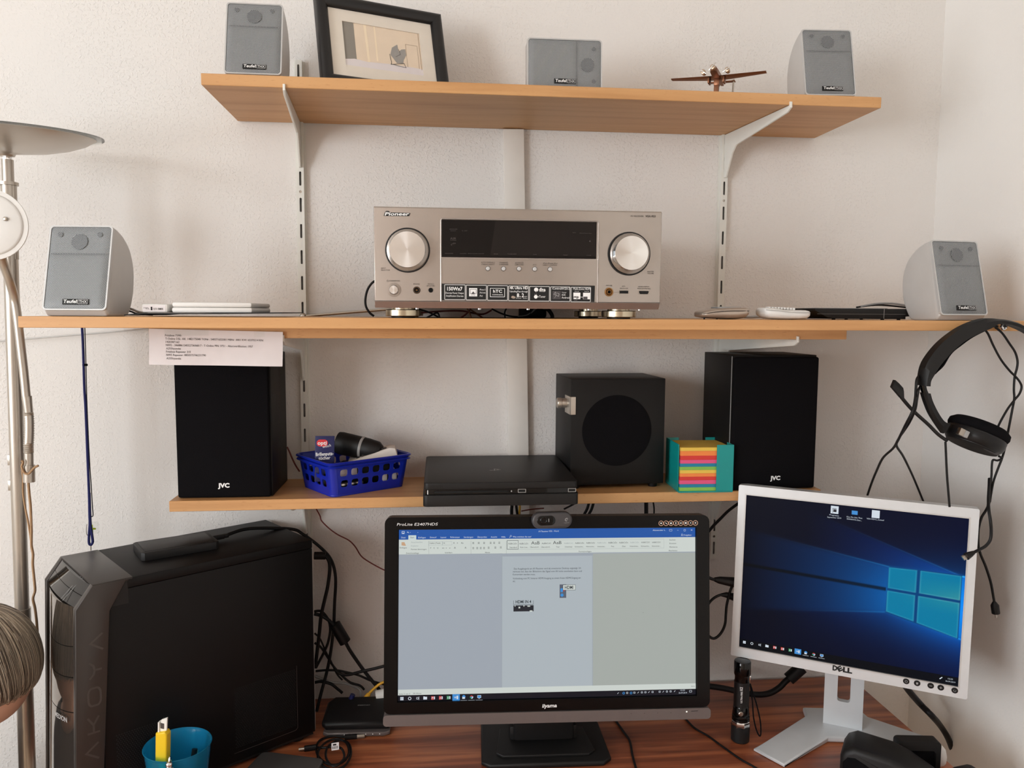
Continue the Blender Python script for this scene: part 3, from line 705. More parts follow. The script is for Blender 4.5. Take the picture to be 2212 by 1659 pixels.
# ------------------------------------------------------------------ picture frame on the topmost shelf
PW, PH = 0.14, 0.0839
fp = ((-0.0768, -0.1635, 1.9509), (0.3498, 0.2977, 0.0000))
Rf = pose_matrix(*fp)
frame = thing('picture_frame', 'black picture frame with a cream mat leaning on the topmost shelf', 'picture frame', (tuple(Rf @ V((0, 0, -0.0405))), fp[1]))
def Fz(z): return z + 0.0405
ox, oz0, oz1 = 0.114, -0.0425 + 0.0405, 0.0839 + 0.0425 + 0.0405
ix = 0.0935; iz0, iz1 = Fz(-0.0222), Fz(PH + 0.0222)
oz0 = 0.0; oz1 = iz1 + 0.0205
cr = [((-ox, oz0), (ox, oz0), (ix, iz0), (-ix, iz0)), ((ox, oz0), (ox, oz1), (ix, iz1), (ix, iz0)), ((ox, oz1), (-ox, oz1), (-ix, iz1), (ix, iz1)), ((-ox, oz1), (-ox, oz0), (-ix, iz0), (-ix, iz1))]
for q in cr:      # four mitred mouldings with a raised rounded profile
    a, b, c, d = [V((p[0], 0, p[1])) for p in q]
    rows = []
    for t_, y_ in ((0, 0.012), (0, -0.006), (0.10, -0.0088), (0.3, -0.0100), (0.55, -0.0092), (0.8, -0.0062), (1.0, -0.002), (1.0, 0.012)):
        p0, p1 = a.lerp(d, t_), b.lerp(c, t_); rows.append((V((p0.x, y_, p0.z)), V((p1.x, y_, p1.z))))
    vs = [r[k] for r in rows for k in (0, 1)]
    n = len(rows)
    G().add(vs, [(2 * i, 2 * i + 1, 2 * ((i + 1) % n) + 1, 2 * ((i + 1) % n)) for i in range(n)] + [tuple(range(0, 2 * n, 2)), tuple(range(1, 2 * n, 2))]).obj('moulding', 'frame_black', frame, 50)
G().plate([(-ix - .003, iz0 - .003), (ix + .003, iz0 - .003), (ix + .003, iz1 + .003), (-ix - .003, iz1 + .003)], [[(-PW / 2, Fz(0)), (PW / 2, Fz(0)), (PW / 2, Fz(PH)), (-PW / 2, Fz(PH))]], 0.0004, 0.0022).obj('mat_board', 'mat_board', frame)
pr = G().rect((-PW / 2 - .003, Fz(-.003)), (PW / 2 + .003, Fz(PH + .003)), 0.0024).obj('photo_print', mat('print_beige', (232, 214, 196), 0.5), frame)
def ph(u, v): return (-PW / 2 + u * PW, Fz(v * PH))
G().poly([ph(0, 1), ph(.145, 1), ph(.145, .17), ph(0, .14)], .0023).obj('print_dark_wall', mat('print_slate', (142, 137, 132), 0.5), pr)
G().poly([ph(-.02, -.02), ph(1.02, -.02), ph(1.02, .16), ph(.9, .17), ph(.55, .175), ph(.28, .15), ph(.12, .18), ph(-.02, .14)], .0022).obj('print_floor', mat('print_lilac', (226, 219, 224), 0.5), pr)
G().poly([ph(.27, 1), ph(.305, 1), ph(.315, .15), ph(.285, .15)], .0022).rect(ph(.40, .2), ph(.42, 1), .00225).obj('print_pillar', mat('print_cream', (246, 228, 204), 0.5), pr)
G().ribbon([ph(.80, .16), ph(.80, .70), ph(.955, .70), ph(.955, .16)], .0006, .0021).ribbon([ph(.985, 1), ph(.985, .14)], .0008, .0021).obj('print_door_line', mat('print_taupe', (170, 152, 136), 0.5), pr)
G().poly([ph(.585, .40), ph(.615, .57), ph(.69, .66), ph(.70, .50), ph(.74, .56), ph(.79, .58), ph(.795, .44), ph(.755, .32), ph(.745, .24), ph(.66, .22)], .0020).obj('print_sculpture', mat('print_steel', (158, 155, 154), 0.5), pr)
G().ribbon([ph(.575, .41), ph(.59, .22), ph(.58, .17), ph(.755, .235), ph(.775, .14), ph(.58, .18)], .0009, .0018).ribbon([ph(.65, .36), ph(.72, .44), ph(.70, .55)], .0007, .0018).obj('print_sculpture_edge', mat('print_ash', (92, 88, 88), 0.5), pr)
G().box(-ix - .002, ix + .002, -.0009, -.0001, iz0 - .002, iz1 + .002).obj('glass_pane', 'picture_glass', frame)
G().box(-ox + .004, ox - .004, .0092, .0118, .004, oz1 - .004).obj('back_board', 'black_satin', frame)
G().prism([(0.0119, 0.10), (0.0119, 0.108), (0.060, 0.0225), (0.062, 0.0175)], 'x', -0.018, 0.018).obj('easel_leg', 'black_satin', frame)

# ------------------------------------------------------------------ model aeroplane
pc0 = (0.5205, -0.15, 1.9625)
pl = thing('model_aeroplane', 'small bronze three-engined model aeroplane on a stand on the topmost shelf', 'model aeroplane', ((0.5215, -0.15, 1.912), (-0.55, 0.06, 0.040)))
PZ0 = 0.0512
def wing(sx):
    xs = (0.0, 0.02, 0.0860); ch = (0.027, 0.026, 0.014); yl = (-0.013, -0.013, -0.004); zz = (0, 0.0004, 0.0045)
    vs = []
    for x, c, y, z in zip(xs, ch, yl, zz):
        for dy, dz in ((0, 0), (c * .3, .0017), (c, 0), (c * .35, -.0012)): vs.append((sx * x, y + dy, PZ0 + z + dz))
    fs = []
    for i in range(2):
        for k in range(4): fs.append((i * 4 + k, i * 4 + (k + 1) % 4, (i + 1) * 4 + (k + 1) % 4, (i + 1) * 4 + k))
    fs += [(0, 1, 2, 3), (8, 9, 10, 11)]
    g = G().add(vs, fs)
    pass
    return g
wing(1).obj('wing', 'bronze', pl, 50); wing(-1).obj('wing', 'bronze', pl, 50)
g = G()
rows = [(-0.040, .0035, .0062), (-0.036, .0058, .0088), (-0.024, .0064, .0098), (0.0, .0064, .0100), (0.025, .0050, .0080), (0.050, .0022, .0050)]
vs = []
for y, hw, hh in rows:
    zc = PZ0 + .0040
    for dx, dz in ((-1, -.9), (1, -.9), (1, .35), (.55, 1), (-.55, 1), (-1, .35)): vs.append((dx * hw, y, zc + dz * hh * .62))
fs = []
for i in range(len(rows) - 1):
    for k in range(6): fs.append((i * 6 + k, i * 6 + (k + 1) % 6, (i + 1) * 6 + (k + 1) % 6, (i + 1) * 6 + k))
fs += [tuple(range(6)), tuple(range(30, 36))]
g.add(vs, fs).obj('fuselage', 'bronze', pl, 30)
G().prism([(0.036, PZ0 + .006), (0.052, PZ0 + .006), (0.054, PZ0 + .019), (0.047, PZ0 + .019)], 'x', -.0008, .0008).obj('tail_fin', 'bronze', pl)
G().box(-.024, .024, .040, .050, PZ0 + .0062, PZ0 + .0076, .0005).obj('tailplane', 'bronze', pl)
def engine(x, y, z, tiltz):
    g = G().lathe([(0.001, y - .009), (.0042, y - .0085), (.0046, y - .004), (.0038, y + .004)], (x, 0, z), 'y', 16)
    e = g.obj('engine', 'bronze_light', pl)
    p = G(); ca, sa_ = math.cos(tiltz), math.sin(tiltz)
    p.X = M.Translation((x, y - .0098, z)) @ M.Rotation(tiltz, 4, 'Y')
    p.box(-.0085, .0085, -.0004, .0004, -.0008, .0008, .0002).lathe([(.0014, -.0016), (.0016, .0006)], (0, 0, 0), 'y', 8)
    p.obj('propeller', 'chrome', e)
engine(0, -0.038, PZ0 + .0048, -0.8); engine(-.0215, -0.017, PZ0 + .0050, 0.6); engine(.0215, -0.017, PZ0 + .0055, -0.55)
for sx in (-1, 1):
    G().box(sx * .0135 - .0018, sx * .0135 + .0018, -.012, .004, PZ0 - .0115, PZ0 - .001, .0012).obj('landing_gear', 'bronze', pl)
G().box(-.0042, .0042, -.0042, .0042, .003, PZ0 - .002, .0006).box(-.0050, .0050, -.0050, .0050, PZ0 - .014, PZ0 - .001, .0006).obj('stand_post', 'bronze', pl)
G().tube([(.021, .044, .003), (.021, .044, PZ0 + .006)], .0017, 8, 0).ell((.021, .044, PZ0 + .0085), (.0024, .0024, .0024), 10, 6).obj('stand_pin', 'brushed_nickel', pl)
G().box(-.03, .03, -.02, .058, 0, .003, .0008).obj('stand_base', 'brushed_nickel', pl)

# ------------------------------------------------------------------ things on the middle shelf
SZ = 1.5222
# printed magazine under the white box, white box, small labelled adapter
g = G(); vs = []; fs = []
for i in range(9):
    x = -0.452 + i * 0.0285; z = SZ + 0.0006 + (0.0034 if i < 3 else 0.0034 + 0.0004 * (i - 3)) * (1 if i > 0 else .3)
    for y in (-0.372, -0.18): vs.append((x, y, z + 0.0))
    for y in (-0.372, -0.18): vs.append((x, y, z + 0.0016))
for i in range(8):
    a, b = 4 * i, 4 * i + 4
    fs += [(a, a + 1, b + 1, b), (a + 2, b + 2, b + 3, a + 3), (a, b, b + 2, a + 2), (a + 1, a + 3, b + 3, b + 1)]
fs += [(0, 2, 3, 1), (32, 33, 35, 34)]
solo('magazine', g.add(vs, fs), 'black_satin', 'thin dark magazine lying under the white box on the middle shelf', 'magazine')
bx = thing('media_box', 'long flat white box lying on the magazine beside the left silver speaker', 'electronics', ((-0.3270, -0.290, SZ + .0062), (0, 0, 0)))
G().box(-.0585, .0585, -.078, .06, 0, .0082, .003).obj('lower_shell', 'white_plastic', bx)
G().box(-.0580, .0580, -.0775, .06, .0083, .0158, .003).obj('upper_shell', 'white_plastic', bx)
ad = thing('power_adapter', 'small white labelled adapter between the left silver speaker and the white box', 'adapter', ((-0.4075, -0.350, SZ + .0062), (0, 0, 0)))
G().box(-.0205, .0165, -.018, .03, 0, .0128, .0025).obj('body', 'white_plastic', ad)
lb = G().rect((-.0190, .0016), (.0135, .0110), -.0182).obj('label', 'paper', ad)
G().text('SL', (-.0150, .0048), (-.0085, .0048), .0018, -.0184).text('FUJITSU', (-.0038, .0042), (.0020, .0042), .0026, -.0184).text('SIEMENS', (.0028, .0042), (.0100, .0042), .0026, -.0184, True).rect((-.0075, .0034), (-.0052, .0086), -.0184).ribbon([(-.018, .0068), (-.011, .0072)], .0005, -.0184).obj('label_lettering', 'print_dark', lb)

ph1 = thing('cordless_phone', 'champagne coloured cordless phone lying on its back on the middle shelf', 'phone', ((0.4715, -0.345, SZ), (0.0, 0, 0)))
n = 12; vs = []; fs = []
def phone(parts, L, Wd, prof, name_m):
    # cross sections along x; prof rows: (x, zbottom, ztop, halfdepth)
    vs = []; fs = []; k = 16
    for x, z0, z1, hd in prof:
        for j in range(k):
            a = 2 * PI * j / k; c, s = math.cos(a), math.sin(a)
            c = math.copysign(abs(c) ** .6, c); s = math.copysign(abs(s) ** .6, s)
            vs.append((x, c * hd, (z0 + z1) / 2 + s * (z1 - z0) / 2))
    for i in range(len(prof) - 1):
        for j in range(k): fs.append((i * k + j, i * k + (j + 1) % k, (i + 1) * k + (j + 1) % k, (i + 1) * k + j))
    fs += [tuple(range(k)), tuple(range((len(prof) - 1) * k, len(prof) * k))]
    return G().add(vs, fs).obj(*parts, 60)
phone(('body', 'champagne', ph1), 0, 0, [(-.0405, .0062, .0098, .010), (-.0390, .0036, .0130, .020), (-.030, .0022, .0152, .0245), (-.015, .0014, .0178, .026), (.0, .0004, .0192, .027), (.018, .0002, .0200, .027), (.032, .0020, .0202, .026), (.0375, .0060, .0190, .022), (.0400, .0100, .0168, .012)], None)
G().tube([(-.0390, -.0235, .0085), (-.02, -.0262, .0118), (.0, -.0272, .0136), (.02, -.0272, .0140), (.037, -.0235, .0138)], .0005, 6).obj('seam', 'print_dark', ph1)
G().box(-.012, .028, -.014, .018, .0180, .0206, .001).obj('keypad', 'grey_plastic', ph1)
G().lathe([(.0015, 0), (.0015, .003)], (-.033, -.012, 0), 'z', 8).lathe([(.0015, 0), (.0015, .003)], (-.012, -.012, 0), 'z', 8).obj('rubber_foot', 'black_rubber', ph1)
ph2 = thing('white_phone', 'white cordless phone lying on its back beside the champagne phone', 'phone', ((0.5755, -0.345, SZ), (0.0, 0, 0)))
phone(('body', 'white_plastic', ph2), 0, 0, [(-.0385, .0100, .0175, .014), (-.0370, .0060, .0195, .021), (-.030, .0020, .0195, .0245), (-.018, .0006, .0190, .0255), (-.005, .0002, .0165, .026), (.018, .0002, .0160, .026), (.032, .0010, .0160, .0245), (.0370, .0040, .0150, .021), (.0385, .0080, .0125, .012)], None)
G().tube([(-.0380, -.0220, .0158), (-.025, -.0252, .0148), (-.014, -.0262, .0140), (0, -.0266, .0122), (.02, -.0264, .0116), (.0370, -.0220, .0118)], .0004, 6).obj('seam', 'grey_plastic', ph2)
for k in range(9): G().box(-.0275 + k * .0052, -.0240 + k * .0052, -.008, .006, .0178 - max(0, k - 2) * .00035, .0212 - .0002 * k, .0006).obj('key', 'white_plastic', ph2)

db = thing('recorder_box', 'flat black recorder box behind the phones on the middle shelf', 'electronics', ((0.7480, -0.245, SZ), (0, 0, 0)))
G().prism([(-.094, .0155), (-.094, .0190), (.078, .0195), (.078, .0065), (.071, .0060), (.071, .0016), (-.062, .0016), (-.074, .0050)], 'y', -.055, .09, .0008).obj('casing', 'black_satin', db)
G().box(.0305, .0312, -.0554, -.0546, .0025, .0192).box(-.09, .07, -.0553, -.0546, .0098, .0101).obj('front_seam', 'grey_plastic', db)
G().box(-.085, .04, -.05, .06, .0194, .0204, .0004).obj('lid', 'grey_plastic', db)
for x in (-.055, .034, .064):
    for y in (-.045, .075): G().lathe([(.003, 0), (.003, .002)], (x, y, 0), 'z', 10).obj('rubber_foot', 'black_rubber', db)

# ------------------------------------------------------------------ paper note stuck to the front of the shorter board
nA, nB, nC, nD = V((-0.4409, -0.3025, 1.5030)), V((-0.2351, -0.3025, 1.4986)), V((-0.2362, -0.3025, 1.4437)), V((-0.4407, -0.3025, 1.4469))
nO = nA.copy()
note = thing('paper_note', 'white printed paper note hanging from the front edge of the shorter board', 'note', ((nO.x, nO.y, nD.z), (0, 0, 0)))
def NP(u, v):      # u, v in 0..1 from the top left; the sheet bows a little towards the room
    p = nA.lerp(nB, u).lerp(nD.lerp(nC, u), v) - V((nO.x, nO.y, nD.z))
    p.y = -0.0006 - 0.006 * (max(0, v) ** 1.5) - 0.0018 * math.sin(u * 9) * v - 0.003 * max(0, u - .8) * 5 * (1 - v)
    return p
vs = []; fs = []; n, m_ = 24, 10
for sgn in (0, 0.00025):
    for j in range(m_ + 1):
        for i in range(n + 1):
            p = NP(i / n, j / m_); p.y += sgn; vs.append(p)
k = (n + 1) * (m_ + 1)
for s in (0, k):
    for j in range(m_):
        for i in range(n): fs.append((s + j * (n + 1) + i, s + j * (n + 1) + i + 1, s + (j + 1) * (n + 1) + i + 1, s + (j + 1) * (n + 1) + i))
G().add(vs, fs).obj('sheet', 'paper', note, 60)
ln = [('Fritzbox 7390:', (234, 574), (392, 574)), ('T-Online DSL: AK: 1482175040 TONr.: 540371652381 MBNr. 0001 KW: 65370214 KN:', (236, 604), (1192, 611)), ('1420387162', (240, 634), (372, 635)),
      ('NWS - 34688612455273606817 - T-Online PIN: 3751 - Altersverifikation: 1957', (242, 663), (1088, 670)), ('A255hyundai', (245, 694), (386, 695)), ('Fritzbox Repeater 310', (246, 723), (482, 725)), ('NWS Repeater: 0850575746231790', (248, 753), (627, 756)), ('A255hyundai', (250, 784), (390, 786))]
tg = G()
for s, a, b in ln: tg.text(s, ((a[0] - 80) / 1305, (a[1] - 500) / 335), ((b[0] - 80) / 1305, (b[1] - 500) / 335), 0.05, 0)
out = []
for s, a, b in ln:
    pass
tg.v = []; tg.f = []
for s, a, b in ln:
    vs_, fs_ = text_mesh(s, False); xs = [v[0] for v in vs_]; x0, x1 = min(xs), max(xs)
    L = []
    for v in vs_:
        t_ = (v[0] - x0) / (x1 - x0); px = a[0] + (b[0] - a[0]) * t_; py = a[1] + (b[1] - a[1]) * t_ - v[1] * 27
        q = NP((px - 80) / 1305, (py - 506 - (px - 80) * .0105) / 328); q.y -= 0.0003; L.append(q)
    tg.add(L, fs_)
tg.obj('note_lettering', 'print_dark', note, 0)
tp = []
for u0, u1 in ((.115, .44), (.78, .86)):
    pts = [NP(u0, -.03), NP(u1, -.03), NP(u1, .16), NP(u0, .18)]
    for q in pts: q.y -= .0004
    G().add(pts, [(0, 1, 2, 3)]).obj('tape', 'clear_acrylic', note)

# ------------------------------------------------------------------ things on the lowest shelf
LZ = 1.2031
KS = 1.019
def bookshelf(label, pose, w, h, d, lx):
    t = thing('bookshelf_speaker', label, 'speaker', (pose[0][:2] + (LZ,), pose[1]), 'black bookshelf speakers', KS)
    G().box(-w / 2, w / 2, 0.0125, d, 0.0, h, 0.0012).obj('cabinet', 'black_vinyl', t)
    gq = G().box(-w / 2 + 0.001, w / 2 - 0.0012, 0.0, 0.0118, 0.001, h - 0.003, 0.004, 3).obj('grille', 'black_fabric', t)
    G().text('JVC', (lx[0], lx[1]), (lx[2], lx[1]), 0.0072, -0.0006, 2.2).obj('maker_logo', 'print_white', gq)
    G().box(-w / 2 - 0.0002, -w / 2 + 0.0008, 0.0117, 0.0130, 0.001, h - 0.002).obj('grille_gap', 'print_grey', t)
    return t
a, b = (-0.0106, 0.0198), (0.0089, 0.0195)
bookshelf('black bookshelf speaker on the lowest shelf behind the paper note', ((-0.3630, -0.1863, 1.2031), (-0.0153, 0.0000, 0.0000)), 0.159, 0.2470, 0.141, (a[0], a[1] - .0008, b[0]))
a, b = (-0.0074, 0.0183), (0.0126, 0.0177)
bookshelf('black bookshelf speaker on the lowest shelf right of the coloured note cube', ((0.6379, -0.1970, 1.2031), (0.0500, 0.0000, 0.0000)), 0.1655, 0.2475, 0.139, (a[0], a[1], b[0]))

sub = thing('subwoofer', 'black subwoofer with a silver volume knob on the lowest shelf', 'speaker', (((0.3470, -0.1620, 1.2031), (0.0461, 0.0000, 0.0000))[0][:2] + (LZ,), ((0.3470, -0.1620, 1.2031), (0.0461, 0.0000, 0.0000))[1]), None, KS)
G().box(-.0890, .0890, 0, .135, .0072, .2032, .0012).obj('cabinet', 'black_vinyl', sub)
c = (-0.0019, 0.1008); c = (c[0], c[1] + 1.5300 - 1.5300 + .0070 - .0)
G().lathe([(.0655, .0002), (.0655, -.0010), (.0640, -.0016), (.0560, -.0019), (.0003, -.0019)], (c[0], 0, c[1]), 'y', 56).obj('driver_grille', 'black_fabric', sub)
pa = (-0.0909, 0.1311); pb = (-0.0819, 0.1640)
zz0, zz1 = pa[1] + .007, pb[1] + .007
cp = G().prism([(-.0892, -.0022), (-.0805, -.0022), (-.0805, .0), (-.0888, .0), (-.0888, .040), (-.0908, .042), (-.0908, 0.0)], 'z', zz0, zz1, .0006).obj('control_panel', 'brushed_nickel', sub)
G().lathe([(.0088, -.0890), (.0088, -.099), (.0078, -.1005), (.0003, -.1005)], (0, .030, (zz0 + zz1) / 2 + .002), 'x', 28).lathe([(.0098, -.1005), (.0098, -.107), (.0088, -.1085), (.0003, -.1085)], (0, .030, (zz0 + zz1) / 2 + .002), 'x', 28).obj('volume_knob', 'brushed_nickel', cp)
for x in (-.078, .072):
    for y in (.012, .12): G().lathe([(.008, 0), (.009, .0072)], (x, y, 0), 'z', 16).obj('foot', 'black_rubber', sub)

# blue basket
bk = thing('plastic_basket', 'blue plastic basket with punched holes full of odds and ends', 'basket', (((-0.1126, -0.1562, 1.2031), (0.6000, 0.0000, 0.0000))[0][:2] + (LZ,), ((-0.1126, -0.1562, 1.2031), (0.6000, 0.0000, 0.0000))[1]), None, KS)
Wb, Db, Wt, Dt, Hb = 0.148, 0.116, 0.164, 0.130, 0.0605
def wallp(L0, L1, off0, off1, ncol, rows, frame_):
    """One slanted basket wall: trapezoid with rounded holes; frame_ maps (s, t, depth) to local space."""
    r0 = 0.012; out = [(-L0 / 2 + r0, 0.003), (L0 / 2 - r0, 0.003), (L1 / 2 - r0, Hb), (-L1 / 2 + r0, Hb)]
    holes = []
    for zr_ in rows:
        for k in range(ncol):
            w_ = (L0 + (L1 - L0) * zr_ / Hb) - 0.030
            cx_ = (-w_ / 2 + w_ * (k + .5) / ncol); hw = w_ / ncol * .34
            holes.append(rrect(cx_ - hw, cx_ + hw, zr_ - .0062, zr_ + .0062, min(hw, .0062) * .62, 3))
    q = G(); q.plate(out, holes, 0, 0.0016); q.v = [frame_(v[0], v[2], v[1]) for v in q.v]
    return q
def fr_front(s, t_, d): return (s, -(Dt - Db) / 2 * t_ / Hb + d, t_)
def fr_back(s, t_, d): return (-s, Db + (Dt - Db) / 2 * t_ / Hb - d, t_)
def fr_left(s, t_, d): return (-Wb / 2 - (Wt - Wb) / 2 * t_ / Hb + d, Db / 2 + s, t_)
def fr_right(s, t_, d): return (Wb / 2 + (Wt - Wb) / 2 * t_ / Hb - d, Db / 2 - s, t_)
rows = (0.0225, 0.0420)
g = G()
for L0, L1, nc, f_ in ((Wb, Wt, 6, fr_front), (Wb, Wt, 6, fr_back), (Db, Dt, 4, fr_left), (Db, Dt, 4, fr_right)):
    q = wallp(L0, L1, 0, 0, nc, rows, f_); g.add(q.v, q.f)
r0 = 0.012
for cx_, cy_, a0 in ((1, 1, 0), (-1, 1, 90), (-1, -1, 180), (1, -1, 270)):   # rounded corners
    vs = []; fs = []; n = 6
    for z in (0.003, Hb):
        ww = Wb + (Wt - Wb) * z / Hb; dd = Db + (Dt - Db) * z / Hb
        for rr in (r0, r0 - .0016):
            for k in range(n + 1):
                a = math.radians(a0 + 90 * k / n); vs.append((cx_ * (ww / 2 - r0) + rr * math.cos(a), Db / 2 + cy_ * (dd / 2 - r0) + rr * math.sin(a), z))
    m_ = n + 1
    for k in range(n):
        fs += [(k, k + 1, 2 * m_ + k + 1, 2 * m_ + k), (m_ + k, 3 * m_ + k, 3 * m_ + k + 1, m_ + k + 1)]
    g.add(vs, fs)
g.prism(rrect(-Wb / 2, Wb / 2, 0, Db, 0.012), 'z', 0.0, 0.0034, .0006)
g.obj('tub', 'basket_blue', bk)
g = G()
for z_, o_ in ((Hb, .0030), (Hb - .0065, .0022)):
    pts = [(p[0], p[1] + Db / 2, z_) for p in rrect(-Wt / 2 - o_, Wt / 2 + o_, -Dt / 2 - o_, Dt / 2 + o_, .014, 5)]
    g.tube(pts, .0016, 6, 0, True, 1.6)
pi_ = [(p[0], p[1] + Db / 2) for p in rrect(-Wt / 2 - .003, Wt / 2 + .003, -Dt / 2 - .003, Dt / 2 + .003, .014, 5)]
pj_ = [(p[0], p[1] + Db / 2) for p in rrect(-Wt / 2 + .0012, Wt / 2 - .0012, -Dt / 2 + .0012, Dt / 2 - .0012, .0115, 5)]
N_ = len(pi_); g.add([(p[0], p[1], Hb + .0012) for p in pi_] + [(p[0], p[1], Hb + .0004) for p in pj_], [(k, (k + 1) % N_, N_ + (k + 1) % N_, N_ + k) for k in range(N_)])
g.obj('rim', 'basket_blue', bk)
Mb = bk.matrix_world.copy()
def in_basket(x, y, z): return tuple(Mb @ V((x, y, z)))
BY = 0.60
sc_ = thing('lens_wipe_sachet', 'dark blue lens wipe sachet standing in the left of the blue basket', 'sachet', (in_basket(-.066, .046, .020), (0.12, 0.08, 0.03)))
G().box(-.0172, .0172, -.0012, .0012, 0, .083, .0008).obj('packet', 'sachet_blue', sc_)
lg = G().poly(rrect(-.0145, .0052, .064, .0765, .0058), -.0014).obj('red_oval', 'logo_red', sc_)
G().text('opti', (-.0128, .0672), (.0032, .0672), .0066, -.0017, True).text('wisch', (-.004, .0610), (.0110, .0640), .0050, -.0017, False, .1).text('Brillenputz-', (-.0155, .0465), (.0155, .0485), .0060, -.0016, True).text('tücher', (-.0105, .0395), (.0105, .0410), .0058, -.0016, True).obj('packet_lettering', 'print_white', sc_)
cy = thing('shaver_case', 'black oval cylinder with a grey band lying across the blue basket', 'case', (in_basket(.010, .066, .066), (-.30, 0, 0)))
g = G(); g.X = M.Translation((.004, 0, .006)) @ M.Rotation(.17, 4, 'Y') @ M.Scale(1.12, 4, (0, 0, 1))
g.lathe([(.0003, -.044), (.012, -.0438), (.0185, -.041), (.0195, -.034), (.0185, .02), (.0165, .040), (.012, .046), (.0003, .0465)], (0, 0, 0), 'x', 28).obj('body', 'black_satin', cy)
g = G(); g.X = M.Translation((.004, 0, .006)) @ M.Rotation(.17, 4, 'Y') @ M.Scale(1.12, 4, (0, 0, 1))
g.lathe([(.0192, .006), (.0194, .007), (.0193, .010), (.0190, .011)], (0, 0, 0), 'x', 28).obj('band', 'grey_plastic', cy)
g = G(); g.X = M.Translation((.004, 0, .006)) @ M.Rotation(.17, 4, 'Y')
g.box(-.0452, -.043, -.008, .006, -.010, .008, .001).obj('end_switch', 'black_gloss', cy)
np_ = thing('crumpled_leaflet', 'folded white printed leaflet sticking out of the blue basket', 'paper', (in_basket(.026, .034, .041), (.05, 0, 0)))
G().prism([(-.045, .008), (.032, .0335), (.042, .0325), (.046, .018), (-.040, .0)], 'y', -.012, .030, .001).obj('folded_sheet', 'newsprint', np_)
for x0, x1, z in ((-.02, -.004, .0180), (.0, .012, .0250), (-.03, -.024, .0135), (.016, .026, .0298)): G().box(x0, x1, -.004, .004, z - .003, z + .0022, .0004).obj('print_patch', 'print_dark', np_)
# small items showing through the holes
def odd(name, label, mt, x, y, z, sx, sy, sz, cat='odds and ends', b=.0012):
    t = solo(name, G().box(-sx / 2, sx / 2, -sy / 2, sy / 2, 0, sz, b), mt, label, cat)
    t.matrix_world = pose_matrix(in_basket(x, y, z), (BY + random.uniform(-.1, .1), 0, 0)); return t
odd('usb_plug', 'white plug behind the right lower hole of the blue basket', 'white_plastic', .054, .010, .0145, .012, .010, .013, 'plug')
odd('usb_plug', 'white plug behind the second lower hole from the right of the blue basket', 'white_plastic', .034, .010, .0145, .012, .010, .013, 'plug')
odd('red_marker', 'round red marker end behind the left side holes of the blue basket', 'red_plug', -.062, .060, .008, .010, .012, .018, 'pen', .004)
odd('red_pen', 'red pen end nearest the front corner inside the blue basket', 'red_plug', -.062, .036, .010, .009, .009, .012, 'pen', .002)
odd('folded_tissue', 'white folded tissue behind the left front holes of the blue basket', 'paper', -.038, .014, .030, .036, .012, .020, 'tissue')
odd('battery', 'silver battery behind the lower left front holes of the blue basket', 'steel', -.030, .012, .012, .046, .010, .009, 'battery', .004)
odd('cable_reel', 'black lump of coiled cable filling the middle of the blue basket', 'black_rubber', .018, .050, .0036, .085, .07, .044, 'cable', .01)
odd('charger_block', 'black charger block at the left end inside the blue basket', 'black_plastic', -.050, .070, .0036, .034, .06, .036, 'charger', .004)

# games console
ps = thing('games_console', 'slim black games console overhanging the front of the lowest shelf', 'games console', (((0.1183, -0.2803, 1.2031), (-0.0103, 0.0000, 0.0000))[0][:2] + (LZ,), ((0.1183, -0.2803, 1.2031), (-0.0103, 0.0000, 0.0000))[1]), None, KS)
wq, dq = 0.1306, 0.250
def slab(g, x, z0, z1, inset, b):
    return g.prism(rrect(-x, x, inset, dq - inset * 0, .008, 4), 'z', z0, z1, b)
slab(G(), wq, 0, .0195, 0.0, .0012).obj('lower_shell', 'black_satin', ps)
slab(G(), wq - .003, .0195, .0285, .004, 0).obj('recessed_band', 'black_gloss', ps)
slab(G(), wq - .0015, .0285, .0400, .001, .0012).obj('upper_shell', 'black_satin', ps)
G().box(-.112, .012, .0030, .0042, .0222, .0255, .0004).obj('disc_slot', 'dark_hole', ps)
G().box(-.1235, -.1222, .0028, .0044, .0205, .0275).obj('power_light', 'print_white', ps)
G().lathe([(.0013, .0030), (.0003, .0028)], (.0168, 0, .0240), 'y', 10).obj('eject_button', 'print_grey', ps)
for x in (.0345, .1195):
    G().plate(rrect(x - .0068, x + .0068, .0212, .0275, .0008), [rrect(x - .0058, x + .0058, .0220, .0267, .0005)], .0028, .0042).obj('usb_port', 'grey_plastic', ps)
    G().rect((x - .0058, .0220), (x + .0058, .0267), .0038).obj('port_hole', 'dark_hole', ps)
G().text('SONY', (-.1195, .0322), (-.0965, .0322), .0040, .0004, True).obj('maker_logo', 'print_black', ps)
G().text('PS4', (.1000, .0325), (.1240, .0325), .0040, .0004, True).obj('model_logo', 'print_black', ps)
g = G()      # emblem on the lid: upright P over a lying S
g.X = M.Translation((-.003, .105, .0402)) @ M.Rotation(-PI / 2, 4, 'X') @ M.Rotation(0.05, 4, 'Y') @ M.Scale(1.5, 4)
g.ribbon([(-.001, -.005), (-.001, .006), (.003, .0045), (.0035, .002), (.001, .001)], .0014).ribbon([(.001, -.001), (.006, .0006), (.004, .0022), (.0015, .0014)], .0011).ribbon([(-.002, -.001), (-.007, -.0028), (-.005, -.0042), (-.0015, -.0034), (.004, -.0014)], .0011)
g.obj('lid_emblem', 'print_grey', ps)

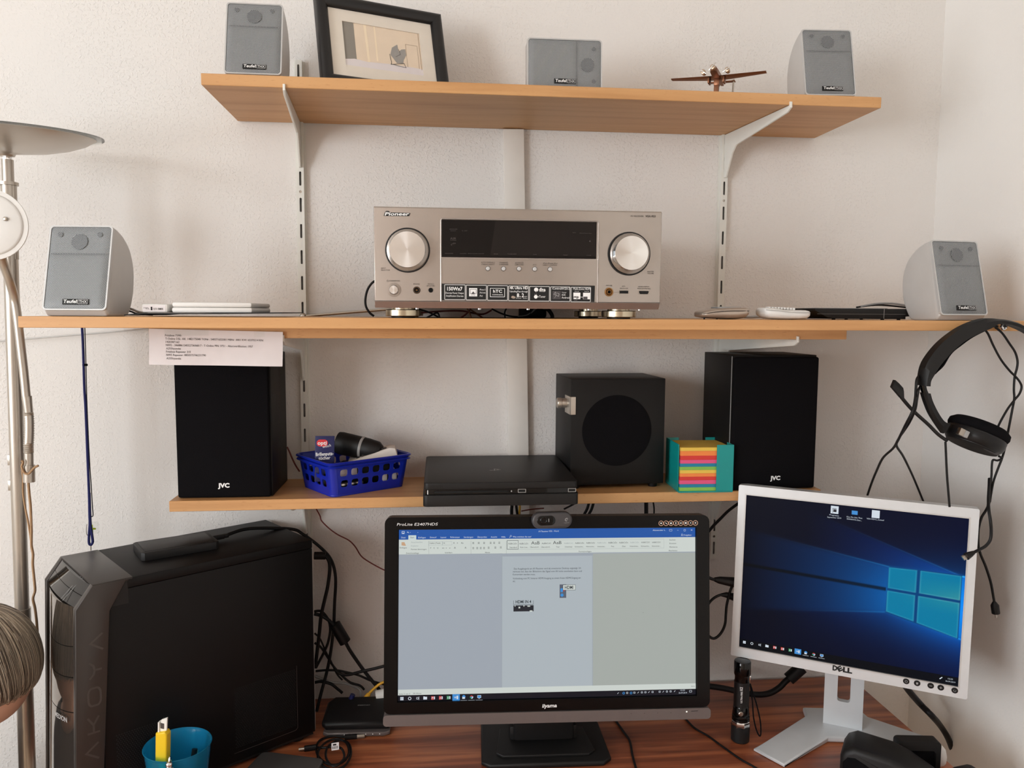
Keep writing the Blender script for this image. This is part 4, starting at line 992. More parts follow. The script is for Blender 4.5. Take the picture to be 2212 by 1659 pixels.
# note cube
nc = thing('note_cube', 'teal holder filled with a stack of coloured notes on the lowest shelf', 'note cube', (((0.5024, -0.2082, 1.2031), (-0.0238, 0.0000, 0.0000))[0][:2] + (LZ,), ((0.5024, -0.2082, 1.2031), (-0.0238, 0.0000, 0.0000))[1]), None, KS)
g = G()
g.box(-.050, .050, -.002, .0870, 0, .0025, .0006)
g.prism([(-.050, -.002), (-.022 + .0, -.002), (-.022, -.0004), (-.0484, -.0004), (-.0484, .087), (-.050, .087)], 'z', 0, .1, 0) if False else None
hT = .087
g.prism([(.0500, -.002), (.0190, -.002), (.0190, -.0005), (.0485, -.0005), (.0485, .0600), (.0500, .0600)], 'z', .001, hT, .0004)
g.prism([(-.0500, .087), (-.0260, .087), (-.0260, .0855), (-.0485, .0855), (-.0485, .0060), (-.0500, .0060)], 'z', .001, hT, .0004)
g.prism([(.0260, .087), (.0500, .087), (.0500, .0640), (.0485, .0640), (.0485, .0855), (.0260, .0855)], 'z', .001, hT, .0004)
g.obj('holder', 'teal_plastic', nc)
z = .0026
for c_, h_ in (('green', .0066), ('blue', .0060), ('pink', .0070), ('red', .0066), ('orange', .0060), ('yellow', .0062), ('green', .0060), ('blue', .0060), ('pink', .0066), ('red', .0076), ('orange', .0086), ('yellow', .0064)):
    j = random.uniform(-.0005, .0005)
    q = G().box(-.0470 + j, .0470 + j, .0010 + abs(j), .0840, z, z + h_ - .0002); o = q.obj('note_block', 'note_' + c_, nc); z += h_
solo('loose_note', G().add([(-.040, -.214, LZ + z + .0006), (.05, -.214, LZ + z + .0012)], []), 'note_yellow', 'x', 'x') if False else None

# ------------------------------------------------------------------ 24 inch monitor
iy = thing('wide_monitor', 'wide black monitor showing a text document, standing on the desk', 'monitor', ((0.2012, -0.2400, 0.74), (-0.0345, 0, 0)))
Mi = pose_matrix(*((0.2012, -0.2917, 0.8642), (-0.0345, 0.1134, 0.0049)))
head = bpy.data.objects.new('monitor_head', None)
L2 = iy.matrix_world.inverted() @ Mi
def tilt(o):           # parts of the tilted panel keep their own frame
    o.matrix_local = L2; return o
a, b = (-0.2788, 0.3152), (0.2787, -0.0504)
ox0, ox1 = -0.2845, 0.2845
oz1 = 0.2931 + 0.0222; ozb = -0.0205; ozs = -0.0400
sw, sh = 0.2605, 0.2931
tilt(G().plate(rrect(ox0, ox1, ozb, oz1, .011), [[(-sw - .001, -.001), (sw + .001, -.001), (sw + .001, sh + .001), (-sw - .001, sh + .001)]], -.0045, .022).obj('bezel', 'monitor_black', iy))
tilt(G().plate(rrect(ox0 - .0005, ox1 + .0005, ozs, ozb - .0006, .006), [], -.0075, .022).obj('speaker_strip', 'monitor_strip', iy))
tilt(G().box(ox0 + .01, ox1 - .01, .020, .045, ozs + .01, oz1 - .012, .008).box(-.12, .12, .04, .062, .05, .23, .008).obj('back_cover', 'black_satin', iy))
scr = tilt(G().rect((-sw, 0), (sw, sh), 0.0).obj('screen', emit('screen_grey', (164, 172, 182), 0.92), iy))
def sub_(g, name, m): return g.obj(name, m, scr)
emit('ui_blue', (28, 84, 164)); emit('ui_white', (204, 211, 206)); emit('ui_page', (172, 181, 187)); emit('ui_text', (44, 50, 56)); emit('ui_faint', (150, 160, 162)); emit('ui_tab', (200, 214, 214)); emit('ui_bar', (12, 14, 26)); emit('ui_glow', (210, 220, 230)); emit('ui_dark', (34, 36, 44)); emit('ui_red', (196, 58, 52)); emit('ui_green', (46, 140, 86)); emit('ui_azure', (60, 140, 210)); emit('ui_tan', (196, 160, 128)); emit('ui_violet', (90, 96, 110)); emit('ui_frost', (178, 188, 194)); emit('ui_olive', (165, 171, 166))
sub_(G().rect((-sw, (-0.2598, 0.2763)[1]), (sw, sh), -.0002), 'title_bar', 'ui_blue')
sub_(G().rect((-sw, (-0.2597, 0.2508)[1]), (sw, (-0.2598, 0.2762)[1]), -.0002), 'ribbon', 'ui_white')
pg0, pg1 = (-0.0817, 0.2454), (0.0766, 0.2447)
pgb = (-0.0806, 0.0196)
sub_(G().rect((pg0[0], pgb[1]), (pg1[0], pg0[1]), -.0002), 'document_page', 'ui_page')
sub_(G().rect((pg1[0] + .001, pgb[1]), (sw, (0.0766, 0.2490)[1]), -.00015), 'page_surround', 'ui_olive')
sub_(G().rect((-0.2443, 0.2758), (-0.2308, 0.2837), -.0004), 'active_tab', 'ui_tab')
sub_(G().rect((-sw, (-0.2570, 0.0100)[1]), (sw, pgb[1]), -.0003), 'status_bar', 'ui_white')
tb0 = (-0.2570, 0.0100)[1]
sub_(G().rect((-sw, 0), (sw, tb0), -.0003), 'task_bar', 'ui_bar')
w = G(); d = G(); f = G()
for s, a, b in (('Datei', (-0.2564, 0.2788), (-0.2491, 0.2787)), ('Einfügen', (-0.2273, 0.2785), (-0.2144, 0.2785)), ('Entwurf', (-0.2070, 0.2786), (-0.1961, 0.2786)), ('Layout', (-0.1888, 0.2786), (-0.1790, 0.2786)), ('Referenzen', (-0.1719, 0.2786), (-0.1560, 0.2785)), ('Sendungen', (-0.1487, 0.2785), (-0.1325, 0.2785)), ('Überprüfen', (-0.1252, 0.2784), (-0.1087, 0.2784)), ('Ansicht', (-0.1019, 0.2783), (-0.0908, 0.2784)), ('Hilfe', (-0.0835, 0.2783), (-0.0764, 0.2782)), ('Was möchten Sie tun?', (-0.0635, 0.2783), (-0.0313, 0.2782)), ('AV Receiver VSX - Word', (-0.0186, 0.2874), (0.0169, 0.2877)), ('Alexander L.', (0.1839, 0.2877), (0.2071, 0.2878)), ('Freigeben', (0.2394, 0.2788), (0.2532, 0.2788))):
    w.text(s, a, b, .0026, -.0006)
w.ribbon([(-0.0680, 0.2799), (-0.0693, 0.2779)], .0005, -.0006).ribbon(circ(*(-0.0669, 0.2810), .0013, 10), .0004, -.0006, True)
q = (-0.2532, 0.2886); w.ribbon(rrect(q[0] - .002, q[0] + .002, q[1] - .002, q[1] + .002, .0004), .0007, -.0006, True).rect((q[0] - .001, q[1] - .0018), (q[0] + .001, q[1] - .0004), -.0006)
w.ribbon([(-0.2449, 0.2898), (-0.2465, 0.2891), (-0.2449, 0.2883)], .0005, -.0006).ribbon([(-0.2462, 0.2891), (-0.2439, 0.2888), (-0.2434, 0.2872)], .0005, -.0006)
for a in ((-0.2409, 0.2885), (-0.2280, 0.2884)): w.poly(circ(a[0], a[1], .0005, 6), -.0006)
q = (0.2162, 0.2887); w.ribbon(rrect(q[0] - .0024, q[0] + .0024, q[1] - .0015, q[1] + .0015, .0004), .0004, -.0006, True)
w.ribbon([(0.2277, 0.2886), (0.2303, 0.2886)], .0004, -.0006)
q = (0.2413, 0.2885); w.ribbon(rrect(q[0] - .0015, q[0] + .0015, q[1] - .0015, q[1] + .0015, .0003), .0004, -.0006, True)
w.ribbon([(0.2524, 0.2900), (0.2551, 0.2876)], .0004, -.0006).ribbon([(0.2551, 0.2899), (0.2524, 0.2876)], .0004, -.0006)
q = (0.2364, 0.2805); w.ribbon(circ(q[0], q[1] + .0006, .0011, 8), .0004, -.0006, True).ribbon([(q[0] - .0018, q[1] - .0022), (q[0], q[1] - .0006), (q[0] + .0018, q[1] - .0022)], .0004, -.0006)
sub_(w, 'title_lettering', 'ui_glow')
for s, a, b, c in (('Start', (-0.2410, 0.2788), (-0.2343, 0.2787), .0026), ('Einfügen', (-0.2590, 0.2615), (-0.2468, 0.2613), .0023), ('Format übertragen', (-0.2396, 0.2584), (-0.2129, 0.2584), .0023), ('Zwischenablage', (-0.2483, 0.2519), (-0.2261, 0.2519), .0023), ('Calibri (Textk', (-0.2078, 0.2687), (-0.1888, 0.2687), .0024), ('14', (-0.1844, 0.2687), (-0.1815, 0.2686), .0024), ('Schriftart', (-0.1812, 0.2521), (-0.1684, 0.2521), .0023), ('Absatz', (-0.1120, 0.2518), (-0.1031, 0.2519), .0023),
                   ('A', (-0.1669, 0.2685), (-0.1646, 0.2685), .0030), ('A', (-0.1607, 0.2686), (-0.1588, 0.2686), .0024), ('Aa', (-0.1536, 0.2685), (-0.1495, 0.2685), .0027), ('F', (-0.2062, 0.2602), (-0.2049, 0.2602), .0026), ('K', (-0.2006, 0.2602), (-0.1989, 0.2602), .0026), ('U', (-0.1947, 0.2602), (-0.1927, 0.2602), .0026), ('abc', (-0.1862, 0.2604), (-0.1823, 0.2603), .0022), ('x', (-0.1797, 0.2603), (-0.1781, 0.2603), .0026), ('x', (-0.1737, 0.2602), (-0.1718, 0.2602), .0026), ('A', (-0.1656, 0.2600), (-0.1625, 0.2600), .0032), ('A', (-0.1471, 0.2600), (-0.1442, 0.2600), .0030),
                   ('AaBbCcDc', (-0.0714, 0.2666), (-0.0561, 0.2666), .0025), ('Standard', (-0.0690, 0.2601), (-0.0561, 0.2601), .0023), ('AaBbCcDc', (-0.0521, 0.2664), (-0.0363, 0.2664), .0025), ('Kein Lee...', (-0.0505, 0.2602), (-0.0358, 0.2602), .0023), ('AaB', (-0.0313, 0.2661), (-0.0165, 0.2661), .0054), ('Überschrif...', (-0.0331, 0.2602), (-0.0167, 0.2602), .0023), ('AaBbCcC', (-0.0128, 0.2664), (0.0034, 0.2667), .0025), ('Überschrif...', (-0.0138, 0.2601), (0.0029, 0.2602), .0023),
                   ('AaB', (0.0069, 0.2662), (0.0220, 0.2662), .0054), ('Titel', (0.0122, 0.2603), (0.0180, 0.2602), .0023), ('Untertitel', (0.0278, 0.2603), (0.0406, 0.2601), .0023), ('AaBbCcDc', (0.0459, 0.2665), (0.0619, 0.2665), .0025), ('Schwache...', (0.0454, 0.2602), (0.0616, 0.2602), .0023), ('AaBbCcDc', (0.0656, 0.2666), (0.0811, 0.2666), .0025), ('Hervorhe...', (0.0656, 0.2603), (0.0811, 0.2603), .0023), ('Intensive...', (0.0856, 0.2602), (0.1001, 0.2602), .0023), ('AaBbCcDc', (0.1046, 0.2666), (0.1204, 0.2666), .0027), ('Fett', (0.1100, 0.2603), (0.1151, 0.2602), .0023), ('AaBbCcDc', (0.1239, 0.2666), (0.1400, 0.2666), .0025), ('Zitat', (0.1290, 0.2602), (0.1354, 0.2601), .0023), ('Intensives...', (0.1432, 0.2602), (0.1594, 0.2602), .0023), ('AABBCCDC', (0.1631, 0.2668), (0.1788, 0.2667), .0022), ('Schwache...', (0.1629, 0.2601), (0.1790, 0.2601), .0023), ('AABBCCDC', (0.1825, 0.2667), (0.1982, 0.2667), .0022), ('Intensiver...', (0.1825, 0.2601), (0.1984, 0.2601), .0023),
                   ('Formatvorlagen', (0.0526, 0.2519), (0.0747, 0.2518), .0023), ('Suchen', (0.2136, 0.2707), (0.2247, 0.2707), .0023), ('Ersetzen', (0.2139, 0.2644), (0.2258, 0.2645), .0023), ('Markieren', (0.2138, 0.2581), (0.2282, 0.2581), .0023), ('Bearbeiten', (0.2128, 0.2519), (0.2279, 0.2518), .0023),
                   ('Das Ausgabegerät am AV Receiver wird als erweiterter Desktop angezeigt. Ich', (-0.0615, 0.2227), (0.0563, 0.2227), .0030), ('vermute mal, dass der Bildschirm das Signal vom AV nicht verarbeiten kann und', (-0.0633, 0.2179), (0.0579, 0.2175), .0030), ('Konvertiert werden muss.', (-0.0633, 0.2129), (-0.0240, 0.2127), .0030), ('Verbindung vom PC hinterer HDMI Ausgang zu einem freien HDMI Eingang am', (-0.0633, 0.2059), (0.0558, 0.2057), .0030), ('AV.', (-0.0633, 0.2008), (-0.0588, 0.2008), .0030),
                   ('Seite 2 von 3', (-0.2588, 0.0113), (-0.2400, 0.0114), .0022), ('206 Wörter', (-0.2349, 0.0118), (-0.2202, 0.0117), .0022), ('70 %', (0.2522, 0.0135), (0.2581, 0.0134), .0020)):
    d.text(s, a, b, c, -.0006)
for s, a, b, c in (('HDMI IN 4', (-0.0584, 0.1645), (-0.0311, 0.1645), .0050), ('HDMI', (0.0277, 0.1881), (0.0428, 0.1881), .0054)): d.text(s, a, b, c, -.0008, True)
d.ribbon([(-0.0619, 0.1692), (-0.0619, 0.1622), (-0.0274, 0.1622), (-0.0274, 0.1690)], .0005, -.0006)
q0, q1 = (0.0247, 0.1861), (0.0465, 0.1952); d.ribbon([(q0[0], q0[1]), (q1[0], q0[1]), (q1[0], q1[1]), (q0[0], q1[1])], .0005, -.0009, True)
q0, q1 = (-0.0732, 0.2581), (-0.0540, 0.2731); d.ribbon([(q0[0], q0[1]), (q1[0], q0[1]), (q1[0], q1[1]), (q0[0], q1[1])], .0005, -.0006, True)
for a, b in (((-0.2091, 0.2739), (-0.2090, 0.2514)), ((-0.1364, 0.2733), (-0.1363, 0.2506)), ((-0.0748, 0.2727), (-0.0747, 0.2500))): d.ribbon([a, b], .0002, -.0006)
d.ribbon([(0.1665, 0.1460), (0.1665, 0.1439)], .0003, -.0006)
for x0, y0 in ((1170, 500), (1242, 500), (1312, 500), (1398, 500), (1444, 500), (1512, 500), (1170, 566), (1222, 566), (1268, 566), (1312, 566), (1372, 564), (1460, 562), (1532, 560)):
    p = (-0.1338, 0.2707); s_ = .0001324
    X_ = p[0] + (x0 - 1170) * s_; Z_ = p[1] - (y0 - 500) * s_ * 1.0
    for k in range(3): d.ribbon([(X_, Z_ - k * .0013), (X_ + .0030, Z_ - k * .0013)], .0005, -.0006)
sub_(d, 'document_lettering', 'ui_text')
for s, a, b in (('Ausschneiden', (-0.2396, 0.2706), (-0.2200, 0.2707)), ('Kopieren', (-0.2396, 0.2644), (-0.2272, 0.2644)), ('AaBbCcC', (0.0265, 0.2664), (0.0422, 0.2664)), ('AaBbCcDc', (0.0851, 0.2667), (0.1009, 0.2667)), ('AaBbCcDc', (0.1435, 0.2667), (0.1594, 0.2667))): f.text(s, a, b, .0024, -.0006)
for a, b in (((-0.2093, 0.2662), (-0.1860, 0.2724)), ((-0.1857, 0.2662), (-0.1693, 0.2725)), ((-0.0737, 0.2576), (0.2039, 0.2735))):
    f.ribbon([(a[0], a[1]), (b[0], a[1]), (b[0], b[1]), (a[0], b[1])], .0003, -.0005, True)
f.ribbon([(-0.0817, 0.2477), (0.0766, 0.2474)], .0004, -.0004).ribbon([pg0, (pg0[0], pgb[1])], .0003, -.0004).ribbon([pg1, (pg1[0], pgb[1])], .0003, -.0004).ribbon([(-sw, (-0.2597, 0.2508)[1]), (pg0[0], (-0.2597, 0.2508)[1])], .0003, -.0004)
sub_(f, 'faint_lettering', 'ui_faint')
sub_(G().poly([(-0.2559, 0.2666), (-0.2559, 0.2720), (-0.2510, 0.2720), (-0.2482, 0.2659), (-0.2518, 0.2658)], -.0006), 'paste_icon', 'ui_tan')
g = G().rect((-0.0620, 0.1502), (-0.0268, 0.1607), -.0006); sub_(g, 'socket_picture', 'ui_dark')
g = G()
for a, b in (((-0.0532, 0.1556), (-0.0503, 0.1584)), ((-0.0445, 0.1586), (-0.0429, 0.1606)), ((-0.0376, 0.1582), (-0.0329, 0.1600)), ((-0.0337, 0.1495), (-0.0289, 0.1518)), ((-0.0600, 0.1588), (-0.0584, 0.1606))): g.rect(a, b, -.0008)
sub_(g, 'socket_highlight', 'ui_white')
sub_(G().rect((0.0187, 0.1726), (0.0303, 0.1960), -.0006), 'port_picture', 'ui_violet')
sub_(G().rect((0.0202, 0.1827), (0.0245, 0.1892), -.0007).poly(circ(*(0.0229, 0.1775), .0028, 14), -.0007), 'port_highlight', 'ui_azure')
sub_(G().rect((0.0247, 0.1861), (0.0465, 0.1952), -.0007), 'port_caption', 'ui_white')
sub_(G().poly([(0.0237, 0.1835), (0.0266, 0.1866), (0.0300, 0.1863)], -.0008), 'port_arrow', 'ui_red')
# task bar icons
def taskbar(pt, sub__, s):
    """pt(i, dz): centre of icon i; s: half icon size."""
    wt_ = G(); rd = G(); gn = G(); bl = G()
    a = pt(0); 
    for dx in (-1, 1):
        for dz in (-1, 1): wt_.rect((a[0] + min(0, dx) * s + .06 * s, a[1] + min(0, dz) * s + .06 * s), (a[0] + max(0, dx) * s - .06 * s, a[1] + max(0, dz) * s - .06 * s), -.0006)
    a = pt(1); wt_.ribbon(circ(a[0], a[1], s * .8, 16), s * .32, -.0006, True)
    a = pt(2); wt_.ribbon(rrect(a[0] - s * .5, a[0] + s * .5, a[1] - s * .5, a[1] + s * .5, s * .1), s * .22, -.0006, True).ribbon([(a[0] + s * .9, a[1] - s), (a[0] + s * .9, a[1] + s)], s * .2, -.0006)
    a = pt(3); wt_.poly([(a[0] - s * 1.1, a[1] - s * .8), (a[0] + s * 1.1, a[1] - s * .8), (a[0] + s * 1.1, a[1] + s * .8), (a[0], a[1] + s * .8), (a[0] - s * .3, a[1] + s), (a[0] - s * 1.1, a[1] + s)], -.0006)
    for i, gq in ((4, rd), (5, rd), (6, gn)):
        a = pt(i); gq.rect((a[0] - s, a[1] - s * 1.05), (a[0] + s * .5, a[1] + s * 1.05), -.0006); wt_.rect((a[0] + s * .5, a[1] - s * .8), (a[0] + s * 1.2, a[1] + s * .8), -.0006)
        wt_.text('PAX'[i - 4], (a[0] - s * .7, a[1] - s * .6), (a[0] + s * .2, a[1] - s * .6), s * 1.2, -.0008, True)
    a = pt(7); bl.rect((a[0] - s * 2.2, a[1] - s * 1.9), (a[0] + s * 2.2, a[1] + s * 1.9), -.0005); wt_.rect((a[0] + s * .3, a[1] - s), (a[0] + s * 1.2, a[1] + s), -.0007).text('W', (a[0] - s * 1.1, a[1] - s * .6), (a[0] + s * .2, a[1] - s * .6), s * 1.2, -.0008, True)
    a = pt(8); bl.poly(circ(a[0], a[1] + s * .3, s, 14), -.0006); wt_.poly([(a[0] - s * .9, a[1] - s * .9), (a[0] + s * .7, a[1] - s * .9), (a[0] + s * .7, a[1] + s * .2), (a[0] - s * .9, a[1] + s * .2)], -.0007)
    a = pt(9)
    for k, gq in ((0, rd), (1, gn), (2, wt_)):
        gq.poly([(a[0], a[1])] + [(a[0] + s * math.cos(PI / 6 + 2 * PI / 3 * k + t_ * 2 * PI / 18), a[1] + s * math.sin(PI / 6 + 2 * PI / 3 * k + t_ * 2 * PI / 18)) for t_ in range(7)], -.0006)
    bl.poly(circ(a[0], a[1], s * .45, 12), -.0008)
    a = pt(10); wt_.rect((a[0] - s * 1.1, a[1] - s * .6), (a[0] + s * 1.1, a[1] + s), -.0006); bl.rect((a[0] - s * .9, a[1] - s * .4), (a[0] + s * .9, a[1] + s * .8), -.0007); wt_.rect((a[0] - s * .5, a[1] - s), (a[0] + s * .5, a[1] - s * .8), -.0006)
    for i in (8, 9, 10): a = pt(i); wt_.rect((a[0] - s * 2, a[1] - s * 1.95), (a[0] + s * 2, a[1] - s * 1.75), -.0006)
    return wt_, rd, gn, bl
ia, ib = (-0.2537, 0.0044), (-0.1210, 0.0044)
wt_, rd, gn, bl = taskbar(lambda i: (ia[0] + (ib[0] - ia[0]) * i / 10, ia[1] + (ib[1] - ia[1]) * i / 10), sub_, .0029)
for s, a, b in (('12:25', (0.2330, 0.0069), (0.2410, 0.0070)), ('26.09.2019', (0.2298, 0.0026), (0.2447, 0.0025))): wt_.text(s, a, b, .0022, -.0006)
for k, x in enumerate((1542, 1604, 1653, 1679, 1704, 1728, 1752, 1777, 1825, 1850, 1875, 1900, 1928)):
    p = (0.1219, 0.0055); X_ = p[0] + (x - 1542) * .000261; Z_ = p[1] + (x - 1542) * .000261 * .012
    (wt_.ribbon([(X_ - .0012, Z_ - .0012), (X_ + .0012, Z_ + .0012)], .0007, -.0006) if k % 3 == 0 else wt_.ribbon(rrect(X_ - .0013, X_ + .0013, Z_ - .0012, Z_ + .0012, .0003), .0006, -.0006, True))
for x in (1580, 1630):
    p = (0.1319, 0.0053); X_ = p[0] + (x - 1580) * .000261; bl.ribbon(circ(X_, p[1], .0017, 12), .0009, -.0006, True)
p = (0.2511, 0.0058); wt_.ribbon(rrect(p[0] - .002, p[0] + .002, p[1] - .0014, p[1] + .0018, .0003), .0005, -.0006, True)
sub_(wt_, 'task_bar_symbols', 'ui_glow'); sub_(rd, 'task_bar_red_symbols', 'ui_red'); sub_(gn, 'task_bar_green_symbols', 'ui_green'); sub_(bl, 'task_bar_blue_symbols', 'ui_azure')
# lettering and badges on the frame of the monitor
tilt(G().text('ProLite E2407HDS', (-0.2638, 0.3010), (-0.1943, 0.3010), .0046, -.0048, False, .25).obj('model_lettering', 'print_white', iy))
tilt(G().text('iiyama', (-0.0121, -0.0149), (0.0135, -0.0145), .0062, -.0048, True, .2).obj('maker_logo', 'print_white', iy))
cr_ = [(1524, 248), (1589, 247), (1654, 246), (1719, 246), (1784, 246), (1848, 245), (1913, 244), (1979, 243)]
c0, c1 = (0.1979, 0.3017), (0.2594, 0.3019)
mat('badge_copper', (196, 160, 140), 0.35, 0.5)
for k in range(8):
    X_, Z_ = c0[0] + (c1[0] - c0[0]) * k / 7, c0[1] + (c1[1] - c0[1]) * k / 7
    bd = tilt(G().ribbon(circ(X_, Z_, .0041, 20), .0011, -.0048, True).obj('feature_badge', 'badge_copper', iy))
    sy = [[(-.002, .001), (.002, .001), (.001, -.001), (-.001, -.001)], [(-.002, .001), (0, .001), (.002, -.001), (.0015, -.0016), (-.001, 0)], [(-.0016, -.0014), (.0016, -.0014), (.0016, .0012), (-.0016, .0012)], [(-.0006, -.002), (.0006, -.002), (.0006, .002), (-.0006, .002)], [(-.002, -.0007), (.002, -.0007), (.002, .0007), (-.002, .0007)], [(-.0018, -.0012), (.0018, -.0012), (.0018, .0014), (-.0018, .0014)], [(-.0016, -.0006), (.0016, -.0006), (0, .0014)], [(-.0016, -.0006), (-.0004, -.0006), (.001, -.0017), (.001, .0017), (-.0004, .0006), (-.0016, .0006)]][k]
    q = G().poly([(X_ + x, Z_ + z) for x, z in sy], -.0049).obj('badge_symbol', 'print_white', bd)
p = (0.2419, -0.0266); tilt(G().rect((p[0] - .0012, p[1] - .0012), (p[0] + .0012, p[1] + .0012), -.0079).obj('power_light', emit('led_white', (255, 250, 240), 1.2), iy))
q = G().ribbon([(p[0] + .008, p[1] + .0006), (p[0] + .020, p[1] + .0010)], .0009, -.0079)
for k in range(4): q.poly(circ(p[0] - .028 - k * .0235, p[1] - .001, .0006, 6), -.0079)
tilt(q.obj('button_marks', 'print_dark', iy))
# stand
G().prism([(-.115, -.045), (-.100, -.060), (.100, -.060), (.115, -.045), (.112, .09), (.095, .11), (-.095, .11), (-.112, .09)], 'z', 0, .010, .004).obj('base', 'black_satin', iy)
G().prism([(-.088, -.030), (-.076, -.042), (.076, -.042), (.088, -.030), (.078, .05), (-.078, .05)], 'z', .0102, .0150, .0015).obj('base_plate', 'black_satin', iy)
G().box(-.055, .055, .002, .045, .015, .13, .006).box(-.062, .062, .010, .05, .012, .04, .004).obj('neck', 'black_satin', iy)

# webcam clipped on top of the monitor
Pw = Mi @ V(((0.0025, 0.3154)[0], 0, 0.3085))
wc = thing('webcam', 'small grey webcam clipped to the top of the wide monitor', 'webcam', (tuple(Pw), (-.03, .10, -.02)))
def pill(x0, x1, z0, z1, y0, y1, b): return G().prism(rrect(x0, x1, z0, z1, (z1 - z0) * .49, 8), 'y', y0, y1, b)
zc_ = .0035
pill(-.0350, .0350, zc_ - .0145, zc_ + .0135, -.026, -.008, .004).obj('body', 'webcam_grey', wc)
lp = pill(-.0265, .0055, zc_ - .0085, zc_ + .0080, -.0268, -.024, .001).obj('lens_panel', 'black_gloss', wc)
G().lathe([(.0062, -.0270), (.0050, -.0278), (.0036, -.0266), (.0002, -.0262)], (-.0148, 0, zc_), 'y', 24).obj('lens', 'black_glass', lp)
G().box(-.0066, -.0056, -.0274, -.0266, zc_ - .0026, zc_ + .0030).obj('status_light', 'print_grey', lp)
G().ribbon([(.0262, zc_ + .0030), (.0232, zc_ + .0018), (.0222, zc_ - .0006), (.0240, zc_ - .0022), (.0258, zc_ - .0012)], .0011, -.0263).ribbon([(.0250, zc_ + .0006), (.0274, zc_ + .0016)], .0009, -.0263).text('Logitech', (.0205, zc_ - .0058), (.0290, zc_ - .0058), .0014, -.0263).obj('maker_logo', 'print_grey', wc)
G().box(-.014, .014, -.012, .038, -.0022, .0012, .001).box(-.014, .014, .034, .038, -.030, .001, .001).obj('clip', 'black_satin', wc)

# ------------------------------------------------------------------ silver monitor turned to the left
Md = pose_matrix(*((0.7243, -0.3145, 0.9117), (-0.5271, 0.0382, 0.0106))) @ M.Scale(.95, 4)
dl = thing('silver_monitor', 'silver monitor turned sideways at the right end of the desk, blue desktop picture', 'monitor', ((0.7806, -0.2231, 0.74), (-0.5271, 0, 0)))
Ld = dl.matrix_world.inverted() @ Md
def td(o): o.matrix_local = Ld; return o
hw, hh_ = .188, .3011
td(G().plate(rrect(-.2030, .2030, -.0195, .3195, .003), [[(-hw - .0005, -.0005), (hw + .0005, -.0005), (hw + .0005, hh_ + .0005), (-hw - .0005, hh_ + .0005)]], -.0035, .020).obj('bezel', 'dell_silver', dl))
td(G().plate([(-hw - .0025, -.0025), (hw + .0025, -.0025), (hw + .0025, hh_ + .0025), (-hw - .0025, hh_ + .0025)], [[(-hw, 0), (hw, 0), (hw, hh_), (-hw, hh_)]], -.0039, .001).obj('bezel_lip', 'rim_silver', dl))
td(G().box(-.170, .170, .0185, .040, -.005, .262, .008).obj('back_cover', 'black_satin', dl))
# wallpaper: light beams from a four-pane window, one coloured vertex grid
nx_, nz_ = 300, 240
vs = []; cols = []
def beam(u, v):
    # u 0..1 left-right, v 0..1 bottom-top
    base = (2 + 2 * u, 5 + 6 * u, 24 + 20 * u)
    wx, wz = 0.86, 0.53
    r, g_, b_ = base
    ap = lambda x0, z0, x1, z1, uu: z0 + (z1 - z0) * (uu - x0) / (x1 - x0)
    top = ap(0.0, .775, .675, .655, u) if u < .675 else ap(.675, .655, .985, .655, u)
    t2 = ap(0.40, .90, .985, .655, u)
    bot = ap(0, .25, .675, .375, u) if u < .675 else ap(.675, .375, .985, .285, u)
    glow = math.exp(-(((u - 1.0) / .40) ** 2 + ((v - .47) / .24) ** 2))
    r += 2 * glow; g_ += 74 * glow; b_ += 112 * glow
    def soft(x, w): return 1 / (1 + math.exp(-x / w))
    m1 = soft(top - v, .006) * soft(v - bot, .006) * max(0, u) ** .8
    r += 0 * m1; g_ += 66 * m1; b_ += 112 * m1
    m2 = soft(t2 - v, .005) * soft(v - top, .01) * max(0, (u - .30) / .7)
    g_ += 32 * m2; b_ += 78 * m2
    m3 = soft(bot - v, .006) * math.exp(-((bot - v) / .16)) * max(0, u - .15)
    g_ += 40 * m3; b_ += 90 * m3
    for ln_, st_, w_ in ((top, 95 * u ** 1.5, .0035), (t2, 62 * max(0, u - .3), .003), (bot, 80 * max(0, u - .2), .0035)):
        k = math.exp(-((v - ln_) / w_) ** 2); r += .45 * st_ * k; g_ += st_ * k; b_ += st_ * k
    dk = ap(0, .545, .675, .515, u) if u < .675 else ap(.675, .515, .985, .505, u)
    k = 1 - .62 * math.exp(-((v - dk) / .011) ** 4) if u < .672 else 1
    r *= k; g_ *= k; b_ *= k
    return r, g_, b_
panes = [((.680, .525), (.680, .650), (.800, .655), (.800, .520)), ((.815, .520), (.815, .655), (.985, .655), (.985, .512)), ((.678, .380), (.678, .508), (.798, .503), (.798, .345)), ((.812, .340), (.812, .502), (.984, .495), (.984, .285))]
def sdist(p, q):
    """Signed distance to the sides of a clockwise quad, positive inside."""
    m_ = 9
    for i in range(4):
        a, b = q[i], q[(i + 1) % 4]; dx, dz = b[0] - a[0], b[1] - a[1]; L = math.hypot(dx, dz)
        m_ = min(m_, (dz * (p[0] - a[0]) - dx * (p[1] - a[1])) / L)
    return m_
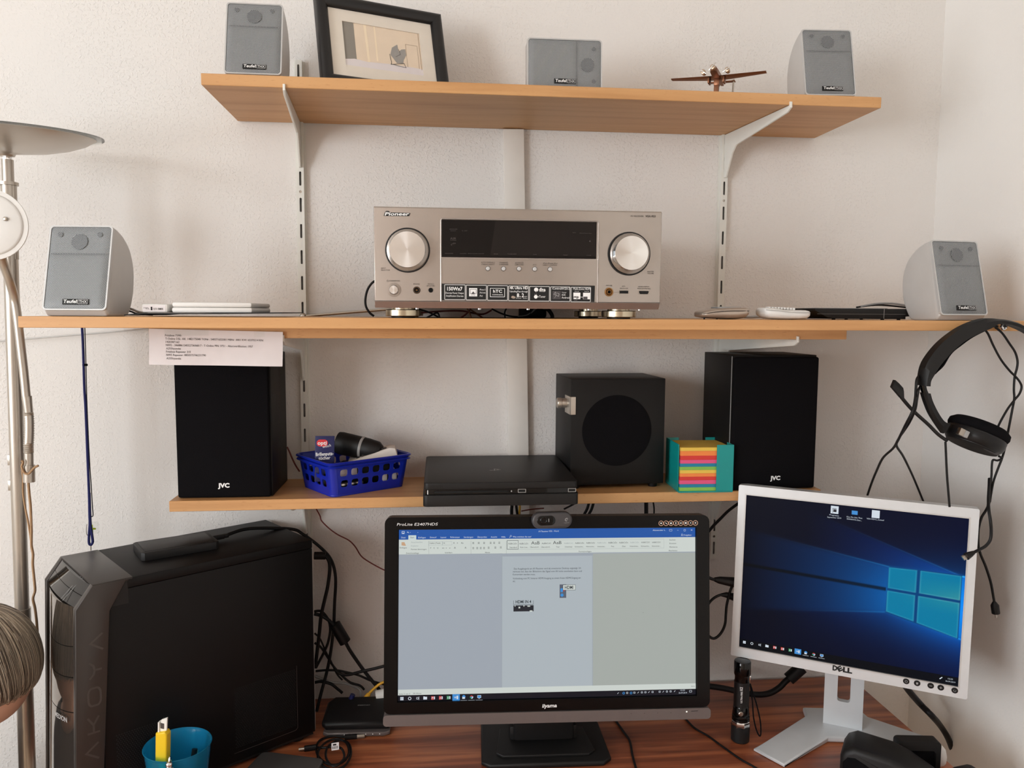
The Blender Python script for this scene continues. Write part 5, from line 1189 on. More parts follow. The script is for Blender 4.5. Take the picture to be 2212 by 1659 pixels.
for j in range(nz_ + 1):
    for i in range(nx_ + 1):
        u, v = i / nx_, j / nz_
        c = beam(u, v)
        if .67 < u < .99 and .27 < v < .67:
            hull = ((.674, .372), (.680, .660), (.990, .662), (.990, .280))
            k = max(0, min(1, .5 + sdist((u, v), hull) / .006)); c = tuple(a * (1 - k) + b * k for a, b in zip(c, (2, 70, 132)))
        for q in panes:
            e = sdist((u, v), q)
            if e > -.004:
                k = math.exp(-(e / .004) ** 2); al_ = max(0, min(1, .5 + e / .005))
                wv = max(0, 1 - abs(v - .52) / .10) * max(0, u - .72) * 2.6
                pcol = (4 + 70 * wv + 60 * k, 132 + 30 * wv + 45 * k, 176 - 10 * wv + 30 * k)
                c = tuple(a * (1 - al_) + b * al_ for a, b in zip(c, pcol))
        if v < .052: c = (c[0] * .12 + 6, c[1] * .12 + 8, c[2] * .14 + 12)
        vs.append((-hw + u * 2 * hw, 0, v * hh_)); cols.append(lin([max(0, min(255, x * .93)) for x in c]))
fs = [(j * (nx_ + 1) + i, j * (nx_ + 1) + i + 1, (j + 1) * (nx_ + 1) + i + 1, (j + 1) * (nx_ + 1) + i) for j in range(nz_) for i in range(nx_)]
sm = bpy.data.meshes.new('screen'); sm.from_pydata(vs, [], fs)
at = sm.color_attributes.new('picture', 'FLOAT_COLOR', 'POINT'); at.data.foreach_set('color', [x for c in cols for x in c])
m_ = emit('desktop_picture', (0, 0, 0)); m_.node_tree.nodes['Principled BSDF'].inputs['Specular IOR Level'].default_value = .06; an = m_.node_tree.nodes.new('ShaderNodeAttribute'); an.attribute_name = 'picture'
m_.node_tree.links.new(an.outputs['Color'], m_.node_tree.nodes['Principled BSDF'].inputs['Emission Color'])
sm.materials.append(m_)
ds = bpy.data.objects.new('screen', sm); COL.objects.link(ds); ds.parent = dl; td(ds)
def sd(g, name, m): return g.obj(name, m, ds)
ia, ib = (-0.1786, 0.0101), (-0.0374, 0.0110)
wt_, rd, gn, bl = taskbar(lambda i: (ia[0] + (ib[0] - ia[0]) * i / 10, ia[1] + (ib[1] - ia[1]) * i / 10), sd, .0027)
for s, a, b in (('12:25', (0.1718, 0.0099), (0.1795, 0.0101)), ('26.09.2019', (0.1683, 0.0050), (0.1836, 0.0052))): wt_.text(s, a, b, .0022, -.0006)
p = (0.1609, 0.0096); wt_.ribbon([(p[0] - .002, p[1] - .002), (p[0] + .002, p[1] + .002)], .0016, -.0006)
for s, a, b in (('Programm', (-0.0374, 0.2790), (-0.0213, 0.2786)), ('September 2019', (-0.0409, 0.2742), (-0.0169, 0.2748)), ('Kiss Me Like That', (-0.0077, 0.2788), (0.0186, 0.2792)), ('SHINHWA Dan...', (-0.0075, 0.2749), (0.0179, 0.2746)), ('VSX-923-S_manual', (0.0259, 0.2796), (0.0545, 0.2799))): wt_.text(s, a, b, .0024, -.0006)
for a, b in (((-0.0357, 0.2831), (-0.0223, 0.2975)), ((0.0339, 0.2834), (0.0470, 0.2976))): wt_.rect(a, b, -.0006)
bl.rect((0.0003, 0.2854), (0.0103, 0.2927), -.0006)
sd(wt_, 'desktop_symbols', 'ui_glow'); sd(rd, 'task_bar_red_symbols', 'ui_red'); sd(gn, 'task_bar_green_symbols', 'ui_green'); sd(bl, 'task_bar_blue_symbols', 'ui_azure')
sd(G().ribbon([(-0.0320, 0.2845), (-0.0324, 0.2927), (-0.0258, 0.2930)], .0008, -.0008).rect((-0.0311, 0.2862), (-0.0257, 0.2915), -.0008), 'document_icon_print', 'ui_dark')
dq0, dq1 = (-0.0173, -0.0110), (0.0164, -0.0108)
def along(t_): return (dq0[0] + (dq1[0] - dq0[0]) * t_, dq0[1] + (dq1[1] - dq0[1]) * t_)
lg = G().text('D', along(0), along(.25), .0090, -.0040, 2.5).text('LL', along(.53), along(1.0), .0090, -.0040, 2.5)
e0 = along(.30); lg.text('E', (e0[0] + .001, e0[1] - .0012), (e0[0] + .0085, e0[1] + .0040), .0084, -.0040, 2.5)
td(lg.obj('maker_logo', 'print_black', dl))
for k, p in enumerate(((0.1062, -0.0066), (0.1238, -0.0064), (0.1454, -0.0063), (0.1613, -0.0064), (0.1831, -0.0069))):
    bt = td(G().lathe([(.0052, -.0034), (.0052, -.0042), (.0046, -.0048), (.0002, -.0050)], (p[0], 0, p[1]), 'y', 24).obj('button', 'black_plastic', dl))
    q = G()
    if k == 0: q.ribbon(circ(p[0], p[1], .0020, 10), .0006, -.0052, True)
    if k == 1: q.rect((p[0] - .0016, p[1] - .0018), (p[0] + .0016, p[1] + .0018), -.0052)
    if k in (2, 3): q.rect((p[0] - .0022, p[1] - .0005), (p[0] + .0022, p[1] + .0005), -.0052)
    if k == 3: q.rect((p[0] - .0005, p[1] - .0022), (p[0] + .0005, p[1] + .0022), -.0052)
    if k == 4: q.ribbon([(p[0] + .0018 * math.cos(a), p[1] + .0018 * math.sin(a)) for a in [PI * .65 + j * .5 for j in range(11)]], .0006, -.0052)
    q.obj('button_symbol', 'print_grey', bt)
# stand: slotted neck on a Y-shaped foot
neck = G().plate(rrect(-.0343, .0343, .006, .24, .002), [rrect(-.0112, .0112, .0610, .1300, .005)], -.014, -.002)
td(G().box(-.05, .05, .036, .075, .07, .20, .006).obj('hinge', 'black_satin', dl))
neck.obj('neck', 'dell_silver', dl)
g = G(); g.X = M.Rotation(.39, 4, 'Z')
g.prism([(-.055, .060), (.055, .060), (.060, .028), (.140, -.040), (.108, -.100), (.045, -.050), (-.045, -.050), (-.151, -.136), (-.190, -.083), (-.060, .028)], 'z', .0, .0125, .004)
g.v = [(v[0], v[1], v[2] - (.0085 * max(0, (math.hypot(v[0], v[1]) - .175) / .035) if v[2] > .006 else 0)) for v in g.v]
g.obj('foot', 'dell_silver', dl)

# ------------------------------------------------------------------ computer tower
pc = thing('computer_tower', 'large black computer tower with glossy front at the left of the desk', 'computer', ((-0.3448, -0.2530, 0.7406), (0.6401, 0.0000, 0.0000)))
PW_, PD, PHt = 0.159, 0.1892, 0.376
G().box(-.200, PW_, .0012, PD - .0012, .010, PHt - .0165, .001).obj('side_panels', 'black_steel', pc)
G().box(-.158, PW_, 0, PD, PHt - .016, PHt, .002).obj('top_cover', 'black_steel', pc)
G().box(-.150, PW_ - .004, .002, PD - .002, .006, .012).obj('floor_pan', 'black_satin', pc)
for x in (-.18, .13):
    for y in (.02, PD - .02): G().lathe([(.014, 0), (.015, .010)], (x, y, 0), 'z', 16).obj('foot', 'black_rubber', pc)
# grey front bezel: slanting side cheeks and top
side = [(-.159, PHt), (-.1595, PHt - .002), (-.185, .331), (-.202, .078), (-.206, .006), (-.2445, .006), (-.241, .093), (-.2320, .343), (-.2075, PHt)]
G().prism([(p[0], p[1]) for p in side], 'y', -.0012, .012, .001).obj('front_cheek', 'pc_bezel', pc)
G().prism([(p[0], p[1]) for p in side], 'y', PD - .012, PD + .0012, .001).obj('front_cheek', 'pc_bezel', pc)
G().prism([(-.150, PHt - .004), (-.150, PHt + .0008), (-.2075, PHt + .0008), (-.2075, PHt - .004)], 'y', .0, PD, .0005).obj('bezel_top', 'pc_bezel', pc)
def curved_front(z0, z1, x0, x1, name, m, bw=0.016):
    """Glossy bow-fronted panel between two heights; x0/x1 front line at z0/z1."""
    n = 14; vs = []; fs = []
    for z, x in ((z0, x0), (z1, x1)):
        for back in (0, 1):
            for k in range(n + 1):
                t_ = k / n; y = .012 + (PD - .024) * t_
                bow = bw * (1 - (2 * t_ - 1) ** 2)
                vs.append((x - (0 if back else bow) + (.02 if back else 0), y, z - (0.010 * (1 - (2 * t_ - 1) ** 2) if z < .33 and not back else 0)))
    k1 = n + 1
    for k in range(n):
        fs += [(k, k + 1, 2 * k1 + k + 1, 2 * k1 + k), (k1 + k, 3 * k1 + k, 3 * k1 + k + 1, k1 + k + 1), (k, k1 + k, k1 + k + 1, k + 1), (2 * k1 + k, 2 * k1 + k + 1, 3 * k1 + k + 1, 3 * k1 + k)]
    fs += [(0, 2 * k1, 3 * k1, k1), (n, k1 + n, 3 * k1 + n, 2 * k1 + n)]
    return G().add(vs, fs).obj(name, m, pc, 40)
def fx(z): return -.2245 - .0105 * (0.343 - z) / .25
for z0, z1 in ((.283, .3415), (.2345, .2815), (.1795, .2330), (.0090, .1780)): curved_front(z0, z1, fx(z0), fx(z1), 'drive_cover', 'pc_front')
curved_front(.3440, .3588, -.2300, -.2190, 'card_reader_cover', 'black_gloss', .006); curved_front(.3594, .3745, -.2185, -.2075, 'card_reader_cover', 'black_gloss', .006)
G().box(-.205, -.16, .010, PD - .010, .008, PHt - .006).box(-.222, -.2, .011, PD - .011, .008, .342).box(-.190, -.157, .001, PD - .001, PHt - .04, PHt - .001).obj('bezel_core', 'black_satin', pc)
for k, y in enumerate((.050, .060)):
    g = G(); g.tube([(-.2372, y, .3462), (-.2085, y, .3752)], .0004, 6, 0); g.obj('bezel_line', 'print_grey', pc)
def LetterPath(ch):
    return {'A': [[(0, 0), (.4, 1), (.8, 0)]], 'K': [[(0, 0), (0, 1)], [(0, .5), (.38, .5), (.78, .95)], [(.38, .5), (.78, .05)]], 'O': [rrect(0, .86, 0, 1, .3, 5) + [(.86, .7)]], 'Y': [[(0, 1), (.2, .66), (.4, .56), (.62, .66), (.8, 1)], [(.4, .56), (.4, 0)]]}[ch]
al = G(); z_ = .0990
la, lb_ = .0990, .3117
for i, ch in enumerate('AKOYA'):
    zb2 = la + (lb_ - la) * i / 5 + .005
    xc = -.2165 + .0030 * i - .0005
    for pth in LetterPath(ch):
        al.ribbon([(xc + .0085 - p[1] * .0175, zb2 + p[0] * .032) for p in pth], .0031, -.0015)
al.obj('series_lettering', 'pc_letter', pc)
q = G(); q.text('MEDION', (-.5, 0), (.5, 0), .30, 0, True)
q.v = [(fx(.158) - .016 * (1 - (2 * ((.055 - v[0] * .040) - .012) / (PD - .024) - 1) ** 2) - .0022, .055 - v[0] * .040, .157 + v[2] * .026 + .05 * (v[0] * .040)) for v in q.v]
q.obj('maker_logo', 'rim_silver', pc)
# ventilation fields: many small holes, joined
def vent(x0, x1, z0, z1, slope, name):
    q = G(); p = .0038; j = 0; z = z0
    while z < z1:
        x = x0 + (p / 2 if j % 2 else 0)
        while x < x1:
            if z < z1 - max(0, (x1 - x)) * slope: q.add([(c[0], .0006, c[1]) for c in circ(x, z, .00135, 6)], [tuple(range(6))])
            x += p
        z += p * .866; j += 1
    o = q.obj(name, 'dark_hole', pc, 0); o['kind'] = 'stuff'; return o
vent(.008, .121, .036, .144, 0.0, 'vent_holes'); vent(-.182, -.114, .030, .131, 0.0, 'vent_holes')
G().ribbon([(.1237, .148), (.1235, .030), (.1190, .0265), (.004, .0265)], .0007, .0007).ribbon([(-.1107, .134), (-.1107, .03)], .0007, .0007).obj('panel_crease', 'print_faint', pc)
G().box(.158, .161, .004, PD - .004, .012, PHt - .004).obj('rear_panel', 'grey_plastic', pc)

Mp = pc.matrix_world.copy()
def on_pc(x, y, z): return tuple(Mp @ V((x, y, z)))
hd_ = thing('external_drive', 'flat black external drive lying on top of the computer tower', 'external drive', (on_pc(-.048, .100, PHt), (0.6401 - .12, 0, 0)))
g = G().prism([(-.0625, -.034), (-.0575, -.0385), (.0575, -.0385), (.0625, -.034), (.0625, .034), (.0575, .0385), (-.0575, .0385), (-.0625, .034)], 'z', 0, .0145, .0012)
g.obj('casing', 'black_satin', hd_)
G().box(-.0560, .0560, -.0320, .0320, .0144, .0149, .0003).obj('lid', 'black_plastic', hd_)

def cable(name, label, pts, r, m='black_rubber', cat='cable', n=8, parts=None, group=None):
    g = G().tube(pts, r, n, 6)
    return solo(name, g, m, label, cat, group, 60)
t = thing('drive_cable', 'black cable plugged into the external drive and looping down behind the tower', 'cable', (on_pc(.0150, .100, PHt + .0075), (0, 0, 0)))
o0 = V(on_pc(.0150, .100, PHt + .0075))
def rel(pts): return [tuple(V(p) - o0) for p in pts]
pa_ = [on_pc(.0165, .100, PHt + .0072), on_pc(.042, .105, PHt + .0078), on_pc(.09, .112, PHt + .010)] + [(-0.2711, -0.0700, 1.1133), (-0.2486, -0.0600, 1.0987), (-0.2188, -0.0550, 1.0724), (-0.1981, -0.0500, 1.0443), (-0.1899, -0.0500, 1.0081), (-0.1925, -0.0500, 0.9555), (-0.1955, -0.0500, 0.9027), (-0.2026, -0.0500, 0.8498), (-0.2108, -0.0520, 0.8110), (-0.2197, -0.0600, 0.7785)] + [(-.2277, -.0722, .7452)]
G().tube(rel(pa_), .0031, 10, 6).obj('cord', 'black_rubber', t, 60)
g = G(); g.X = M.Translation(V(on_pc(.030, .1035, PHt + .0075)) - o0) @ M.Rotation(0.70, 4, 'Z')
g.box(-.014, .008, -.0055, .0055, -.004, .004, .0015).box(.008, .016, -.0042, .0042, -.0035, .0035, .001).obj('plug', 'black_rubber', t)

# ------------------------------------------------------------------ cables behind the tower
cable('video_cable', 'thick black cable with a ferrite core running from the tower to the wide monitor', [(-0.2312, -0.0600, 0.9393), (-0.2188, -0.0600, 0.9356), (-0.2049, -0.0600, 0.9269), (-0.1925, -0.0600, 0.9133), (-0.1787, -0.0600, 0.8963), (-0.1649, -0.0600, 0.8660), (-0.1463, -0.0600, 0.8354), (-0.1276, -0.0600, 0.8078), (-0.1055, -0.0600, 0.7784)], .0036)
fc = [(-0.1919, -0.0600, 0.9166), (-0.1716, -0.0600, 0.8795)]
cable('ferrite_core', 'black cylindrical ferrite core on the cable beside the tower', [fc[0], tuple((V(fc[0]) + V(fc[1])) / 2), fc[1]], .0115, 'black_rubber', 'ferrite core', 16)
cable('power_cable', 'black cable leaving the rear of the tower at the top and dropping straight down', [(-0.2268, -0.0700, 1.0594), (-0.2078, -0.0700, 1.0589), (-0.1982, -0.0700, 1.0410), (-0.2018, -0.0700, 1.0023), (-0.2091, -0.0700, 0.9701), (-0.2164, -0.0700, 0.9378), (-0.2201, -0.0700, 0.9053), (-0.2247, -0.0700, 0.8695), (-0.2293, -0.0700, 0.8335)], .0034)
pg = [(-0.2274, -0.0700, 1.0595), (-0.2059, -0.0700, 1.0589)]
cable('cable_plug', 'black plug in the upper rear of the tower', pg, .0075, 'black_rubber', 'plug', 12)
cable('mouse_cable', 'black cable arching out of the tower and crossing the ferrite cable', [(-0.2315, -0.0550, 0.9423), (-0.2178, -0.0550, 0.9418), (-0.2049, -0.0550, 0.9249), (-0.2011, -0.0550, 0.9050), (-0.2056, -0.0550, 0.8787), (-0.2128, -0.0550, 0.8607), (-0.2219, -0.0550, 0.8428), (-0.2303, -0.0550, 0.8265)], .0026)
cable('network_cable', 'black cable running from the tower along the desk back to the router', [(-0.2335, -0.0450, 0.8738), (-0.2219, -0.0450, 0.8650), (-0.2111, -0.0450, 0.8479), (-0.1972, -0.0450, 0.8239), (-0.1800, -0.0450, 0.8030), (-0.1642, -0.0450, 0.7888), (-0.1451, -0.0450, 0.7812), (-0.1371, -0.0450, 0.7724)], .0024)
cable('keyboard_cable', 'black cable sagging from the tower to the lower left of the wide monitor', [(-0.2315, -0.0500, 0.8176), (-0.2109, -0.0500, 0.8187), (-0.1888, -0.0500, 0.8171), (-0.1698, -0.0500, 0.8123), (-0.1475, -0.0500, 0.8056), (-0.1221, -0.0500, 0.7927), (-0.0997, -0.0500, 0.7850), (-0.0836, -0.0500, 0.7809)], .0024)
cable('display_cable', 'black cable rising from the desk to the left edge of the wide monitor', [(-0.1926, -0.0650, 0.8263), (-0.1808, -0.0650, 0.8165), (-0.1650, -0.0650, 0.8145), (-0.1397, -0.0650, 0.8201), (-0.1143, -0.0650, 0.8250), (-0.0825, -0.0650, 0.8323)], .0030)
cable('grey_cable', 'grey cable lying along the back of the desk behind the router', [(-0.2361, -0.0350, 0.8007), (-0.2197, -0.0350, 0.7932), (-0.2006, -0.0350, 0.7856), (-0.1781, -0.0350, 0.7829), (-0.1584, -0.0400, 0.7777), (-0.1447, -0.0500, 0.7735), (-0.1426, -0.0680, 0.7623)], .0026, 'grey_plastic')
cable('short_cable', 'short black cable curling behind the lower rear of the tower', [(-0.2342, -0.0450, 0.7919), (-0.2215, -0.0450, 0.7930), (-0.2025, -0.0450, 0.7871), (-0.1899, -0.0450, 0.7764), (-0.1805, -0.0450, 0.7676)], .0030)
cable('thin_cable', 'thin black cable crossing low beside the tower rear', [(-0.2324, -0.0500, 0.8958), (-0.2219, -0.0500, 0.8838), (-0.2104, -0.0500, 0.8551), (-0.2012, -0.0500, 0.8364), (-0.1904, -0.0500, 0.8108), (-0.1795, -0.0500, 0.7969)], .0018)
cable('audio_wire', 'thin dark red wire hanging from the lowest shelf towards the wide monitor', [(-0.2237, -0.0600, 1.1495), (-0.2179, -0.0500, 1.1324), (-0.2150, -0.0500, 1.1226), (-0.2003, -0.0500, 1.1068), (-0.1843, -0.0500, 1.0944), (-0.1631, -0.0500, 1.0825), (-0.1507, -0.0500, 1.0691), (-0.1400, -0.0500, 1.0509), (-0.1259, -0.0500, 1.0390), (-0.1007, -0.0500, 1.0236), (-0.0849, -0.0500, 1.0165)], .0013, 'red_cable')
yc = thing('yellow_patch_cable', 'yellow network cable plugged into the router behind the wide monitor', 'cable', ((-0.1235, -0.1148, 0.7900), (0, 0, 0)))
yp = [(-0.1307, -0.0850, 0.7730), (-0.1247, -0.0800, 0.7808), (-0.1140, -0.0750, 0.7895), (-0.1012, -0.0750, 0.7989), (-0.0854, -0.0750, 0.8048)]
oy = yc.matrix_world.translation
G().tube([tuple(V(p) - oy) for p in yp], .0026, 8).obj('cord', 'yellow_cable', yc, 60)
G().tube([tuple(V(p) - oy) for p in [yp[0], yp[1]]], [.0060, .0040], 8, 0).obj('plug', 'yellow_cable', yc)
wp = [(-0.1096, -0.0850, 0.7776), (-0.0907, -0.0850, 0.7817)]
cable('white_plug', 'white round plug lying behind the router beside the wide monitor', wp, .0108, 'white_plastic', 'plug', 16)
cable('blue_plug', 'small blue plug at the back of the router', [(-0.1599, -0.0900, 0.7742), (-0.1548, -0.0900, 0.7855)], .0050, 'sachet_blue', 'plug', 10)

# router
rt_ = thing('router', 'small black router with a row of lights in front of the tower rear', 'router', ((-0.1420, -0.1620, 0.74), (-0.05, 0, 0)))
g = G(); g.prism([(-.066, .012), (-.058, .002), (.058, .002), (.066, .012), (.066, .062), (.058, .078), (-.052, .078), (-.064, .062)], 'z', .0095, .0245, .006)
g.v = [(v[0], v[1], v[2] + .016 * max(0, min(1, v[1] / .08)) * (1 if v[2] > .016 else .25)) for v in g.v]
g.obj('upper_shell', 'black_plastic', rt_)
G().prism([(-.062, .001), (-.052, -.0055), (.052, -.0055), (.062, .001), (.062, .07), (-.060, .07)], 'z', .0015, .0095, .002).obj('front_lip', 'monitor_strip', rt_)
for x in (-.0215, -.008, .005, .018, .031, .044): G().box(x - .0008, x + .0008, -.0061, -.0050, .0055, .0072).obj('status_light', 'print_white', rt_)
g = G(); g.X = M.Translation((.008, .046, .0355)) @ M.Rotation(-PI / 2 + .2, 4, 'X'); g.text('SPEEDPORT', (-.012, 0), (.012, 0), .0026); g.obj('lettering', 'print_grey', rt_)

# coiled usb cable
uc = thing('usb_cable_coil', 'coiled black USB cable lying on the desk in front of the router', 'cable', ((-0.1782, -0.2123, 0.7400), (0, 0, 0)))
ouc = uc.matrix_world.translation
pts = [(-0.1609, -0.1719, 0.7440), (-0.1823, -0.1654, 0.7440), (-0.2020, -0.1726, 0.7440), (-0.2099, -0.1895, 0.7440), (-0.2070, -0.2199, 0.7460), (-0.1944, -0.2502, 0.7480), (-0.1756, -0.2669, 0.7480), (-0.1566, -0.2646, 0.7500), (-0.1483, -0.2375, 0.7500), (-0.1560, -0.2041, 0.7510), (-0.1736, -0.1888, 0.7510), (-0.1928, -0.1980, 0.7510), (-0.2031, -0.2272, 0.7500), (-0.1953, -0.2601, 0.7480), (-0.1741, -0.2790, 0.7470), (-0.1528, -0.2739, 0.7480), (-0.1445, -0.2413, 0.7490), (-0.1517, -0.2037, 0.7490), (-0.1700, -0.1953, 0.7520), (-0.1873, -0.2181, 0.7530), (-0.1854, -0.2545, 0.7530), (-0.1684, -0.2808, 0.7530), (-0.1543, -0.2591, 0.7540), (-0.1620, -0.2275, 0.7540), (-0.1789, -0.2172, 0.7520), (-0.1992, -0.2144, 0.7500), (-0.2113, -0.2002, 0.7440)]
G().tube([tuple(V(p) - ouc) for p in pts], .0021, 8, 5).obj('cord', 'black_rubber', uc, 60)
a_, b_ = V((-0.2099, -0.2038, 0.7460)) - ouc, V((-0.2305, -0.2055, 0.7450)) - ouc
G().tube([tuple(a_), tuple(b_)], .0052, 10, 0).obj('plug', 'black_rubber', uc); G().tube([tuple(b_), tuple(b_ + (b_ - a_).normalized() * .010)], .0026, 6, 0, flat=.5).obj('plug_tip', 'steel', uc)
a_, b_ = V((-0.1620, -0.1754, 0.7460)) - ouc, V((-0.1402, -0.1722, 0.7450)) - ouc
G().tube([tuple(a_), tuple(b_)], .0048, 10, 0).obj('plug', 'black_rubber', uc); G().tube([tuple(b_), tuple(b_ + (b_ - a_).normalized() * .014)], .0042, 6, 0, flat=.5).obj('plug_tip', 'steel', uc)
lq = V((-0.1733, -0.2254, 0.7570)) - ouc
g = G(); g.X = M.Translation(lq) @ M.Rotation(-.9, 4, 'X') @ M.Rotation(-.1, 4, 'Y'); g.box(-.0065, .0065, -.0003, .0003, -.006, .007).obj('tag', 'paper', uc)
g = G(); g.X = M.Translation(lq) @ M.Rotation(-.9, 4, 'X') @ M.Rotation(-.1, 4, 'Y')
for k in range(5): g.rect((-.005 + k * .0021, -.004), (-.0040 + k * .0021, .001), -.0005)
g.rect((-.004, .002), (.002, .005), -.0005).obj('tag_print', 'print_dark', uc)

# cables round the monitors
def hang(label, pts, r=.0026, m='black_rubber', name='cable'): return cable(name, label, pts, r, m)
hang('black cable dropping behind the webcam, outer one of the left pair', [(0.1549, -0.1000, 1.1585), (0.1541, -0.1000, 1.1466), (0.1551, -0.1000, 1.1255)], .0032)
hang('black cable dropping behind the webcam, inner one of the left pair', [(0.1631, -0.1000, 1.1583), (0.1650, -0.1000, 1.1436), (0.1687, -0.1000, 1.1252)], .0026)
hang('yellow cable dropping behind the webcam', [(0.1703, -0.1000, 1.1582), (0.1695, -0.1000, 1.1435), (0.1687, -0.1000, 1.1252)], .0022, 'yellow_cable')
hang('thin red cable running from the yellow cable towards the webcam', [(0.1731, -0.1000, 1.1471), (0.1949, -0.1000, 1.1503), (0.2176, -0.1000, 1.1517)], .0012, 'red_cable')
hang('webcam lead rising to the right behind the games console', [(0.2466, -0.1600, 1.1644), (0.2589, -0.1600, 1.1704), (0.2703, -0.1600, 1.1763)], .0018)
hang('black cable right of the webcam, left one of two curving down', [(0.3064, -0.1000, 1.1610), (0.3029, -0.1000, 1.1482), (0.2939, -0.1000, 1.1317), (0.2867, -0.1000, 1.1207)], .0028)
hang('black cable right of the webcam, right one of two curving down', [(0.3157, -0.1000, 1.1609), (0.3113, -0.1000, 1.1461), (0.3022, -0.1000, 1.1315), (0.2941, -0.1000, 1.1206)], .0028)
hang('straight flat black cable hanging under the note cube', [(0.4273, -0.0800, 1.1557), (0.4276, -0.0800, 1.1406), (0.4281, -0.0800, 1.1169)], .0042)
hang('thin black cable hanging under the note cube beside the flat one', [(0.4415, -0.0800, 1.1555), (0.4438, -0.0800, 1.1403), (0.4433, -0.0800, 1.1166)], .0016)
hang('black cable running up from the wide monitor to the silver monitor, crossing the right rail', [(0.5433, -0.0900, 1.0829), (0.5529, -0.0900, 1.0934), (0.5643, -0.0900, 1.1068), (0.5777, -0.0900, 1.1202), (0.5930, -0.0900, 1.1354), (0.6114, -0.0900, 1.1491), (0.6221, -0.0900, 1.1563)], .0030)
t = hang('black USB cable looping between the two monitors', [(0.5677, -0.2000, 1.0016), (0.5546, -0.2000, 1.0038), (0.5417, -0.2000, 1.0043), (0.5289, -0.2000, 0.9991), (0.5182, -0.2000, 0.9885), (0.5104, -0.2050, 0.9741), (0.5090, -0.2050, 0.9558), (0.5124, -0.2050, 0.9354), (0.5219, -0.2050, 0.9240), (0.5312, -0.2050, 0.9227), (0.5420, -0.2050, 0.9325), (0.5489, -0.2050, 0.9488), (0.5501, -0.2050, 0.9691), (0.5514, -0.2050, 0.9874), (0.5570, -0.2050, 1.0129), (0.5613, -0.2050, 1.0238)], .0026, name='usb_cable')
solo('usb_plug', G().tube([(0.5417, -0.2000, 1.0043), (0.5509, -0.2000, 1.0040), (0.5678, -0.2000, 0.9988)], [.0030, .0075], 10, 0), 'black_rubber', 'lower black USB plug at the left side of the silver monitor', 'plug')
solo('usb_plug', G().tube([(0.5260, -0.2050, 1.0362), (0.5352, -0.2050, 1.0346), (0.5648, -0.2050, 1.0295)], [.0040, .0095], 10, 0), 'black_rubber', 'upper black USB plug at the left side of the silver monitor', 'plug')
hang('short black cable leading from the wide monitor to the upper USB plug', [(0.5037, -0.2050, 1.0492), (0.5102, -0.2050, 1.0436), (0.5186, -0.2050, 1.0382), (0.5278, -0.2050, 1.0354)], .0030)
t = hang('thick black video cable on the desk behind the flashlight', [(0.5424, -0.1000, 0.7782), (0.5676, -0.1000, 0.7745), (0.5929, -0.1000, 0.7696), (0.6183, -0.1000, 0.7628), (0.6438, -0.1000, 0.7562), (0.6694, -0.1000, 0.7528), (0.6915, -0.1000, 0.7556), (0.7103, -0.1000, 0.7660), (0.7226, -0.1000, 0.7782), (0.7319, -0.1000, 0.7857)], .0062, name='video_cable')
fq = [(0.7295, -0.1000, 0.7833), (0.7573, -0.1000, 0.8076)]
cable('ferrite_core', 'black ferrite core on the thick cable under the silver monitor', fq, .0128, 'black_rubber', 'ferrite core', 16)
hang('thin dark cord lying on the desk left of the flashlight', [(0.4906, -0.1465, 0.7418), (0.4987, -0.1945, 0.7418), (0.5148, -0.2260, 0.7418), (0.5280, -0.2622, 0.7418), (0.5454, -0.3062, 0.7418), (0.5602, -0.3320, 0.7418), (0.5687, -0.3510, 0.7418)], .0018)
hang('black cord lying on the desk right of the wide monitor foot', [(0.3521, -0.1338, 0.7418), (0.3592, -0.1918, 0.7418), (0.3634, -0.2281, 0.7418), (0.3568, -0.2738, 0.7418), (0.3523, -0.3169, 0.7418), (0.3499, -0.3443, 0.7418)], .0022)
hang('thick grey black cable falling from the silver monitor to the desk corner', [(0.9161, -0.2000, 0.8134), (0.9377, -0.1900, 0.7892), (0.9678, -0.1800, 0.7582), (0.9736, -0.2050, 0.7494), (1.0258, -0.1600, 0.7010), (1.0507, -0.1500, 0.6688), (1.0712, -0.1400, 0.6331), (1.0980, -0.1200, 0.5873)], .0062)
hang('thin black cable falling down the right wall behind the silver monitor', [(1.1010, -0.1000, 0.7338), (1.1055, -0.1000, 0.7040), (1.1109, -0.1000, 0.6708), (1.1159, -0.1000, 0.6375), (1.1196, -0.1000, 0.6041), (1.1209, -0.1000, 0.5707)], .0028)

# ------------------------------------------------------------------ flashlight
fp_ = (0.5703, -0.2536, 0.7400)
ft = thing('flashlight', 'black aluminium flashlight standing on its head between the two monitors', 'flashlight', ((fp_[0], fp_[1] + .012, .74), (0, 0, 0)))
S_ = .1580
def zf(y): return (1520 - y) / 7.54 * 0.000822
G().lathe([(.0002, 0), (.0150, 0), (.0168, .002), (.0172, zf(1240)), (.0165, zf(1235))], (0, 0, 0), 'z', 36).obj('lamp_head', 'black_satin', ft)
G().lathe([(.0160, zf(1265)), (.0172, zf(1250)), (.0172, zf(1165)), (.0160, zf(1150))], (0, 0, 0), 'z', 8).obj('bezel_ring', 'chrome', ft)
G().lathe([(.0150, zf(1160)), (.0164, zf(1140)), (.0160, zf(1110)), (.0148, zf(1104)), (.0162, zf(1092)), (.0160, zf(1060)), (.0150, zf(1050)), (.0158, zf(1030)), (.0146, zf(985)), (.0142, zf(900)), (.0136, zf(890))], (0, 0, 0), 'z', 36).obj('cooling_rings', 'black_gloss', ft)
m_, nt, b_, tc = nodes_of('knurled'); b_.inputs['Base Color'].default_value = lin((30, 28, 28)); b_.inputs['Roughness'].default_value = .45; b_.inputs['Metallic'].default_value = .4
ck = nt.nodes.new('ShaderNodeTexVoronoi'); ck.inputs['Scale'].default_value = 700; ck.inputs['Randomness'].default_value = 0
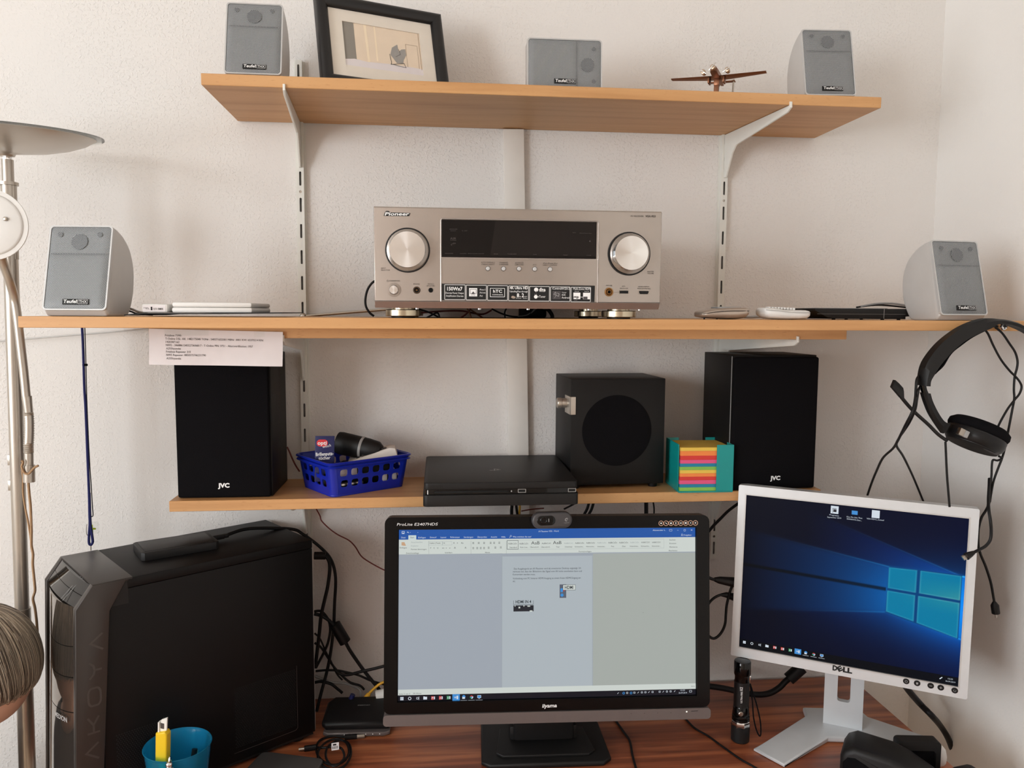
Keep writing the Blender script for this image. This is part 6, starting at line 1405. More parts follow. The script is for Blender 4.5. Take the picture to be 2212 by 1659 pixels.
nt.links.new(tc.outputs['Object'], ck.inputs['Vector']); bp_ = nt.nodes.new('ShaderNodeBump'); bp_.inputs['Strength'].default_value = .7; bp_.inputs['Distance'].default_value = .0006
nt.links.new(ck.outputs['Distance'], bp_.inputs['Height']); nt.links.new(bp_.outputs['Normal'], b_.inputs['Normal'])
G().lathe([(.0136, zf(895)), (.0140, zf(890)), (.0140, zf(465)), (.0134, zf(460))], (0, 0, 0), 'z', 36).obj('grip', 'knurled', ft)
G().lathe([(.0134, zf(465)), (.0134, zf(380)), (.0144, zf(350)), (.0152, zf(330)), (.0152, zf(125)), (.0140, zf(108)), (.0100, zf(104)), (.0002, zf(104))], (0, 0, 0), 'z', 36).obj('tail_cap', 'black_gloss', ft)
g = G(); g.X = M.Translation((-.0062, -.0140, zf(985))); g.lathe([(.0046, .002), (.0046, -.0010), (.0036, -.0020), (.0003, -.0024)], (0, 0, 0), 'y', 20).obj('switch_button', 'steel', ft)
q = G(); q.text('ULTRA-FIRE', (zf(800), 0), (zf(600), 0), .0030, 0, True).text('XCE', (zf(590), 0), (zf(520), 0), .0046, 0, True)
q.v = [(.01425 * math.sin(-.42 - (v[2] - .002) / .014), -.01425 * math.cos(-.42 - (v[2] - .002) / .014), v[0]) for v in q.v]
q.obj('lettering', 'print_white', ft, 0)
G().box(.0122, .0150, -.005, -.003, zf(500), zf(365), .0004).obj('strap_clip', 'chrome', ft)
G().tube([(.0140, -.004, zf(500)), (.0165, -.004, zf(640)), (.0200, -.004, zf(850)), (.0225, -.005, zf(1100)), (.0270, -.008, zf(1300)), (.0320, -.012, zf(1400)), (.0345, -.012, zf(1350)), (.0335, -.010, zf(1150)), (.0280, -.006, zf(900)), (.0215, -.003, zf(700)), (.0150, -.003, zf(520))], .0013, 8).obj('wrist_strap', 'black_fabric', ft)

# ------------------------------------------------------------------ dark bag / loudspeaker at the lower right corner
bg = thing('portable_speaker', 'black portable speaker with fabric front at the lower right corner of the desk', 'speaker', ((0.737, -0.428, .74), (-.62, 0, 0)))
g = G().prism([(-.066, .0), (-.066, .048), (-.060, .060), (-.046, .068), (.010, .064), (.036, .056), (.120, .012), (.120, 0)], 'y', 0, .075, .010)
g.obj('casing', 'black_satin', bg)
G().prism([(-.061, .004), (-.061, .040), (-.054, .050), (-.042, .052), (-.026, .045), (.050, .004)], 'y', -.0015, .004, .0012).obj('fabric_front', 'black_fabric', bg)
case2 = thing('camera_case', 'small black box standing behind the portable speaker', 'case', ((0.838, -0.380, .74), (-.13, 0, 0)))
G().plate(rrect(-.040, .032, .0, .060, .006), [rrect(-.030, .024, .006, .044, .006)], 0, .022).obj('frame', 'black_satin', case2)
G().box(-.034, .027, .006, .020, .001, .056, .003).obj('inset', 'black_fabric', case2)
ws = thing('white_container', 'round white container peeping out behind the small black box', 'container', ((0.890, -.345, .74), (0, 0, 0)), None, .8)
G().lathe([(.001, 0), (.017, 0), (.019, .004), (.020, .018), (.017, .032), (.010, .040), (.001, .043)], (0, 0, 0), 'z', 28).obj('shell', 'white_plastic', ws, 60)
dp = thing('adapter_block', 'black power adapter lying at the right end of the desk beside the small black box', 'adapter', ((0.894, -0.425, .74), (0.2, 0, 0)))
G().box(-.020, .022, -.018, .022, 0, .032, .007).obj('body', 'black_rubber', dp)

# ------------------------------------------------------------------ cup with cutter, dark slab
CX, CY = -.398, -.367
cup = thing('plastic_cup', 'translucent blue plastic cup on the desk in front of the tower', 'cup', ((CX, CY, .74), (0, 0, 0)))
G().lathe([(.001, .003), (.032, .003), (.0340, .006), (.0470, .110), (.0488, .1135), (.0500, .1150), (.0508, .1140), (.0490, .1100), (.0358, .002), (.001, .0)], (0, 0, 0), 'z', 48).obj('cup_wall', 'cup_blue', cup, 60)
ct = thing('box_cutter', 'yellow box cutter with its blade out standing in the blue cup', 'cutter', ((CX - .022, CY - .015, .746), (-.30, -.10, .12)))
G().prism([(-.0095, 0), (.0095, 0), (.0095, .150), (.0060, .1540), (-.0095, .1480)], 'y', -.006, .006, .002).obj('handle', 'cutter_yellow', ct)
G().prism([(-.0062, .145), (.0058, .145), (.0068, .176), (-.0030, .170)], 'y', -.0012, .0012).box(-.0072, -.0050, -.003, .003, .140, .166).obj('blade', 'white_lacquer', ct)
G().box(-.0035, .0020, -.0018, -.0010, .156, .165).obj('blade_slot', 'print_faint', ct)
pn = thing('black_pen', 'black pen lying in the blue cup', 'pen', ((CX + .008, CY + .004, .746), (.4, .18, .2)))
G().tube([(0, 0, 0), (0, 0, .088)], .0045, 10, 0).obj('barrel', 'black_plastic', pn); G().box(.0035, .0055, -.0015, .0015, .055, .086).obj('clip', 'steel', pn)
gp = thing('green_marker', 'green marker inside the blue cup beside the box cutter', 'pen', ((CX - .010, CY + .014, .746), (.2, -.1, -.12)))
G().tube([(0, 0, 0), (0, 0, .078)], .0060, 12, 0).obj('barrel', 'note_green', gp); G().tube([(0, 0, .076), (0, 0, .086)], .0050, 12, 0).obj('cap', 'white_plastic', gp)
cq = thing('silver_charm', 'small silver clip ornament hooked over the front rim of the blue cup', 'clip', ((CX + .004, CY - .054, .835), (0, 0, 0)))
G().ell((0, 0, .006), (.0105, .0068, .0085), 16, 10).obj('shell', 'chrome', cq)
G().ell((0, 0, .0175), (.0052, .0045, .0045), 12, 8).tube([(0, .001, .020), (0, .004, .0265), (0, .009, .022)], .0012, 6).obj('hook', 'chrome', cq)
sl = thing('dark_tablet', 'dark grey flat case lying on the desk right of the blue cup', 'case', ((-0.262, -0.292, .74), (-.30, 0, 0)))
G().prism(rrect(-.060, .060, -.080, .060, .012), 'z', 0, .012, .003).obj('casing', 'slab_grey', sl)

# ------------------------------------------------------------------ antenna rod, speaker wires, receiver cables
ar = thing('curtain_rod', 'thin grey rod slanting along the wall behind the middle shelf', 'rod', ((-0.8076, -0.0200, 1.4718), (0, 0, 0)))
oa = ar.matrix_world.translation
p0, p1, p2 = V((-0.9060, -0.0200, 1.4638)) - oa, V((-0.2481, -0.0200, 1.5225)) - oa, V((0.0629, -0.0200, 1.5497)) - oa
G().tube([tuple(p0), tuple(p1)], .0017, 8, 0).obj('thin_section', 'rim_silver', ar); G().tube([tuple(p1), tuple(p2)], .0028, 8, 0).obj('thick_section', 'steel', ar)
G().ell(tuple(p1), (.007, .005, .006), 14, 8).obj('joint', 'steel', ar)
hang('grey speaker wire from the left silver speaker to the white adapter', [(-0.4823, -0.3000, 1.5375), (-0.4665, -0.3000, 1.5333), (-0.4562, -0.3000, 1.5290), (-0.4437, -0.3000, 1.5269)], .0018, 'grey_plastic', 'speaker_wire')
hang('dark speaker wire from the left silver speaker lying under the white adapter', [(-0.4861, -0.2900, 1.5339), (-0.4716, -0.2900, 1.5297), (-0.4612, -0.2900, 1.5261), (-0.4388, -0.2900, 1.5247)], .0014, 'black_rubber', 'speaker_wire')
hang('black cable looping out at the left side of the receiver', [(-0.0819, -0.0600, 1.5914), (-0.1006, -0.1200, 1.5888), (-0.1133, -0.1200, 1.5769), (-0.1193, -0.1200, 1.5599), (-0.1195, -0.1200, 1.5430), (-0.1129, -0.1200, 1.5303), (-0.1046, -0.1200, 1.5236)], .0022)
hang('upper grey speaker wire from the recorder box to the right silver speaker', [(0.7820, -0.2200, 1.5463), (0.8130, -0.2200, 1.5515), (0.8444, -0.2200, 1.5518), (0.8789, -0.2200, 1.5469)], .0018, 'grey_plastic', 'speaker_wire')
hang('lower dark speaker wire from the recorder box to the right silver speaker', [(0.7788, -0.2100, 1.5447), (0.8145, -0.2100, 1.5491), (0.8508, -0.2100, 1.5477), (0.8873, -0.2100, 1.5436)], .0016, 'black_rubber', 'speaker_wire')
hang('grey wire between the champagne phone and the white phone', [(0.5425, -0.2500, 1.5266), (0.5612, -0.2500, 1.5259), (0.5764, -0.2500, 1.5268), (0.5976, -0.2500, 1.5277)], .0022, 'grey_plastic', 'wire')
for k, (pts, m_, lab) in enumerate((([(-0.0221, -0.1400, 1.5367), (-0.0053, -0.1400, 1.5318), (0.0115, -0.1400, 1.5234), (0.0158, -0.1400, 1.5184)], 'black_rubber', 'black wire right of the left receiver foot'), ([(-0.0137, -0.1500, 1.5183), (-0.0011, -0.1500, 1.5251), (0.0115, -0.1500, 1.5302), (0.0157, -0.1500, 1.5201)], 'black_rubber', 'black wire bent into a triangle under the receiver'),
        ([(0.0500, -0.1300, 1.5185), (0.0628, -0.1300, 1.5271), (0.0722, -0.1300, 1.5374), (0.0688, -0.1300, 1.5407)], 'red_cable', 'brown wire rising left of the crossing under the receiver'), ([(0.0654, -0.1300, 1.5407), (0.0705, -0.1300, 1.5314), (0.0740, -0.1300, 1.5186)], 'bronze', 'copper wire at the crossing under the receiver'),
        ([(0.0714, -0.1300, 1.5374), (0.0842, -0.1300, 1.5289), (0.0980, -0.1300, 1.5196)], 'bronze', 'copper wire leaning right under the receiver'), ([(-0.0224, -0.1200, 1.5300), (0.0246, -0.1200, 1.5337), (0.0589, -0.1200, 1.5339), (0.0935, -0.1200, 1.5281), (0.1125, -0.1200, 1.5359)], 'red_cable', 'long brown wire sagging under the receiver'),
        ([(0.1102, -0.1500, 1.5383), (0.1298, -0.1500, 1.5292), (0.1512, -0.1500, 1.5242), (0.1769, -0.1500, 1.5260), (0.1854, -0.1500, 1.5379)], 'black_rubber', 'black cable drooping under the middle of the receiver'), ([(0.1412, -0.1200, 1.5413), (0.1369, -0.1200, 1.5309), (0.1387, -0.1200, 1.5179)], 'black_rubber', 'black cable left of the duct under the receiver'),
        ([(0.1580, -0.1500, 1.5242), (0.1769, -0.1500, 1.5277), (0.1922, -0.1500, 1.5397)], 'grey_plastic', 'grey cable under the middle of the receiver'), ([(0.2056, -0.1400, 1.5432), (0.2170, -0.1400, 1.5365), (0.2240, -0.1400, 1.5262), (0.2233, -0.1400, 1.5177)], 'black_rubber', 'thick black cable under the right half of the receiver'))):
    cable('receiver_wire', lab, pts, .0036 if k == 9 else .0016, m_)
solo('plug_cluster', G().box(.165, .215, -.13, -.10, SZ, SZ + .020, .004), 'black_rubber', 'black cable plugs heaped under the receiver in front of the duct', 'plugs')

# ------------------------------------------------------------------ lanyard
ly = thing('lanyard', 'dark blue cord lanyard with key clip hanging from the left end of the middle shelf', 'lanyard', ((-0.6273, -0.1000, 1.0955), (0, 0, 0)))
ol = ly.matrix_world.translation
def lr(pts): return [tuple(V(p) - ol) for p in pts]
top_ = V((-0.6236, -0.1000, 1.5042)); 
lp1 = [(-0.6259, -0.1000, 1.5039), (-0.6256, -0.1000, 1.4735), (-0.6259, -0.1000, 1.4347), (-0.6264, -0.1000, 1.3900), (-0.6259, -0.1000, 1.3620), (-0.6258, -0.1000, 1.3254), (-0.6260, -0.1000, 1.2830), (-0.6261, -0.1000, 1.2403), (-0.6262, -0.1000, 1.1975), (-0.6269, -0.1000, 1.1601), (-0.6272, -0.1000, 1.1400), (-0.6293, -0.1000, 1.1198), (-0.6300, -0.1000, 1.1039), (-0.6269, -0.1000, 1.1000), (-0.6235, -0.1000, 1.1052), (-0.6241, -0.1000, 1.1168), (-0.6260, -0.1000, 1.1371), (-0.6262, -0.1000, 1.1572), (-0.6257, -0.1000, 1.1975)]
lp2 = [(-0.6220, -0.0980, 1.5039), (-0.6222, -0.0980, 1.4735), (-0.6228, -0.0980, 1.4340), (-0.6239, -0.0980, 1.3674), (-0.6240, -0.0980, 1.3110), (-0.6237, -0.0980, 1.2542), (-0.6227, -0.0980, 1.2113), (-0.6221, -0.0980, 1.1739), (-0.6217, -0.0980, 1.1552), (-0.6245, -0.0980, 1.1524)]
G().tube(lr([tuple(V(lp1[0]) + V((0, 0, .012)))] + lp1), .0024, 8).obj('cord', 'rope_blue', ly, 60)
G().tube(lr([tuple(V(lp2[0]) + V((0, 0, .012)))] + lp2), .0009, 6).obj('thin_string', 'black_rubber', ly, 60)
a_ = V((-0.6241, -0.1000, 1.4330)) - ol; G().tube([tuple(a_ - V((.0035, 0, 0))), tuple(a_ + V((.0045, 0, 0)))], .0022, 8, 0).obj('knot', 'black_fabric', ly)
G().tube(lr([(-0.6336, -0.0970, 1.1379), (-0.6351, -0.0970, 1.1278), (-0.6344, -0.0970, 1.1185), (-0.6312, -0.0970, 1.1172)]), .0007, 6).tube(lr([(-0.6278, -0.0980, 1.0989), (-0.6282, -0.0980, 1.0887)]), .0010, 6).obj('key_clip', 'steel', ly)
a_ = V((-0.6266, -0.0940, 1.1282)) - ol
G().plate([(a_.x + p[0], a_.z + p[1]) for p in ((-.0015, -.0075), (.0015, -.0075), (.0015, -.0015), (.0065, -.0015), (.0065, .0015), (.0015, .0015), (.0015, .0075), (-.0015, .0075), (-.0015, .0015), (-.0065, .0015), (-.0065, -.0015), (-.0015, -.0015))], [], a_.y, a_.y + .002).obj('cross_charm', 'lime', ly)
b_ = V((-0.6242, -0.0930, 1.1293)) - ol
G().box(b_.x - .008, b_.x + .008, b_.y + .003, b_.y + .006, b_.z - .011, b_.z + .011, .001).obj('acrylic_tag', 'clear_acrylic', ly)

# ------------------------------------------------------------------ floor lamp with bowl and reading arm
pt_, pm_, pb2 = V((-0.6896, -0.2000, 1.7367)), V((-0.6988, -0.2000, 1.2734)), V((-0.7071, -0.2000, 0.7316))
base_z = 0.0
dr = (pb2 - pt_) / (pb2.z - pt_.z)
pfoot = pb2 + dr * (base_z - pb2.z)
lm = thing('floor_lamp', 'brushed metal floor lamp with bowl uplight and flexible reading arm at the left edge', 'lamp', ((pfoot.x, pfoot.y, 0), (0, 0, 0)))
of = V((pfoot.x, pfoot.y, 0))
def lz(p): return tuple(V(p) - of)
G().lathe([(.001, 0), (.14, 0), (.14, .012), (.13, .020), (.02, .026), (.001, .026)], (0, 0, 0), 'z', 48).obj('base', 'brushed_nickel', lm)
pj = pt_ + dr * (1.02 - pt_.z)
G().tube([lz(pfoot), lz(pj)], .0132, 24, 0).obj('lower_pole', 'brushed_nickel', lm)
G().tube([lz(pj), lz(pt_ + dr * .0)], .0112, 24, 0).obj('upper_pole', 'brushed_nickel', lm)
G().tube([lz(V(pt_) + V((0, 0, -.002))), lz(V(pt_) + V((0, 0, .003)))], .0150, 24, 0).tube([lz((-0.6845, -0.2000, 1.7383)), lz((-0.6868, -0.2000, 1.6148))], .0075, 16, 0).obj('collar', 'brushed_nickel', lm)
G().tube([lz(pt_), lz((-0.6891, -0.2000, 1.7761))], .0088, 20, 0).obj('neck', 'brushed_nickel', lm)
G().tube([lz((-0.6891, -0.2000, 1.7753)), lz((-0.6897, -0.2000, 1.7931))], .0042, 12, 0).lathe([(.002, -.001), (.0115, -.001), (.0115, .001), (.002, .001)], lz((-0.6901, -0.2000, 1.7850)), 'z', 20).box(lz((-0.6890, -0.2000, 1.7776))[0] - .006, lz((-0.6890, -0.2000, 1.7776))[0] + .006, lz((-0.6890, -0.2000, 1.7776))[1] - .004, lz((-0.6890, -0.2000, 1.7776))[1] + .004, lz((-0.6890, -0.2000, 1.7776))[2] - .006, lz((-0.6890, -0.2000, 1.7776))[2] + .008, .002).obj('joint', 'chrome', lm)
bc = V((-0.6907, -0.2000, 1.7872))
g = G(); g.X = M.Translation(V(lz(bc))) @ M.Rotation(.075, 4, 'X') @ M.Rotation(.02, 4, 'Y')
R_ = .1330
g.lathe([(.012, -.006), (.014, -.002), (.03, .000), (.065, .0045), (.095, .0115), (.118, .0205), (R_, .0300), (R_ - .0012, .0304), (.117, .0225), (.094, .0135), (.064, .0065), (.03, .002), (.013, .0015)], (0, 0, 0), 'z', 64).obj('bowl', 'brushed_nickel', lm, 60)
g = G(); g.X = M.Translation(V(lz(bc))) @ M.Rotation(.075, 4, 'X') @ M.Rotation(.02, 4, 'Y')
g.lathe([(R_ - .03, .0306), (R_ + .012, .0306), (R_ + .012, .0326), (R_ - .03, .0326)], (0, 0, 0), 'z', 64).obj('glass_rim', 'clear_acrylic', lm, 60)
arm = [(-0.6711, -0.2700, 1.6190), (-0.6729, -0.2600, 1.6023), (-0.6707, -0.2500, 1.5787), (-0.6719, -0.2350, 1.5495), (-0.6685, -0.2350, 1.5159), (-0.6661, -0.2350, 1.4783), (-0.6632, -0.2350, 1.4329), (-0.6611, -0.2350, 1.3857)]
G().tube([lz(p) for p in arm], .0068, 12).obj('reading_arm', 'brushed_nickel', lm, 60)
rows = [(-0.6604, -0.2350, 1.3904), (-0.6588, -0.2350, 1.3638), (-0.6586, -0.2350, 1.3472), (-0.6596, -0.2350, 1.3269), (-0.6611, -0.2350, 1.3090), (-0.6615, -0.2350, 1.2962)]
G().tube([lz(p) for p in rows[:2]], [.0075, .0066], 14, 0).obj('arm_sleeve', 'brushed_nickel', lm)
path = smooth_path([lz(p) for p in rows[1:]], False, 10)
g = G().tube(path, [.0078 if k % 2 else .0068 for k in range(len(path))], 14, 0)
g.obj('gooseneck', 'brushed_nickel', lm, 60)
a_, b_ = V(lz((-0.6615, -0.2350, 1.2962))), V(lz((-0.6632, -0.2350, 1.2478)))
G().tube([tuple(a_), tuple(a_.lerp(b_, .42))], .0068, 16, 0).tube([tuple(a_.lerp(b_, .42)), tuple(b_)], .0088, 16, 0).obj('arm_holder', 'brushed_nickel', lm)
sw_ = V(lz((-0.7104, -0.2000, 1.2787))); sw2 = V(lz((-0.7116, -0.2000, 1.2353)))
for s_ in (sw_, sw2): G().box(s_.x - .002, s_.x + .007, s_.y - .003, s_.y + .003, s_.z - .009, s_.z + .009, .001).obj('switch', 'brushed_nickel', lm)
dc = V((-0.6775, -0.2850, 1.6623))
g = G(); g.X = M.Translation(V(lz(dc))) @ M.Rotation(.10, 4, 'Z')
g.lathe([(.0002, -.0052), (.020, -.0050), (.0440, -.0042), (.0475, -.0030), (.0480, -.001), (.0520, -.0005), (.0520, .006), (.0500, .012), (.0002, .014)], (0, 0, 0), 'y', 48).obj('reading_lamp_head', 'white_plastic', lm, 60)
g = G(); g.X = M.Translation(V(lz(dc))) @ M.Rotation(.10, 4, 'Z')
g.lathe([(.0490, -.0020), (.0545, -.0020), (.0545, .001), (.0490, .001)], (0, 0, 0), 'y', 48).obj('reading_lamp_ring', 'white_plastic', lm, 60)
g = G(); g.X = M.Translation(V(lz((-0.6524, -0.2890, 1.6709)))); g.lathe([(.0032, .002), (.0032, -.0012), (.0022, -.0018), (.0002, -.0018)], (0, 0, 0), 'y', 16).obj('screw', 'steel', lm)
tw = thing('twine', 'frayed brown twine tied round the lamp arm and hanging down', 'twine', ((-0.6731, -0.2300, 0.9447), (0, 0, 0)))
ot = tw.matrix_world.translation
def rt2(pts): return [tuple(V(p) - ot) for p in pts]
G().tube(rt2([(-0.6686, -0.2450, 1.2853), (-0.6663, -0.2450, 1.2827), (-0.6686, -0.2450, 1.2751), (-0.6648, -0.2450, 1.2648), (-0.6589, -0.2450, 1.2635), (-0.6539, -0.2450, 1.2685), (-0.6489, -0.2450, 1.2736), (-0.6428, -0.2450, 1.2768)]), .0019, 6).obj('knot', 'jute', tw, 60)
G().tube(rt2([(-0.6728, -0.2320, 1.2791), (-0.6746, -0.2320, 1.2675), (-0.6741, -0.2320, 1.2520), (-0.6752, -0.2320, 1.2287), (-0.6728, -0.2320, 1.2027), (-0.6692, -0.2320, 1.1766), (-0.6668, -0.2320, 1.1504), (-0.6661, -0.2320, 1.1399)]), .0016, 6).obj('strand', 'jute', tw, 60)
G().tube(rt2([(-0.6659, -0.2320, 1.2467), (-0.6656, -0.2320, 1.2286), (-0.6646, -0.2320, 1.2078), (-0.6647, -0.2320, 1.1843), (-0.6650, -0.2320, 1.1634), (-0.6661, -0.2320, 1.1399), (-0.6644, -0.2320, 1.1241), (-0.6656, -0.2320, 1.1083), (-0.6648, -0.2320, 1.0872), (-0.6642, -0.2320, 1.0739), (-0.6641, -0.2320, 1.0607), (-0.6679, -0.2320, 1.0475), (-0.6655, -0.2320, 1.0315), (-0.6640, -0.2320, 1.0101), (-0.6635, -0.2320, 0.9887)]), .0022, 6).obj('strand', 'jute', tw, 60)

# ------------------------------------------------------------------ headset on its screw
ys = -.402
sk = thing('hook_screw', 'shiny screw in the shelf edge with the headset hanging from it', 'screw', ((0.9220, -0.3900, 1.5134), (0, 0, 0)))
G().lathe([(.0002, -.0165), (.0050, -.0160), (.0062, -.0140), (.0050, -.0125), (.0022, -.0120), (.0022, .004)], (0, 0, 0), 'y', 20).obj('shank', 'chrome', sk)
g = G()
for a in (0, PI / 2): g.X = M.Rotation(a, 4, 'Y'); g.box(-.0035, .0035, -.0168, -.0163, -.0008, .0008)
g.obj('slot', 'print_dark', sk)
hsn = thing('headset', 'black headset with microphone hanging from the right end of the middle shelf', 'headset', ((0.8807, -0.4020, 1.3321), (0, 0, 0)))
oh = hsn.matrix_world.translation
def hr(pts): return [V(p) - oh for p in pts]
def strip_band(outer, inner, yw):
    """Padded band between an outer and an inner outline, yw deep."""
    o_, i_ = smooth_path(outer), smooth_path(inner)
    n = min(len(o_), len(i_)); vs = []; fs = []
    for k in range(n):
        a, b = o_[int(k * (len(o_) - 1) / (n - 1))], i_[int(k * (len(i_) - 1) / (n - 1))]
        for q, dy in ((a, -.62), (a, .62), (a.lerp(b, .35), 1), (b, .8), (b, -.8), (a.lerp(b, .35), -1)): vs.append((q.x, q.y + dy * yw / 2, q.z))
    for k in range(n - 1):
        for j in range(6): fs.append((k * 6 + j, k * 6 + (j + 1) % 6, (k + 1) * 6 + (j + 1) % 6, (k + 1) * 6 + j))
    fs += [tuple(range(6)), tuple(range((n - 1) * 6, n * 6))]
    return G().add(vs, fs)
outer = hr([(0.9867, -0.4120, 1.4957), (0.9689, -0.4120, 1.5055), (0.9503, -0.4120, 1.5122), (0.9338, -0.4120, 1.5196), (0.9165, -0.4120, 1.5239), (0.9016, -0.4120, 1.5254), (0.8805, -0.4120, 1.5261), (0.8536, -0.4120, 1.5181), (0.8293, -0.4120, 1.5051), (0.8053, -0.4120, 1.4859), (0.7878, -0.4120, 1.4643), (0.7803, -0.4120, 1.4486), (0.7775, -0.4120, 1.4309), (0.7774, -0.4120, 1.4190)])
inner = hr([(0.9787, -0.4120, 1.4881), (0.9628, -0.4120, 1.5000), (0.9452, -0.4120, 1.5086), (0.9299, -0.4120, 1.5141), (0.9148, -0.4120, 1.5172), (0.9000, -0.4120, 1.5175), (0.8857, -0.4120, 1.5100), (0.8651, -0.4120, 1.5017), (0.8428, -0.4120, 1.4894), (0.8228, -0.4120, 1.4725), (0.8051, -0.4120, 1.4525), (0.7946, -0.4120, 1.4357), (0.7899, -0.4120, 1.4269), (0.7891, -0.4120, 1.4182)])
strip_band(outer, inner, .026).obj('headband', 'black_satin', hsn, 50)
pad_o = hr([(0.8816, -0.4120, 1.5084), (0.8591, -0.4120, 1.4981), (0.8408, -0.4120, 1.4875), (0.8248, -0.4120, 1.4737), (0.8092, -0.4120, 1.4548), (0.7956, -0.4120, 1.4367)]); pad_i = hr([(0.8755, -0.4120, 1.5049), (0.8571, -0.4120, 1.4954), (0.8400, -0.4120, 1.4835), (0.8234, -0.4120, 1.4698), (0.8115, -0.4120, 1.4505), (0.8000, -0.4120, 1.4397)])
strip_band(pad_o, pad_i, .020).obj('head_pad', 'black_fabric', hsn, 50)
strip_band(hr([(0.7786, -0.4120, 1.4194), (0.7814, -0.4120, 1.4111), (0.7831, -0.4120, 1.4068)]), hr([(0.7857, -0.4120, 1.4202), (0.7877, -0.4120, 1.4127), (0.7906, -0.4120, 1.4067)]), .010).obj('slider', 'black_gloss', hsn)
strip_band(hr([(0.7822, -0.4100, 1.4073), (0.7886, -0.4100, 1.3910), (0.7974, -0.4100, 1.3731), (0.8099, -0.4100, 1.3554), (0.8213, -0.4100, 1.3409)]), hr([(0.7945, -0.4100, 1.4061), (0.7994, -0.4100, 1.3930), (0.8092, -0.4100, 1.3758), (0.8206, -0.4100, 1.3613), (0.8314, -0.4100, 1.3564)]), .014).obj('yoke', 'black_plastic', hsn)
# ear cup, turned so that the outer shell looks down and towards the room
cc = V((0.8838, -0.4050, 1.3344)) - oh
ax = V((-.42, -.06, -.90)).normalized()
Rm_ = ax.to_track_quat('Z', 'Y').to_matrix().to_4x4()
g = G(); g.X = M.Translation(cc) @ Rm_
g.lathe([(.0300, -.0210), (.040, -.0215), (.0462, -.0165), (.0470, -.0100), (.0450, -.0050), (.036, -.0035)], (0, 0, 0), 'z', 44)
g.obj('ear_cushion', 'black_fabric', hsn, 60)
g = G(); g.X = M.Translation(cc) @ Rm_
g.lathe([(.0430, -.0060), (.0455, -.0030), (.0455, .0060), (.0440, .0110), (.0400, .0165), (.0392, .0172)], (0, 0, 0), 'z', 44).obj('ear_shell', 'black_plastic', hsn, 60)
g = G(); g.X = M.Translation(cc) @ Rm_
g.lathe([(.0396, .0160), (.0390, .0182), (.0375, .0188)] + [(.0365 - k * .0030, .0188 + .0008 * (k % 2)) for k in range(12)] + [(.0003, .0190)], (0, 0, 0), 'z', 44).obj('outer_grille', 'black_satin', hsn, 30)
def on_cup(u, v):
    return V((0.8838, -0.4050, 1.3344)) - oh
for (px_, py_, wq_, dq_, m_) in ((985, 1035, .0155, .0075, 'steel'), (1225, 1165, .0200, .0090, 'webcam_grey')):
    pass
b1 = V((0.8319, -0.4480, 1.3474)) - oh
g = G(); g.X = M.Translation(b1) @ M.Rotation(.42, 4, 'Y'); g.box(-.0085, .0005, -.0015, .006, -.0062, .0050, .0008).obj('hinge_plate', 'steel', hsn)
g = G(); g.X = M.Translation(b1) @ M.Rotation(.42, 4, 'Y'); g.box(.0006, .0085, -.0010, .006, -.0060, .0048, .0008).obj('hinge_plate', 'print_grey', hsn)
b2 = V((0.8884, -0.4400, 1.3196)) - oh
g = G(); g.X = M.Translation(b2) @ M.Rotation(.48, 4, 'Y'); g.box(-.0125, .0120, -.0015, .006, -.0068, .0064, .0022).obj('hinge_cover', 'webcam_grey', hsn)
bm_ = [lz_ for lz_ in hr([(0.8165, -0.4300, 1.3321), (0.8013, -0.4300, 1.3422), (0.7872, -0.4250, 1.3573), (0.7655, -0.4250, 1.3752), (0.7525, -0.4250, 1.3871), (0.7415, -0.4250, 1.3989), (0.7350, -0.4250, 1.4067)])]
G().tube([tuple(p) for p in bm_], .0028, 10).obj('microphone_boom', 'black_satin', hsn, 60)
mp_ = [(p.x, p.z) for p in hr([(0.7217, -0.4250, 1.4177), (0.7260, -0.4250, 1.4290), (0.7324, -0.4250, 1.4239), (0.7398, -0.4250, 1.4165), (0.7413, -0.4250, 1.4106), (0.7425, -0.4250, 1.3969), (0.7373, -0.4250, 1.4013)])]
my = hr([(0.7280, -0.4250, 1.4223)])[0].y
G().plate(mp_, [], my - .003, my + .004).obj('microphone', 'black_satin', hsn)
g = G()
for k in range(7):
    q = hr([(0.7262, -0.4250, 1.4247)])[0]; g.rect((q.x + k * .0019, q.z - k * .0017 - .0028), (q.x + k * .0019 + .0008, q.z - k * .0017 + .0024), my - .0034)
g.obj('microphone_slots', 'dark_hole', hsn)
